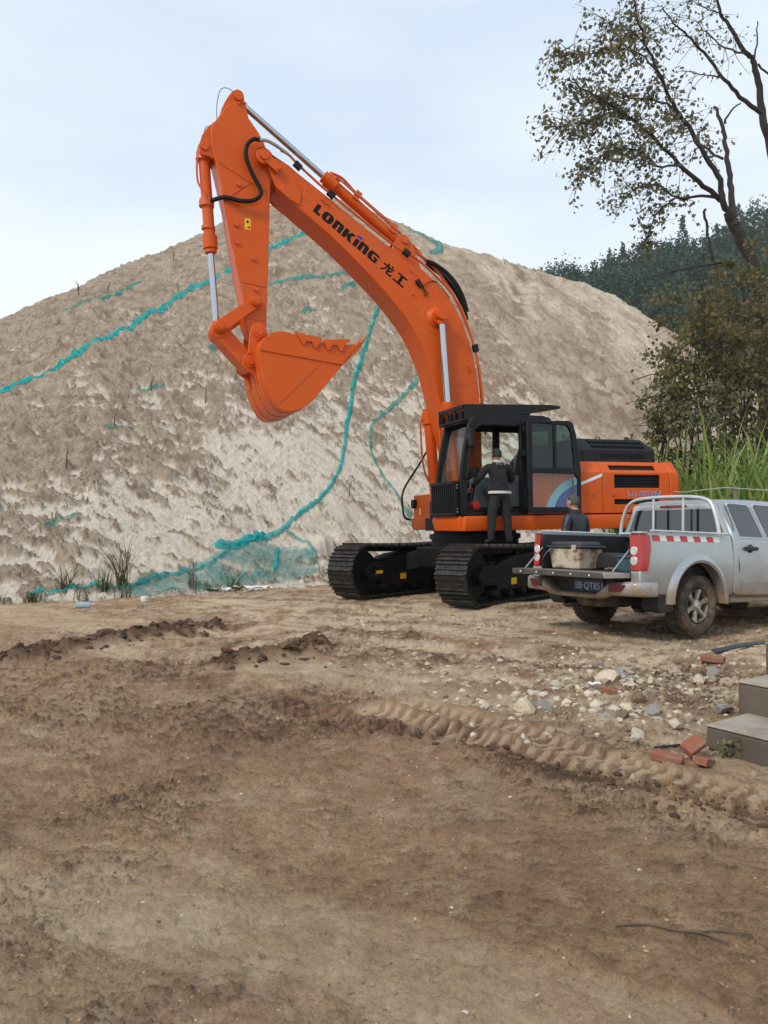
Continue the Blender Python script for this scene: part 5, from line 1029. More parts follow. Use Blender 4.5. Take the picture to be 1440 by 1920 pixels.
man1.scale = (.98, .98, .95)
belt(man1, .905, .194, .155, .005, .012, 'shirt_hem', m_hem, 2.0)
belt(man1, 1.472, .066, .068, .085, .012, 'shirt_collar', m_hem, 1.6, .012)
for i, (dx, pts) in enumerate(((-.085, [(0, 0), (.012, .0), (.012, .02), (.03, .0), (.045, .0), (.024, .024), (.04, .04), (.03, .05), (0, .05)]), (-.02, [(0, .01), (.012, 0), (.035, 0), (.045, .012), (.03, .012), (.015, .02), (.015, .035), (.035, .04), (.03, .05), (.008, .048), (0, .035)]), (.05, [(0, .05), (.01, 0), (.02, 0), (.025, .02), (.03, 0), (.042, 0), (.055, .05), (.04, .05), (.036, .02), (.028, .045), (.02, .02), (.014, .05)]))):
    b = B(); n = len(pts); b.add([(dx + u, -.055 - .0 + (v * .25), 1.395 + v) for u, v in pts] + [(dx + u, -.045 + (v * .25), 1.395 + v) for u, v in pts], [tuple(range(n)), tuple(range(2 * n - 1, n - 1, -1))] + [(i, n + i, n + (i + 1) % n, (i + 1) % n) for i in range(n)]); mk('back_print', b, mat('grey_print', lin(120, 122, 126), None, rough=.8) if i == 0 else bpy.data.materials['grey_print'], man1, smooth=0)
# man behind the truck bed: dark jacket, head turned a little left
J, E, rad = make_body(((-.20, .02, 1.36), (-.27, .03, 1.08), (-.23, .16, .87)), ((.20, .02, 1.36), (.27, .03, 1.08), (.23, .16, .87)), lean=.05, feet=.10, bulk=1.10)
man2 = person('grey-haired man in dark navy jacket standing behind the pickup bed', (3.06, 12.2, gz(3.06, 12.2)), R(38), J, E, rad, m_jkt, m_hairg, None); man2.scale = (1.02, 1.02, 1.04)
belt(man2, 1.452, .075, .078, .045, .014, 'jacket_collar', m_jkt, 1.8, .014)
# ------------------------------------------------------------------ netting, stakes and litter on the pile
def net_mat(name, col, col2, thin):
    """green debris netting: diffuse weave with open mesh and light shining through"""
    m = bpy.data.materials.new(name); m.use_nodes = True; t = m.node_tree; n = t.nodes; k = t.links.new; n.clear()
    o = n.new('ShaderNodeOutputMaterial'); co = n.new('ShaderNodeTexCoord')
    a = n.new('ShaderNodeTexNoise'); a.inputs['Scale'].default_value = 9; a.inputs['Detail'].default_value = 6; k(co.outputs['Object'], a.inputs['Vector'])
    r = n.new('ShaderNodeValToRGB'); r.color_ramp.elements[0].color = col; r.color_ramp.elements[1].color = col2; r.color_ramp.elements[0].position = .35; r.color_ramp.elements[1].position = .65; k(a.outputs['Fac'], r.inputs['Fac'])
    d = n.new('ShaderNodeBsdfDiffuse'); k(r.outputs['Color'], d.inputs[0]); tl = n.new('ShaderNodeBsdfTranslucent'); k(r.outputs['Color'], tl.inputs[0])
    x = n.new('ShaderNodeMixShader'); x.inputs[0].default_value = .3; k(d.outputs[0], x.inputs[1]); k(tl.outputs[0], x.inputs[2])
    tr = n.new('ShaderNodeBsdfTransparent'); q = n.new('ShaderNodeMixShader')
    b = n.new('ShaderNodeTexNoise'); b.inputs['Scale'].default_value = 2.2; b.inputs['Detail'].default_value = 7; b.inputs['Roughness'].default_value = .7; k(co.outputs['Object'], b.inputs['Vector'])
    mr = n.new('ShaderNodeMapRange'); mr.inputs['From Min'].default_value = .32; mr.inputs['From Max'].default_value = .62; mr.inputs['To Min'].default_value = max(0, thin - .35); mr.inputs['To Max'].default_value = min(1, thin + .3); k(b.outputs['Fac'], mr.inputs['Value'])
    k(mr.outputs['Result'], q.inputs[0]); k(x.outputs[0], q.inputs[1]); k(tr.outputs[0], q.inputs[2]); k(q.outputs[0], o.inputs[0]); return m
m_net = net_mat('green_net', lin(22, 150, 152), lin(74, 200, 194), .06)
m_net2 = net_mat('green_net_worn', lin(52, 146, 140), lin(100, 178, 168), .4)
m_sheet = net_mat('green_net_thin', lin(70, 140, 136), lin(120, 172, 164), .55)
def surf(x, y):
    z1 = pile_full(np.array(x), np.array(y))[0]; z2 = ground_full(np.array(x), np.array(y))[0]; return np.maximum(z1, z2)
def strip(name, label, pts, w, m, lift=.04, seed=1, fat=.3, step=.12, cat='netting'):
    """crumpled band of netting following the slope"""
    P = spline([(x, y, 0) for x, y in pts], max(4, int(6 / max(.2, step) * .5))); ln = sum((a - b).length for a, b in zip(P[:-1], P[1:])); n = max(8, int(ln / step))
    s = np.concatenate([[0], np.cumsum([(a - b).length for a, b in zip(P[:-1], P[1:])])]); q = np.linspace(0, s[-1], n)
    X = np.interp(q, s, [p.x for p in P]); Y = np.interp(q, s, [p.y for p in P])
    dx = np.gradient(X); dy = np.gradient(Y); l = np.hypot(dx, dy); nx, ny = -dy / l, dx / l; k = 9; rows = []
    ww = w * (.55 + .9 * fbm(q * .8, q * 0 + seed, seed, 3)); tap = np.minimum(1, np.minimum(q, s[-1] - q) / .3 + .35); off = .25 * w * (fbm(q * 1.5, q * 0 + 3, seed + 4, 3) - .5) * 4
    for j in range(k):
        t = (j / (k - 1) - .5) * 2; a = off + ww * tap * t * .5; x, y = X + nx * a, Y + ny * a
        z = surf(x, y) + lift + fat * ww * tap * (1 - t * t) * (.4 + 1.2 * fbm(q * 5, q * 0 + j * .9, seed + 8, 3))
        rows.append([(float(a_), float(b_), float(c_)) for a_, b_, c_ in zip(x, y, z)])
    b = B(); b.quadgrid(rows); o = mk(name, b, m, smooth=70); tag(o, label, cat); return o
N1 = [(-.18, 31.72), (-.42, 30.23), (-.61, 29.17), (-.92, 27.62), (-1.07, 26.41), (-1.14, 25.29), (-1.2, 23.97), (-1.23, 22.96), (-1.37, 21.93), (-1.74, 20.9), (-2.21, 19.93), (-2.64, 19.04), (-3.04, 18.33), (-3.45, 17.79), (-3.84, 17.46)]
strip('net_rope', 'long twisted teal net rope running down the pile to its foot, right of the bucket', N1, .12, m_net, .04, 3, .5, .08)
strip('net_bundle', 'thick gathered teal net end lying at the foot of the pile', [(-2.9, 18.62), (-3.04, 18.35), (-3.3, 18.0), (-3.55, 17.75), (-3.84, 17.5)], .18, m_net, .04, 7, .35, .06)
strip('net_strip', 'long teal net strip crossing the left slope up behind the arm', [(-10.89, 21.16), (-10.13, 22.05), (-9.46, 23.02), (-8.94, 24.66), (-8.59, 26.2), (-7.99, 27.91), (-7.16, 29.3), (-6.24, 30.81), (-5.39, 32.13), (-4.67, 33.42), (-3.43, 35.04)], .25, m_net, .02, 11, .16, .10)
strip('net_strip', 'faded teal net strip high on the far left slope near the skyline', [(-11.23, 26.39), (-10.55, 27.24), (-9.91, 28.39), (-9.49, 29.86)], .22, m_net2, .02, 13, .15, .12)
strip('net_strip', 'teal net strip on the slope between the arm and the boom', [(-4.6, 30.62), (-3.51, 31.38), (-2.45, 31.85), (-1.49, 32.71), (-1.14, 32.55), (-1.74, 31.21)], .18, m_net2, .02, 17, .2, .12)
strip('net_strip', 'short teal net strip near the crest right of the boom', [(1.43, 40.6), (2.27, 40.4), (2.98, 40.2), (2.28, 38.39)], .36, m_net2, .04, 19, .2, .14)
strip('net_strip', 'worn teal net strip curving down the slope left of the cab', [(1.4, 28.68), (.57, 27.17), (0, 26.11), (-.35, 25.2), (-.42, 24.16), (-.08, 23.36), (.32, 22.75), (.69, 22.15), (.97, 21.6)], .13, m_net2, .02, 23, .2, .1)
strip('net_strip', 'thin teal net edge trailing left along the foot of the pile', [(-3.54, 17.64), (-3.84, 16.84), (-4.34, 16.11), (-4.8, 15.44), (-5.32, 14.81), (-5.9, 14.47), (-6.5, 14.0)], .09, m_net, .03, 29, .3, .08)
strip('net_strip', 'loose teal net cord hanging over the sand scarp by the far track', [(-2.53, 19.21), (-1.89, 18.82), (-1.65, 18.32), (-1.48, 17.88)], .08, m_net2, .04, 31, .3, .08)
strip('net_strip', 'narrow upright teal net ribbon above the draped net sheet', [(-2.55, 18.5), (-2.5, 17.9), (-2.5, 17.3)], .09, m_net, .04, 33, .3, .08)
for i, (x, y, lab) in enumerate(((-7.1, 20.43, 'small teal net scrap at the left of the slope, mid height'), (-6.86, 22.58, 'small teal net scrap above and right of the mid-height left one'), (-2.89, 29.55, 'teal net scrap just right of the arm on the slope'), (-7.01, 16.52, 'teal net scrap low on the far left of the pile'), (-5.53, 25.6, 'teal net scrap on the slope behind the bucket link'), (-7.72, 32.94, 'teal net scrap high on the slope left of the bucket cylinder'), (-5.68, 38.5, 'teal net scrap at the crest behind the boom tip'))):
    strip('net_scrap', lab, [(x - .35, y - .1), (x, y + .15), (x + .3, y + .35)], .13, m_net2, .02, 41 + i, .2, .08)
up = spline([(-5.2, 14.95, 0), (-4.8, 15.6, 0), (-4.3, 16.3, 0), (-3.9, 16.95, 0), (-3.4, 17.75, 0), (-2.85, 18.35, 0), (-2.3, 18.6, 0), (-1.75, 18.5, 0)], 5); lo = spline([(-4.95, 14.75, 0), (-4.6, 14.8, 0), (-4.1, 15.2, 0), (-3.55, 15.65, 0), (-3.0, 16.2, 0), (-2.5, 16.7, 0), (-2.0, 17.2, 0), (-1.55, 17.85, 0)], 5)
rows = []
for j in range(15):
    t = j / 14; x = np.array([a.x + (c.x - a.x) * t for a, c in zip(up, lo)]); y = np.array([a.y + (c.y - a.y) * t for a, c in zip(up, lo)])
    x = x + .1 * (fbm(y * 2, y * 0 + j, 5, 3) - .5); z = surf(x, y) + .03 + .07 * fbm(x * 3, y * 3, 9, 3); rows.append([(float(p), float(q), float(r)) for p, q, r in zip(x, y, z)])
b = B(); b.quadgrid(rows); tag(mk('net_sheet', b, m_sheet, smooth=80), 'thin pale teal netting sheet draped over the sand at the pile foot', 'netting')

m_stake = mat('weathered_stick', lin(104, 90, 76), lin(78, 66, 56), 10, .85)
stakes = [(-11.6, 28.9, 'at the far left skyline, the first'), (-11.3, 28.2, 'at the far left, just below the skyline'), (-10.13, 28.1, 'beside the faded net strip on the far left'), (-7.72, 28.71, 'standing on the long left net strip'), (-8.79, 31.85, 'high on the left slope near the skyline'), (-4.03, 34.46, 'between the arm and boom near the crest'), (-2.96, 29.84, 'with a net scrap, right of the arm'), (-7.23, 20.61, 'beside the small net scrap at mid left'), (-7.68, 18.58, 'low on the far left slope'), (-6.85, 22.59, 'above the mid-left net scrap'), (6.4, 40.6, 'on the skyline right of the boom'), (5.17, 34.3, 'right of the boom at mid height'), (4.06, 33.26, 'just right of the boom hoses'), (-.97, 21.57, 'beside the long net rope'), (.77, 22.09, 'left of the cab near the worn net strip'), (-5.3, 22.68, 'on the slope below the bucket')]
for i, (x, y, lab) in enumerate(stakes):
    z = pz(x, y); h = rnd.uniform(.3, .5); b = B(); b.tube([(0, 0, -.3), (rnd.uniform(-.03, .03), 0, h * .5), (rnd.uniform(-.08, .08), rnd.uniform(-.06, .06), h)], [.018, .016, .011], 6)
    tag(mk('wooden_stake', b, m_stake, location=(x, y, z)), 'thin wooden stake in the sand ' + lab, 'stake', 'stakes in the sand pile')

# ------------------------------------------------------------------ rubble
def rock_mesh(seed, m, cuts=.40):
    bm = bmesh.new(); bmesh.ops.create_icosphere(bm, subdivisions=2, radius=1); r = random.Random(seed)
    pl = [(Vector((r.gauss(0, 1), r.gauss(0, 1), r.gauss(0, 1))).normalized(), r.uniform(cuts, .85)) for _ in range(9)]
    for v in bm.verts:
        for n, d in pl:
            e = v.co.dot(n) - d
            if e > 0: v.co -= n * e
        v.co *= 1 + r.uniform(-.05, .05)
    me = bpy.data.meshes.new('rock'); bm.to_mesh(me); bm.free(); me.materials.append(m)
    me.polygons.foreach_set('use_smooth', [True] * len(me.polygons)); me.set_sharp_from_angle(angle=R(16)); return me
RM = {'cream': mat('cream_stone', lin(206, 192, 166), lin(186, 168, 138), 3, .85, bump=.5, bscale=8, c3=lin(140, 114, 84), c3scale=2, c3lo=.55, c3hi=.75),
      'white': mat('white_stone', lin(196, 185, 166), lin(174, 160, 138), 4, .85, bump=.4, bscale=9, c3=lin(160, 144, 122), c3scale=2.5, c3lo=.58, c3hi=.75),
      'grey': mat('grey_stone', lin(150, 146, 138), lin(126, 122, 114), 3, .85, bump=.5, bscale=9, c3=lin(134, 112, 88), c3scale=2, c3lo=.55, c3hi=.75),
      'blue': mat('bluegrey_stone', lin(148, 150, 148), lin(128, 130, 130), 3, .8, bump=.3, bscale=9),
      'brown': mat('brown_stone', lin(132, 110, 86), lin(112, 92, 72), 3, .9, bump=.6, bscale=9)}
rocks = [(1.98, 6.83, .20, .15, 'cream', 'largest cream boulder at the back of the rubble'), (2.15, 7.03, .125, .11, 'blue', 'smooth blue-grey rock right of the largest cream boulder'), (2.17, 6.84, .135, .085, 'grey', 'flat grey rock in front of the blue-grey one'), (2.2, 7.56, .11, .08, 'white', 'white rock topmost of the rubble behind the cream boulder'), (2.08, 7.5, .10, .08, 'grey', 'grey rock left of the topmost white one'), (1.89, 7.1, .085, .045, 'white', 'flat white stone left of the largest cream boulder'),
         (1.06, 5.87, .175, .145, 'cream', 'big cream rock standing alone at the left of the rubble'), (1.25, 5.97, .17, .10, 'grey', 'broad grey rock right of the lone big cream rock'), (.78, 5.99, .09, .055, 'white', 'small white stone farthest left of the rubble'), (1.48, 6.7, .10, .065, 'white', 'white stone behind the left cream rock'), (1.62, 6.42, .10, .10, 'cream', 'rough cream lump in the middle of the rubble'), (1.76, 5.96, .095, .075, 'white', 'white stone at the centre of the front rubble'), (1.87, 5.94, .14, .085, 'cream', 'long cream stone right of the central white one'), (1.74, 5.68, .105, .085, 'brown', 'brown stone at the front of the rubble centre'), (1.64, 5.7, .08, .065, 'blue', 'small blue-grey stone left of the front brown one'), (1.69, 5.54, .07, .04, 'white', 'small flat white chip before the front brown stone'), (1.72, 5.25, .09, .075, 'white', 'white stone alone near the wheel tracks, upper of a pair'), (1.665, 5.17, .075, .045, 'white', 'white stone alone near the wheel tracks, lower of a pair'), (2.02, 5.83, .14, .10, 'grey', 'pointed grey stone right of the front rubble'), (2.27, 6.61, .075, .085, 'cream', 'upright cream stone right of the big boulder group'), (2.71, 6.65, .12, .085, 'white', 'white lump by the earth bank at right'), (2.9, 6.84, .12, .105, 'grey', 'dark grey lump beside the white one by the bank'), (2.5, 5.75, .15, .08, 'grey', 'concrete chunk at the corner of the middle step'), (1.98, 6.08, .11, .11, 'brown', 'brown clod behind the long cream stone'), (1.96, 6.26, .06, .055, 'cream', 'small cream stone behind the brown clod'), (.85, 6.55, .07, .04, 'white', 'flat white stone left behind the lone cream rock'), (1.17, 7.67, .09, .05, 'white', 'white stone on the gravel ahead of the track'), (.9, 7.34, .08, .035, 'white', 'low white stone on the gravel left of the rubble'), (2.35, 7.3, .08, .05, 'grey', 'grey stone right of the topmost white rock'), (2.45, 6.2, .08, .05, 'cream', 'cream stone in the bare earth before the bank'), (2.2, 6.3, .07, .045, 'grey', 'grey stone between rubble and bank'), (1.4, 6.25, .07, .05, 'cream', 'cream stone behind the broad grey rock'), (1.5, 5.85, .07, .05, 'white', 'white stone right of the broad grey rock'), (2.02, 5.05, .06, .04, 'white', 'white stone beside the lowest step')]
rm = {(k, i): rock_mesh(31 * i + 7, m) for k, m in RM.items() for i in range(3)}
for i, (x, y, w, h, k, lab) in enumerate(rocks):
    o = link('rock', rm[(k, i % 3)], location=(x, y, gz(x, y) + h * .16), rotation_euler=(rnd.uniform(-.3, .3), rnd.uniform(-.3, .3), rnd.uniform(0, 6))); o.scale = (w * .62, w * .54, h * .66); tag(o, lab, 'rock', 'rocks in the rubble by the steps')
# loose gravel: thousands of chips, nobody could count them
def tone_mat(name, cols, rough=.9):
    m = bpy.data.materials.new(name); m.use_nodes = True; t = m.node_tree; n = t.nodes; k = t.links.new; d = n['Principled BSDF']; d.inputs['Roughness'].default_value = rough; d.inputs['Specular IOR Level'].default_value = .25
    at = n.new('ShaderNodeAttribute'); at.attribute_name = 'tone'; r = n.new('ShaderNodeValToRGB'); r.color_ramp.elements[0].color = cols[0]; r.color_ramp.elements[1].color = cols[-1]
    for i, c in enumerate(cols[1:-1]): r.color_ramp.elements.new((i + 1) / (len(cols) - 1)).color = c
    k(at.outputs['Fac'], r.inputs['Fac']); k(r.outputs['Color'], d.inputs['Base Color']); return m
_ico = bmesh.new(); bmesh.ops.create_icosphere(_ico, subdivisions=1, radius=1); ICO_V = np.array([v.co[:] for v in _ico.verts]); ICO_F = np.array([[v.index for v in f.verts] for f in _ico.faces]); _ico.free()
def gravel(name, n, sampler, sizes, m, label, pw=3, sink=.15):
    """angular chips half sunk in the soil, each with its own tone"""
    g = np.random.default_rng(5 + n); xy = sampler(g, n); z = ground_full(xy[:, 0], xy[:, 1])[0]; s = sizes[0] + (sizes[1] - sizes[0]) * g.random(n) ** pw; nv = len(ICO_V)
    V = ICO_V[None] * (1 + .6 * (g.random((n, nv, 1)) - .5)) * (.6 + .8 * g.random((n, 1, 3))) * s[:, None, None] * np.array([1, 1, .7]); a = g.random(n) * 6.28; c, d = np.cos(a)[:, None], np.sin(a)[:, None]
    V = np.stack([V[..., 0] * c - V[..., 1] * d + xy[:, :1], V[..., 0] * d + V[..., 1] * c + xy[:, 1:2], V[..., 2] + (z - s * sink)[:, None]], -1)
    me = bpy.data.meshes.new(name); fs = (ICO_F[None] + (np.arange(n) * nv)[:, None, None]).reshape(-1, 3); me.from_pydata(V.reshape(-1, 3).tolist(), [], fs.tolist()); me.materials.append(m)
    at = me.attributes.new('tone', 'FLOAT', 'POINT'); at.data.foreach_set('value', np.repeat(g.random(n), nv).astype(np.float32))
    o = link(name, me, kind='stuff'); o['label'] = label; return o
m_chip = tone_mat('chip_tones', [lin(112, 92, 72), lin(132, 112, 90), lin(150, 134, 114), lin(170, 152, 128), lin(202, 190, 170)])
m_crumb = tone_mat('crumb_tones', [lin(104, 82, 62), lin(128, 102, 78), lin(152, 124, 96), lin(172, 144, 112)])
m_clod = tone_mat('clod_tones', [lin(70, 53, 41), lin(92, 71, 55), lin(112, 88, 68)])
def ell_s(cx, cy, sx, sy): return lambda g, n: np.stack([cx + sx * g.normal(size=n), cy + sy * g.normal(size=n)], -1)
gravel('white_chips', 170, ell_s(1.75, 6.2, .6, .6), (.012, .05), RM['white'], 'whitish angular chips in the rubble', 2, .2)
gravel('rubble_gravel', 1500, ell_s(2.0, 6.5, .75, .75), (.008, .05), m_chip, 'mixed gravel chips scattered through the rubble', 4)
gravel('track_gravel', 1300, lambda g, n: np.stack([g.uniform(-.8, 4.8, n), g.uniform(7.0, 12.5, n)], -1), (.010, .045), m_chip, 'gravel spread before the tracks and the truck', 4)
gravel('bank_gravel', 500, ell_s(2.9, 6.6, .35, .7), (.01, .06), m_chip, 'gravel and broken stone on the earth bank by the steps', 3)
gravel('pale_chips', 420, lambda g, n: np.stack([(lambda y: (g.random(n) - .5) * 1.2 * y)(yy := 1.9 + 8 * g.random(n) ** 1.2), yy], -1), (.003, .014), RM['white'], 'small pale chips strewn over the mud', 4, .25)
gravel('mud_crumbs', 4200, lambda g, n: np.stack([(lambda y: (g.random(n) - .5) * 1.2 * y)(yy := 1.8 + 8.5 * g.random(n) ** 1.4), yy], -1), (.002, .011), m_crumb, 'brown mud crumbs littering the yard', 2.5, .3)
def along(pts, sd):
    def f(g, n):
        P = np.array(pts); s = np.concatenate([[0], np.cumsum(np.hypot(*np.diff(P, axis=0).T))]); q = g.random(n) * s[-1]; return np.stack([np.interp(q, s, P[:, 0]) + sd * g.normal(size=n), np.interp(q, s, P[:, 1]) + sd * g.normal(size=n)], -1)
    return f
m_mud = mat('dark_mud', lin(74, 56, 43), lin(96, 74, 57), 14, .9, bump=.5, bscale=30)
gravel('mud_clods', 520, along(BERM_1, .17), (.015, .075), m_clod, 'dark mud clods heaped along the berm at the left')
gravel('mud_clods', 210, along(BERM_2, .14), (.015, .07), m_clod, 'dark mud clods in the short berm at the centre')
gravel('mud_clods', 700, along(MUD_A, .09), (.006, .03), m_clod, 'dark crumbled mud beside the wheel tracks')
# bricks
m_brick = mat('brick_clay', lin(150, 90, 66), lin(126, 74, 54), 7, .9, bump=.5, bscale=40, c3=lin(146, 122, 98), c3scale=6, c3lo=.48, c3hi=.68)
for x, y, dz, rot, ln, lab in ((1.69, 4.63, .03, (.08, .1, -.55), .105, 'orange-red brick lying flat, leftmost by the lowest step'), (1.87, 4.70, .075, (.5, -.35, .5), .085, 'broken red brick tipped up on top of the brick heap by the step'), (1.90, 4.62, .03, (.1, .25, .9), .10, 'red brick at the right of the heap by the lowest step'), (1.81, 4.62, .02, (-.1, .1, -.2), .06, 'broken brick half at the front of the heap by the step'), (1.85, 6.36, .02, (.1, .1, .2), .055, 'small brick piece among the rubble stones'), (3.05, 7.2, .03, (.05, .08, -.35), .12, 'red brick on the earth bank under the dark metal strip')):
    b = B(); P = [[(sx * ln * .85 * rnd.uniform(.92, 1.05), sy * .045 * rnd.uniform(.9, 1.05), sz * .024) for sx, sy in ((-1, -1), (1, -1), (1, 1), (-1, 1))] for sz in (-1, 1)]; b.loft(P); tag(mk('brick', b, m_brick, None, .006, location=(x, y, gz(x, y) + dz), rotation_euler=rot), lab, 'brick', 'loose bricks')
# concrete steps
m_conc = mat('wet_concrete', lin(98, 87, 76), lin(84, 73, 63), 3, .75, bump=.25, bscale=30, c3=lin(76, 66, 57), c3scale=2, c3lo=.5, c3hi=.75)
m_tread = mat('worn_concrete', lin(168, 156, 140), lin(146, 132, 116), 4, .85, bump=.3, bscale=30, c3=lin(126, 108, 90), c3scale=3, c3lo=.5, c3hi=.72)
cst = thing('concrete_steps', 'grey-brown concrete steps rising at the right edge of the yard', 'steps', (2.06, 4.97, .09))
fx, fy = .52, -.85; dx_, dy_ = .80, .60
for i, (x, y, z0, z1) in enumerate(((0, 0, -.15, .188), (.37, .36, .0, .395), (.77, .78, .2, .60))):
    b = B(); L_, D_ = 1.9, 1.3 if i == 2 else .62; q = [(x, y), (x + fx * L_, y + fy * L_), (x + fx * L_ + dx_ * D_, y + fy * L_ + dy_ * D_), (x + dx_ * D_, y + dy_ * D_)]
    b.prism(q, z0, z1 - .012, 'z'); st = mk('step', b, m_conc, cst, .02)
    b = B(); c = [(x - .004 * dx_, y - .004), (x + fx * L_ - .004, y + fy * L_ - .004), (x + fx * L_ + dx_ * D_, y + fy * L_ + dy_ * D_), (x + dx_ * D_, y + dy_ * D_)]; b.prism(c, z1 - .0115, z1, 'z'); mk('tread', b, m_tread, st, .005)
m_strip = mat('dark_metal_strip', lin(64, 66, 70), lin(48, 49, 52), 8, .4, .4)
b = B(); b.loft([[(x, y - w, z), (x, y + w, z + .01), (x, y + w, z + .022), (x, y - w, z + .012)] for x, y, z, w in ((-.3, -.2, -.02, .05), (-.05, -.05, .0, .05), (.2, .1, .01, .045), (.45, .3, 0, .04))]); tag(mk('metal_strip', b, m_strip, location=(3.45, 7.6, gz(3.45, 7.6) + .05)), 'dark bent metal strip lying on the earth bank above the brick', 'metal strip')
b = B(); b.tube([(-.2, .02, 0), (0, .05, .012), (.17, .1, .01)], .008, 6); tag(mk('black_rod', b, m_plastic, location=(1.92, 4.92, gz(1.92, 4.92) + .01)), 'thin black rod lying between the bricks and the lowest step', 'rod')
# litter
m_lit = mat('white_plastic', lin(226, 226, 224), lin(206, 206, 204), 10, .5)
m_bot = glass_mat('bottle_plastic', (.80, .90, .95, 1), .9, opaque=.45, body=(.55, .68, .78, 1))
def crumple(w, l, h, seed):
    b = B(); r = random.Random(seed); b.quadgrid([[(-w / 2 + w * i / 8 + r.uniform(-.1, .1) * w / 8, -l / 2 + l * j / 5 + r.uniform(-.2, .2) * l / 5, r.uniform(.2, 1) * h) for i in range(9)] for j in range(6)]); return b
for x, y, w, l, h, lab, nm in ((-2.72, 15.95, .75, .22, .10, 'long white plastic sheet lying at the foot of the netting', 'plastic_sheet'), (-3.35, 15.75, .45, .12, .06, 'small white plastic sheet left of the grass tuft by the netting', 'plastic_sheet'), (1.78, 6.56, .11, .06, .03, 'white paper scrap among the rubble stones', 'paper_scrap')):
    tag(mk(nm, crumple(w, l, h, int(x * 100)), m_lit, location=(x, y, (max(gz(x, y), pz(x, y)) if y > 12 else gz(x, y)) + .03)), lab, 'litter')
t = thing('plastic_bottle', 'pale blue plastic bottle lying at the pile foot on the left', 'bottle', (-5.03, 12.97, gz(-5.03, 12.97) + .05)); t.rotation_euler = (0, 0, .3)
b = B(); b.lathe([(.001, -.14), (.045, -.135), (.05, -.1), (.046, 0), (.05, .06), (.03, .11), (.016, .125)], (0, 0, 0), (1, 0, 0), 16); mk('bottle_body', b, m_bot, t)
b = B(); b.cyl((.126, 0, 0), (.15, 0, 0), .018, n=12); mk('cap', b, m_lit, t)
b = B(); b.lathe([(.001, 0), (.06, .0), (.075, .05), (.07, .09), (.001, .10)], (0, 0, 0), (0, 0, 1), 12); tag(mk('foam_lump', b, m_lit, location=(-4.28, 13.82, gz(-4.28, 13.82) + .02)), 'rounded white foam lump at the pile foot below the net edge', 'litter')
b = B(); b.tube(spline([(-.17, .02, .012), (-.05, .02, .016), (.05, -.02, .012), (.12, -.03, .010), (.19, -.10, .012)], 4), .0045, 5); b.tube(spline([(.10, -.03, .010), (.2, -.02, .012), (.3, -.05, .014)], 4), .0035, 5)
tag(mk('twig', b, m_stake, location=(1.02, 2.85, gz(1.02, 2.85))), 'thin dark line on the mud at the lower right, standing in for a crack', 'twig')  # thin dark tubes added in place of a crack in the mud
# ------------------------------------------------------------------ vegetation (branch lines and leaf clumps in metres)
TREE_1 = [([(10.21, 20.5, 0.73), (10.17, 20.44, 3.11), (10.12, 20.38, 5.28), (10.07, 20.31, 7.01), (9.92, 20.25, 8.08), (9.69, 20.19, 8.84), (9.45, 20.12, 9.21), (9.23, 20.06, 9.62), (9.06, 20.0, 9.9)], 0.26, 0.17), ([(9.06, 20.0, 9.9), (8.8, 19.84, 10.17), (8.72, 19.69, 10.66), (8.28, 19.53, 11.18), (7.76, 19.38, 11.91), (7.34, 19.22, 12.33), (6.92, 19.07, 13.07), (6.54, 18.91, 13.76), (6.29, 18.76, 14.32), (6.08, 18.6, 14.87)], 0.13, 0.02), ([(9.2, 20.0, 9.59), (9.18, 20.12, 10.43), (9.18, 20.24, 11.14), (9.16, 20.36, 11.86), (9.15, 20.48, 12.45), (8.99, 20.6, 13.1)], 0.14, 0.05), ([(8.85, 20.0, 10.26), (8.15, 19.74, 10.64), (7.55, 19.49, 10.99), (6.92, 19.23, 11.41), (6.26, 18.97, 11.81), (5.69, 18.71, 12.0), (5.14, 18.46, 12.14), (4.53, 18.2, 12.35)], 0.1, 0.015), ([(8.81, 20.0, 10.35), (8.3, 20.24, 10.44), (7.88, 20.48, 10.52), (7.35, 20.72, 11.01), (6.9, 20.96, 10.98), (6.52, 21.2, 10.58)], 0.07, 0.012), ([(7.92, 20.6, 10.57), (7.48, 20.73, 10.29), (7.28, 20.87, 9.76), (7.28, 21.0, 9.45)], 0.04, 0.012), ([(7.51, 19.4, 10.89), (6.87, 19.12, 10.71), (6.53, 18.84, 10.84), (5.88, 18.56, 10.9), (5.28, 18.28, 10.6), (4.69, 18.0, 10.03)], 0.05, 0.01), ([(7.33, 19.2, 12.27), (7.08, 19.55, 12.64), (6.48, 19.9, 12.92), (6.08, 20.25, 13.21), (5.52, 20.6, 13.15)], 0.05, 0.01), ([(9.01, 20.2, 11.43), (8.82, 20.5, 11.75), (8.55, 20.8, 12.31), (8.32, 21.1, 12.97), (7.98, 21.4, 13.32)], 0.06, 0.012), ([(6.86, 18.9, 12.97), (6.26, 18.67, 13.32), (5.55, 18.45, 13.3), (4.77, 18.23, 13.0), (4.05, 18.0, 12.94)], 0.035, 0.008), ([(6.2, 18.8, 11.72), (5.38, 18.47, 11.62), (4.66, 18.13, 11.28), (4.04, 17.8, 11.02)], 0.03, 0.008), ([(6.5, 18.8, 13.69), (6.08, 19.1, 14.26), (5.67, 19.4, 14.63)], 0.03, 0.008), ([(9.09, 20.3, 12.45), (9.38, 20.35, 12.92), (9.6, 20.4, 13.08)], 0.05, 0.02), ([(8.42, 20.0, 10.03), (8.47, 20.05, 9.53), (8.62, 20.1, 8.85), (8.72, 20.15, 8.61), (8.91, 20.2, 8.02)], 0.05, 0.05)]
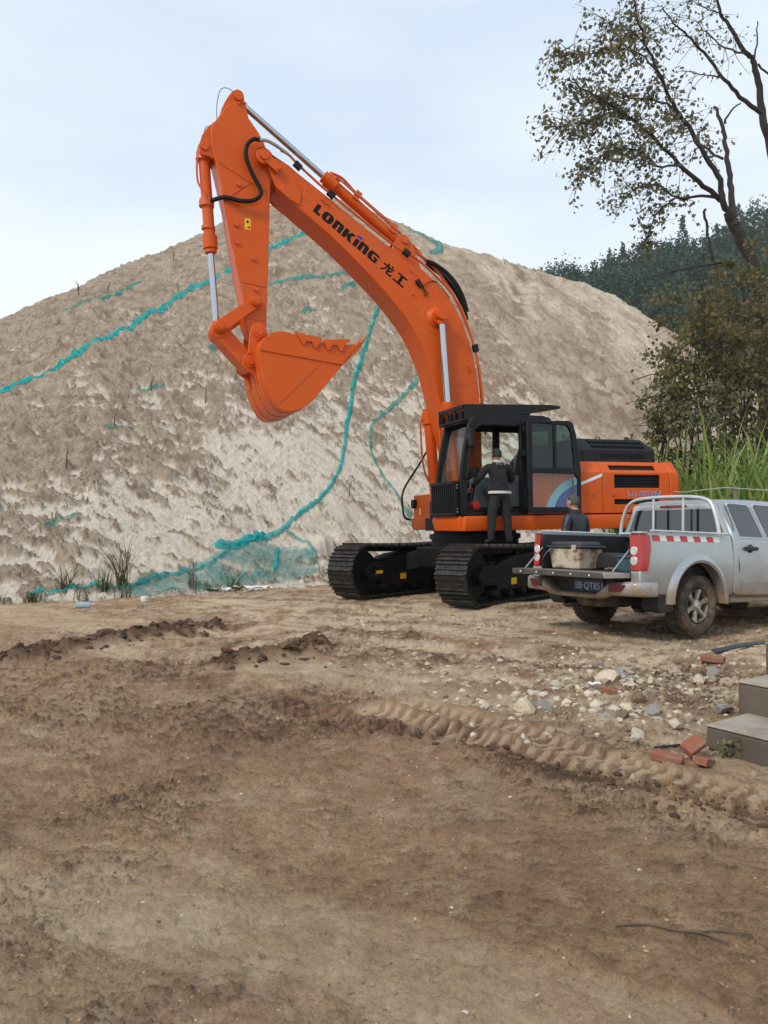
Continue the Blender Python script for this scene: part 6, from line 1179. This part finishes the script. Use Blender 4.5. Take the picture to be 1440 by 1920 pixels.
TREE_2 = [([(12.13, 23.0, 0.64), (12.02, 22.86, 4.77), (11.91, 22.73, 8.64), (11.69, 22.59, 11.52), (11.35, 22.45, 13.17), (11.1, 22.32, 13.92), (10.95, 22.18, 14.72), (10.75, 22.05, 15.26), (10.45, 21.91, 15.42), (10.02, 21.77, 15.95), (9.64, 21.64, 16.34), (9.47, 21.5, 16.86)], 0.26, 0.04), ([(10.92, 22.0, 13.7), (10.23, 21.77, 14.04), (9.66, 21.53, 14.43), (9.01, 21.3, 14.99), (8.47, 21.07, 15.35), (7.97, 20.83, 15.56), (7.58, 20.6, 15.85)], 0.1, 0.015), ([(10.35, 21.6, 15.18), (9.87, 21.87, 15.54), (9.42, 22.13, 16.14), (9.35, 22.4, 16.57)], 0.05, 0.012), ([(9.51, 21.3, 14.33), (8.72, 20.95, 14.19), (8.09, 20.6, 14.07)], 0.035, 0.008), ([(10.63, 21.7, 15.1), (10.71, 21.75, 15.7), (10.8, 21.8, 16.26)], 0.045, 0.02), ([(9.62, 21.5, 16.22), (8.96, 21.25, 16.26), (8.41, 21.0, 16.41)], 0.03, 0.01), ([(10.77, 21.8, 15.02), (11.1, 21.9, 14.79), (11.52, 22.0, 14.51)], 0.05, 0.03)]
BARE = [([(8.21, 18.6, 8.1), (7.48, 18.47, 7.94), (6.56, 18.33, 7.69), (5.73, 18.2, 7.33)], 0.03, 0.006)]
SHRUB_A = [((7.78, 18.5, 7.05), 0.9), ((7.46, 18.2, 6.58), 0.8), ((8.14, 19.0, 6.85), 1.0), ((7.28, 18.0, 6.02), 0.8), ((7.81, 18.6, 6.05), 0.9), ((8.42, 19.2, 6.4), 1.0), ((7.54, 18.3, 5.67), 0.8), ((8.13, 18.8, 5.63), 1.0), ((8.88, 19.2, 7.77), 0.9), ((9.2, 19.5, 7.51), 0.8), ((8.76, 19.4, 7.12), 0.9), ((9.63, 19.6, 7.33), 1.1), ((9.6, 19.4, 6.61), 1.1), ((8.62, 19.0, 5.9), 1.0), ((9.16, 19.2, 5.92), 1.0), ((9.11, 18.6, 5.2), 1.1), ((8.58, 18.6, 5.2), 1.0), ((8.1, 18.4, 4.96), 0.9), ((8.67, 18.2, 4.64), 1.0), ((8.2, 18.2, 4.57), 0.7)]
SHRUB_B = [((6.29, 17.5, 5.09), 0.75), ((6.6, 17.6, 5.25), 0.7), ((6.92, 17.7, 5.13), 0.7), ((6.32, 17.4, 4.75), 0.7), ((6.02, 17.2, 4.38), 0.6), ((5.88, 17.0, 4.01), 0.55), ((5.97, 16.9, 3.69), 0.6), ((6.24, 17.2, 4.13), 0.5), ((6.77, 17.7, 4.9), 0.6), ((7.14, 17.8, 4.85), 0.7)]
SHRUB_C = [((6.43, 16.8, 4.29), 0.5), ((6.6, 16.8, 3.96), 0.5), ((6.94, 17.0, 4.23), 0.55), ((6.69, 16.7, 3.66), 0.5), ((7.21, 17.0, 4.01), 0.5), ((6.21, 16.6, 3.71), 0.45), ((7.39, 17.0, 4.19), 0.5)]
def leaf_mat(name, c1, c2, trans=.35, scale=1.5, c3=None):
    m = bpy.data.materials.new(name); m.use_nodes = True; t = m.node_tree; n = t.nodes; k = t.links.new; n.clear()
    o = n.new('ShaderNodeOutputMaterial'); at = n.new('ShaderNodeAttribute'); at.attribute_name = 'tone'
    r = n.new('ShaderNodeValToRGB'); r.color_ramp.elements[0].color = c1; r.color_ramp.elements[1].color = c2
    if c3: e = r.color_ramp.elements.new(.5); e.color = c3
    k(at.outputs['Fac'], r.inputs['Fac'])
    d = n.new('ShaderNodeBsdfPrincipled'); d.inputs['Roughness'].default_value = .6; d.inputs['Specular IOR Level'].default_value = .3; k(r.outputs['Color'], d.inputs['Base Color'])
    tl = n.new('ShaderNodeBsdfTranslucent'); k(r.outputs['Color'], tl.inputs[0]); x = n.new('ShaderNodeMixShader'); x.inputs[0].default_value = trans
    k(d.outputs[0], x.inputs[1]); k(tl.outputs[0], x.inputs[2]); k(x.outputs[0], o.inputs[0]); return m
m_bark = mat('bark', lin(58, 50, 45), lin(44, 38, 35), 6, .9, bump=.6, bscale=20)
G = np.random.default_rng(11)
def leaves_mesh(name, C, size, m, droop=.5, aspect=.75, var=.45):
    """folded diamond leaves at the given points"""
    n = len(C); C = np.asarray(C); s = size * (1 + var * (G.random(n) - .5) * 2)
    d = G.normal(size=(n, 3)); d[:, 2] -= droop; d /= np.linalg.norm(d, axis=1)[:, None]; u = G.normal(size=(n, 3)); u -= d * (u * d).sum(1)[:, None]; u /= np.linalg.norm(u, axis=1)[:, None]; w = np.cross(d, u)
    a = s[:, None]; V = np.stack([C, C + d * a * .45 + u * a * aspect * .5 + w * a * .1, C + d * a, C + d * a * .45 - u * a * aspect * .5 + w * a * .1], 1)
    me = bpy.data.meshes.new(name); me.vertices.add(4 * n); me.vertices.foreach_set('co', V.astype(np.float32).ravel()); q = np.arange(n)[:, None] * 4
    f = np.concatenate([q + [[0, 1, 2]], q + [[0, 2, 3]]], 1).reshape(-1); me.loops.add(len(f)); me.loops.foreach_set('vertex_index', f.astype(np.int32)); me.polygons.add(2 * n); me.polygons.foreach_set('loop_start', (np.arange(2 * n) * 3).astype(np.int32)); me.update(calc_edges=True)
    t = np.clip(.5 * fbm(C[:, 0] * .9, C[:, 2] * .9 + C[:, 1] * .5, 77, 3) * 1.0 + .25 + .5 * (G.random(n) - .5), 0, 1); at = me.attributes.new('tone', 'FLOAT', 'POINT'); at.data.foreach_set('value', np.repeat(t, 4).astype(np.float32)); me.materials.append(m); return me
def tree(label, branches, leafm, lsize, dens, loc, leafy, base_n=1, name='tree'):
    t = thing(name, label, 'tree', loc); lv = Vector(loc); pts = []; twigs = B(); rr = random.Random(len(branches))
    tb = B()
    for i, (P, r0, r1) in enumerate(branches):
        S = spline([Vector(p) - lv for p in P], 4); n = len(S); S = [p + Vector((rr.uniform(-1, 1), rr.uniform(-1, 1), rr.uniform(-1, 1))) * .03 for p in S]
        if i < base_n: S[0] = S[0] + Vector((0, 0, -.6))
        r0 *= .7; r1 *= .8
        (tb if i < base_n else twigs).tube(S, [r0 + (r1 - r0) * (k / (n - 1)) ** .8 for k in range(n)], 8 if r0 > .05 else 5)
        if i in leafy:
            w0, k0 = leafy[i]
            for k in range(int(n * k0), n):
                for _ in range(w0):
                    p = S[k]; fr = k / n; L_ = rr.uniform(.35, 1.25) * (1.1 - .3 * fr); dirv = Vector((rr.gauss(-.35, .8), rr.gauss(0, .8), rr.gauss(.1, .6))).normalized(); q = [p]
                    for s_ in range(5): dirv = (dirv + Vector((rr.gauss(0, .2), rr.gauss(0, .2), -.16))).normalized(); q.append(q[-1] + dirv * L_ / 5)
                    twigs.tube(q, [.012, .010, .008, .006, .005, .004], 3, cap=False)
                    for s_ in range(dens): a = rr.random() ** .7 * 5; j = min(int(a), 4); pts.append(q[j] + (q[j + 1] - q[j]) * (a - j) + Vector((rr.gauss(0, .07), rr.gauss(0, .07), rr.gauss(0, .07))))
    mk('trunk', tb, m_bark, t, smooth=60); mk('branches', twigs, m_bark, t, smooth=60)
    if pts: link('crown', leaves_mesh('crown', [tuple(p) for p in pts], lsize, leafm), t)
    return t
m_leaf1 = leaf_mat('dry_poplar_leaf', lin(84, 86, 62), lin(150, 132, 92), .4, c3=lin(112, 110, 82))
m_leaf2 = leaf_mat('vine_leaf', lin(66, 74, 44), lin(150, 122, 86), .45, c3=lin(104, 100, 62))
m_leaf3 = leaf_mat('shrub_leaf', lin(66, 70, 42), lin(150, 138, 68), .4, c3=lin(98, 96, 56))
m_leaf4 = leaf_mat('dusty_shrub_leaf', lin(80, 82, 60), lin(160, 150, 116), .4, c3=lin(118, 116, 88))
tree('tall leaning tree with sparse brown leaves over the right of the pile', TREE_1, m_leaf1, .105, 10, (10.2, 20.5, .4), {1: (3, .45), 3: (5, .4), 4: (3, .35), 5: (3, .2), 6: (5, .3), 7: (4, .3), 8: (3, .3), 9: (5, .2), 10: (5, .2), 11: (4, .2)}, 1)
tree('thin bare-topped tree cut by the right edge of the picture', TREE_2, m_leaf1, .10, 4, (12.13, 23, .4), {1: (2, .5), 2: (2, .2), 3: (1, .3), 0: (1, .8), 5: (2, .2)}, 1)
def shrub(label, clumps, leafm, lsize, n, loc, name='shrub'):
    t = thing(name, label, 'shrub', loc); lv = Vector(loc); rr = random.Random(n); tb = B(); C = []
    for c, r in clumps:
        c = Vector(c) - lv; S = spline([Vector((rr.uniform(-.5, .5), rr.uniform(-.4, .4), -.2)), Vector((c.x * .4 + rr.uniform(-.4, .4), c.y * .4, c.z * .5)), c + Vector((0, 0, r * .3))], 5); tb.tube(S, [.05 - .04 * i / (len(S) - 1) for i in range(len(S))], 5)
        for _ in range(5): d = Vector((rr.gauss(0, 1), rr.gauss(0, 1), rr.gauss(0, 1))).normalized(); tb.tube([c, c + d * r * .5 + Vector((0, 0, .1)), c + d * r * 1.25], [.014, .01, .004], 3, cap=False)
        sub = [(c + Vector((rr.gauss(0, .62), rr.gauss(0, .6), rr.gauss(0, .55))) * r, r * rr.uniform(.16, .42)) for _ in range(8)]
        for _ in range(n):
            sc, sr = rr.choice(sub); C.append(tuple(sc + Vector((rr.gauss(0, .55), rr.gauss(0, .55), rr.gauss(0, .5))) * sr))
    mk('stems', tb, m_bark, t, smooth=60); link('foliage', leaves_mesh('foliage', C, lsize, leafm, droop=.8), t); return t
shrub('dense dark vine-covered thicket rising behind the reeds at the right', SHRUB_A + [((7.6, 18.0, 4.2), .8), ((8.4, 18.0, 4.0), .9), ((9.2, 18.2, 4.1), .9), ((8.0, 18.1, 3.3), .8), ((9.0, 18.1, 3.2), .8), ((9.9, 18.6, 5.9), 1.0), ((10.1, 18.6, 4.6), 1.0)], m_leaf2, .115, 270, (8.6, 19, .45))
shrub('yellow-tinged bush left of the dark thicket above the engine hood', [((c[0] + .18, c[1], c[2]), r) for c, r in SHRUB_B], m_leaf3, .09, 300, (6.4, 17.5, .42))
shrub('dusty half-bare bush right behind the engine hood', SHRUB_C + [((6.4, 16.7, 3.2), .5), ((7.0, 16.8, 3.1), .5), ((7.6, 17, 3.4), .5)], m_leaf4, .085, 190, (6.8, 16.9, .42))
t = thing('bare_branch', 'long bare branch reaching left over the slope beside the thicket', 'branch', BARE[0][0][0]); b = B(); S = spline([Vector(p) - Vector(BARE[0][0][0]) for p in BARE[0][0]], 6); b.tube(S, [.035 - .028 * i / (len(S) - 1) for i in range(len(S))], 6)
rr = random.Random(4)
for p in S[3::2]: 
    d = Vector((rr.uniform(-1, .2), rr.uniform(-.5, .5), rr.uniform(-1, .5))).normalized(); b.tube([p, p + d * .3, p + d * .6 + Vector((0, 0, -.12))], [.010, .007, .004], 4, cap=False)
mk('limb', b, m_bark, t, smooth=60)

def blades(n, base, h, spread, w, rr, lean=(0, 0), curve=.5, seg=6):
    b = B()
    for _ in range(n):
        x, y, z = base(rr); H_ = h * rr.uniform(.45, 1.12); a = rr.uniform(0, 6.28); out = spread * rr.uniform(.2, 1) * H_; ww = w * rr.uniform(.6, 1.2); sx, sy = -math.sin(a + rr.uniform(-.6, .6)), math.cos(a); rows = []; cv = curve * rr.uniform(.3, 1.3)
        for i in range(seg + 1):
            t = i / seg; o = out * (t ** 1.7); zz = z + H_ * (t - cv * t ** 3 * .5); wd = ww * (1 - t ** 2) * .5 + .001; px, py = x + math.cos(a) * o + lean[0] * t, y + math.sin(a) * o + lean[1] * t
            rows.append([(px - sx * wd, py - sy * wd, zz), (px, py, zz - wd * .5), (px + sx * wd, py + sy * wd, zz)])
        b.quadgrid(rows)
    return b
def blade_obj(name, b, m, tones, **kw):
    o = mk(name, b, m, None, smooth=60, **kw); me = o.data; n = len(me.vertices); per = 21; t = np.repeat(tones(n // per), per); at = me.attributes.new('tone', 'FLOAT', 'POINT'); at.data.foreach_set('value', np.pad(t, (0, n - len(t)), 'edge').astype(np.float32)); return o
m_reed = leaf_mat('reed_blade', lin(108, 140, 62), lin(222, 212, 158), .5, c3=lin(166, 184, 102))
m_grass = leaf_mat('grass_blade', lin(54, 72, 34), lin(128, 122, 78), .3, c3=lin(84, 94, 46))
m_grassb = leaf_mat('dry_stem', lin(66, 70, 40), lin(110, 96, 66), .2, c3=lin(84, 80, 50))
rr = random.Random(21)
def reed_base(r): x = r.uniform(5.4, 9.6); y = max(16.5 - (x - 5.4) * 1.0, 14.75) + r.uniform(0, 2.0); return x, y, .42
o = blade_obj('reeds', blades(2800, reed_base, 4.0, .5, .07, rr, curve=1.15), m_reed, lambda n: np.clip(.35 + .28 * G.normal(size=n), 0, 1)); o['kind'] = 'stuff'; o['label'] = 'tall green reeds with dry blades behind the fence at the right'
tufts = [(-5.1, 15.01, 1.15, 46, .75, .018, m_grassb, 'tall dark stemmy grass clump at the pile foot on the left'), (-5.35, 14.7, .5, 40, .7, .02, m_grass, 'low bluish grass tuft at the base of the tall clump'), (-6.0, 14.53, .62, 40, .9, .014, m_grassb, 'spiky grass tuft left of the tall clump'), (-6.28, 13.82, .3, 70, .6, .018, m_grass, 'bright green low tuft at the far left of the pile foot'), (-3.92, 15.64, .72, 26, .35, .016, m_grassb, 'thin upright weed before the draped net'), (-3.1, 16.0, .5, 30, .8, .02, m_grass, 'green grass tuft beside the white plastic sheet'), (-5.51, 14.01, .42, 26, .9, .012, m_grass, 'sparse grass tuft left of the bottle'), (-4.9, 14.6, .32, 30, .9, .014, m_grass, 'short grass tuft right of the tall clump'), (-3.5, 15.75, .3, 22, 1.0, .02, m_grass, 'flattened grass tuft under the net edge'), (-6.75, 13.5, .35, 20, .8, .012, m_grassb, 'dry weed at the far left edge of the pile foot')]
for i, (x, y, h, n, s, w, m, lab) in enumerate(tufts):
    z = float(surf([x], [y])[0]) - .03; r2 = random.Random(i); blade_ = blades(n, lambda r: (r.gauss(0, .07), r.gauss(0, .07), 0), h, s, w, r2, curve=.25)
    o = blade_obj('grass_tuft', blade_, m, lambda k: np.clip(.45 + .3 * G.normal(size=k), 0, 1), location=(x, y, z)); tag(o, lab, 'grass', 'grass tufts at the pile foot')
t = thing('broadleaf_weed', 'small pale weed growing against the lowest concrete step', 'weed', (2.12, 4.80, gz(2.12, 4.80))); link('foliage', leaves_mesh('foliage', np.column_stack([G.normal(0, .045, 40), G.normal(0, .03, 40), .02 + .07 * G.random(40)]), .045, m_leaf4), t)
b = B(); b.tube([(0, 0, -.02), (.01, 0, .07)], .004, 4); mk('stem', b, m_bark, t)
# fence
m_post = mat('weathered_post', lin(128, 120, 106), lin(104, 96, 84), 8, .9, bump=.4, bscale=30)
m_wire = mat('galvanised_wire', lin(170, 174, 170), lin(140, 144, 140), 20, .5, .4)
F0, F1 = Vector((5.0, 14.75, 0)), Vector((8.6, 12.6, 0))
fn = thing('wire_fence', 'wire fence with rough posts in front of the reeds behind the pickup', 'fence', (5.0, 14.75, .42)); posts = []
for k in range(4):
    p = F0 + (F1 - F0) * (.08 + .30 * k) - Vector((5, 14.75, 0)); posts.append(p); b = B(); b.tube([p + Vector((0, 0, -.4)), p + Vector((.01, 0, .9)), p + Vector((-.01, .01, 1.95))], [.05, .048, .042], 8); mk('post', b, m_post, fn, smooth=60)
for zz in (.4, .9, 1.4, 1.9):
    b = B(); Q = []
    for i in range(13): t_ = i / 12; p = F0 + (F1 - F0) * t_ - Vector((5, 14.75, 0)); Q.append(p + Vector((0, -.05, zz - .05 * math.sin(t_ * math.pi * 3) ** 2 + .01 * math.sin(i * 5))))
    b.tube(Q, .011 if zz > 1.8 else .006, 5); mk('wire', b, m_wire, fn)

# ------------------------------------------------------------------ wooded hill far behind
m_hill = earth_mat('hill_soil', lin(92, 74, 58), lin(72, 64, 46), lin(48, 48, 34), lin(150, 110, 84), lin(118, 78, 60), 2, .3, 1.2, .3)
HA = np.array([.10, .17, .2077, .2355, .2576, .2722, .3123, .3629, .3899, .4224, .4688, .4986, .61, .8]); HV = np.array([.20, .29, .318, .325, .326, .330, .343, .354, .361, .369, .390, .397, .42, .43])
def hill_z(x, y):
    a = x / np.maximum(y, 1); v = np.interp(a, HA, HV); d = 210 + 0 * a; t = (y - 55) / (d - 55); H_ = 1.5 + v * d
    return np.where(t < 1, H_ * np.clip(t, 0, 1) ** 1.05, H_ * (1 - .5 * (t - 1))) + (fbm(x * .06, y * .06, 301, 4) - .5) * 9 * np.clip(t, 0, 1) - 1
ha = np.linspace(.10, .9, 150); hy = np.linspace(55, 300, 120); HX = ha[None] * hy[:, None]; HY = np.repeat(hy[:, None], 150, 1); HZ = hill_z(HX, HY)
hm = np.stack([.8 * ss(.45, .6, fbm(HX * .05, HY * .05, 311, 4)), .5 * ss(.55, .7, fbm(HX * .04, HY * .04, 321, 4)), ss(.4, .6, fbm(HX * .03, HY * .03, 331, 3))], -1)
grid_object('hill', HX, HY, HZ, hm, m_hill, kind='structure')
m_wood1 = leaf_mat('far_foliage', lin(34, 52, 36), lin(80, 96, 56), .2, c3=lin(50, 70, 44))
m_wood2 = leaf_mat('far_dry_bush', lin(62, 54, 40), lin(112, 90, 64), .2, c3=lin(84, 70, 50))
def crown_pts(c, r, h, n, conic=False):
    p = G.normal(size=(n, 3)); p /= np.linalg.norm(p, axis=1)[:, None]; rad = (.55 + .5 * G.random(n)) ** 1
    lob = 1 + .35 * np.sin(3 * np.arctan2(p[:, 1], p[:, 0]) + c[0]) * p[:, 2] + .25 * np.sin(5 * p[:, 2] + c[1]); q = p * (rad * lob)[:, None]
    if conic: t = G.random(n); a = G.random(n) * 6.28; q = np.stack([(1 - t) * np.cos(a) * .8, (1 - t) * np.sin(a) * .8, t * 2 - 1], -1) * (1 + .2 * (G.random((n, 1)) - .5))
    return q * np.array([r, r, h / 2]) + np.array(c) + np.array([0, 0, h * .55])
C1, C2 = [], []
for _ in range(620):
    y = G.uniform(85, 212); a = G.uniform(.17, .56); x = a * y; z = float(hill_z(np.array([x]), np.array([y]))[0]); t = (y - 55) / 155
    bush = G.random() > (.25 + .9 * ss(.45, .75, t) * (1 - .35 * ss(.40, .5, a)))
    if bush: C2.append(crown_pts((x, y, z), G.uniform(1.5, 3), G.uniform(1.5, 3.5), 90))
    else: C1.append(crown_pts((x, y, z), G.uniform(2.4, 4.2), G.uniform(5, 8.5), 250, G.random() < .3))
o = link('forest', leaves_mesh('forest', np.concatenate(C1), .62, m_wood1, .2), kind='stuff'); o['label'] = 'dark green wood covering the far hill at the right'
o = link('hill_scrub', leaves_mesh('hill_scrub', np.concatenate(C2), .6, m_wood2, .2), kind='stuff'); o['label'] = 'brown dry scrub on the lower slope of the far hill'
for a, y, r, h, con, lab in ((.232, 205, 3.4, 7.5, 0, 'round dark tree on the far skyline, leftmost of a pair'), (.248, 204, 3.2, 6.5, 0, 'round dark tree on the far skyline, right one of a pair'), (.392, 207, 3.2, 13, 1, 'pointed conifer standing above the far hill skyline')):
    x = a * y; z = float(hill_z(np.array([x]), np.array([y]))[0]); t = thing('skyline_tree', lab, 'tree', (x, y, z)); b = B(); b.tube([(0, 0, -1), (.1, 0, h * .6)], [.35, .12], 6); mk('trunk', b, m_bark, t)
    link('crown', leaves_mesh('crown', crown_pts((0, 0, .5), r, h, 700, con), .6, m_wood1, .2), t)

# ------------------------------------------------------------------ air
hz = bpy.data.materials.new('haze_air'); hz.use_nodes = True; hn = hz.node_tree; hn.nodes.clear(); ho = hn.nodes.new('ShaderNodeOutputMaterial'); hv = hn.nodes.new('ShaderNodeVolumePrincipled')
hv.inputs['Color'].default_value = (.86, .93, 1.0, 1); hv.inputs['Density'].default_value = .0004; hv.inputs['Anisotropy'].default_value = .2; hn.links.new(hv.outputs[0], ho.inputs['Volume'])
b = B(); b.box(-430, 430, -430, 430, -3, 125); o = mk('haze', b, hz, smooth=0, kind='stuff')
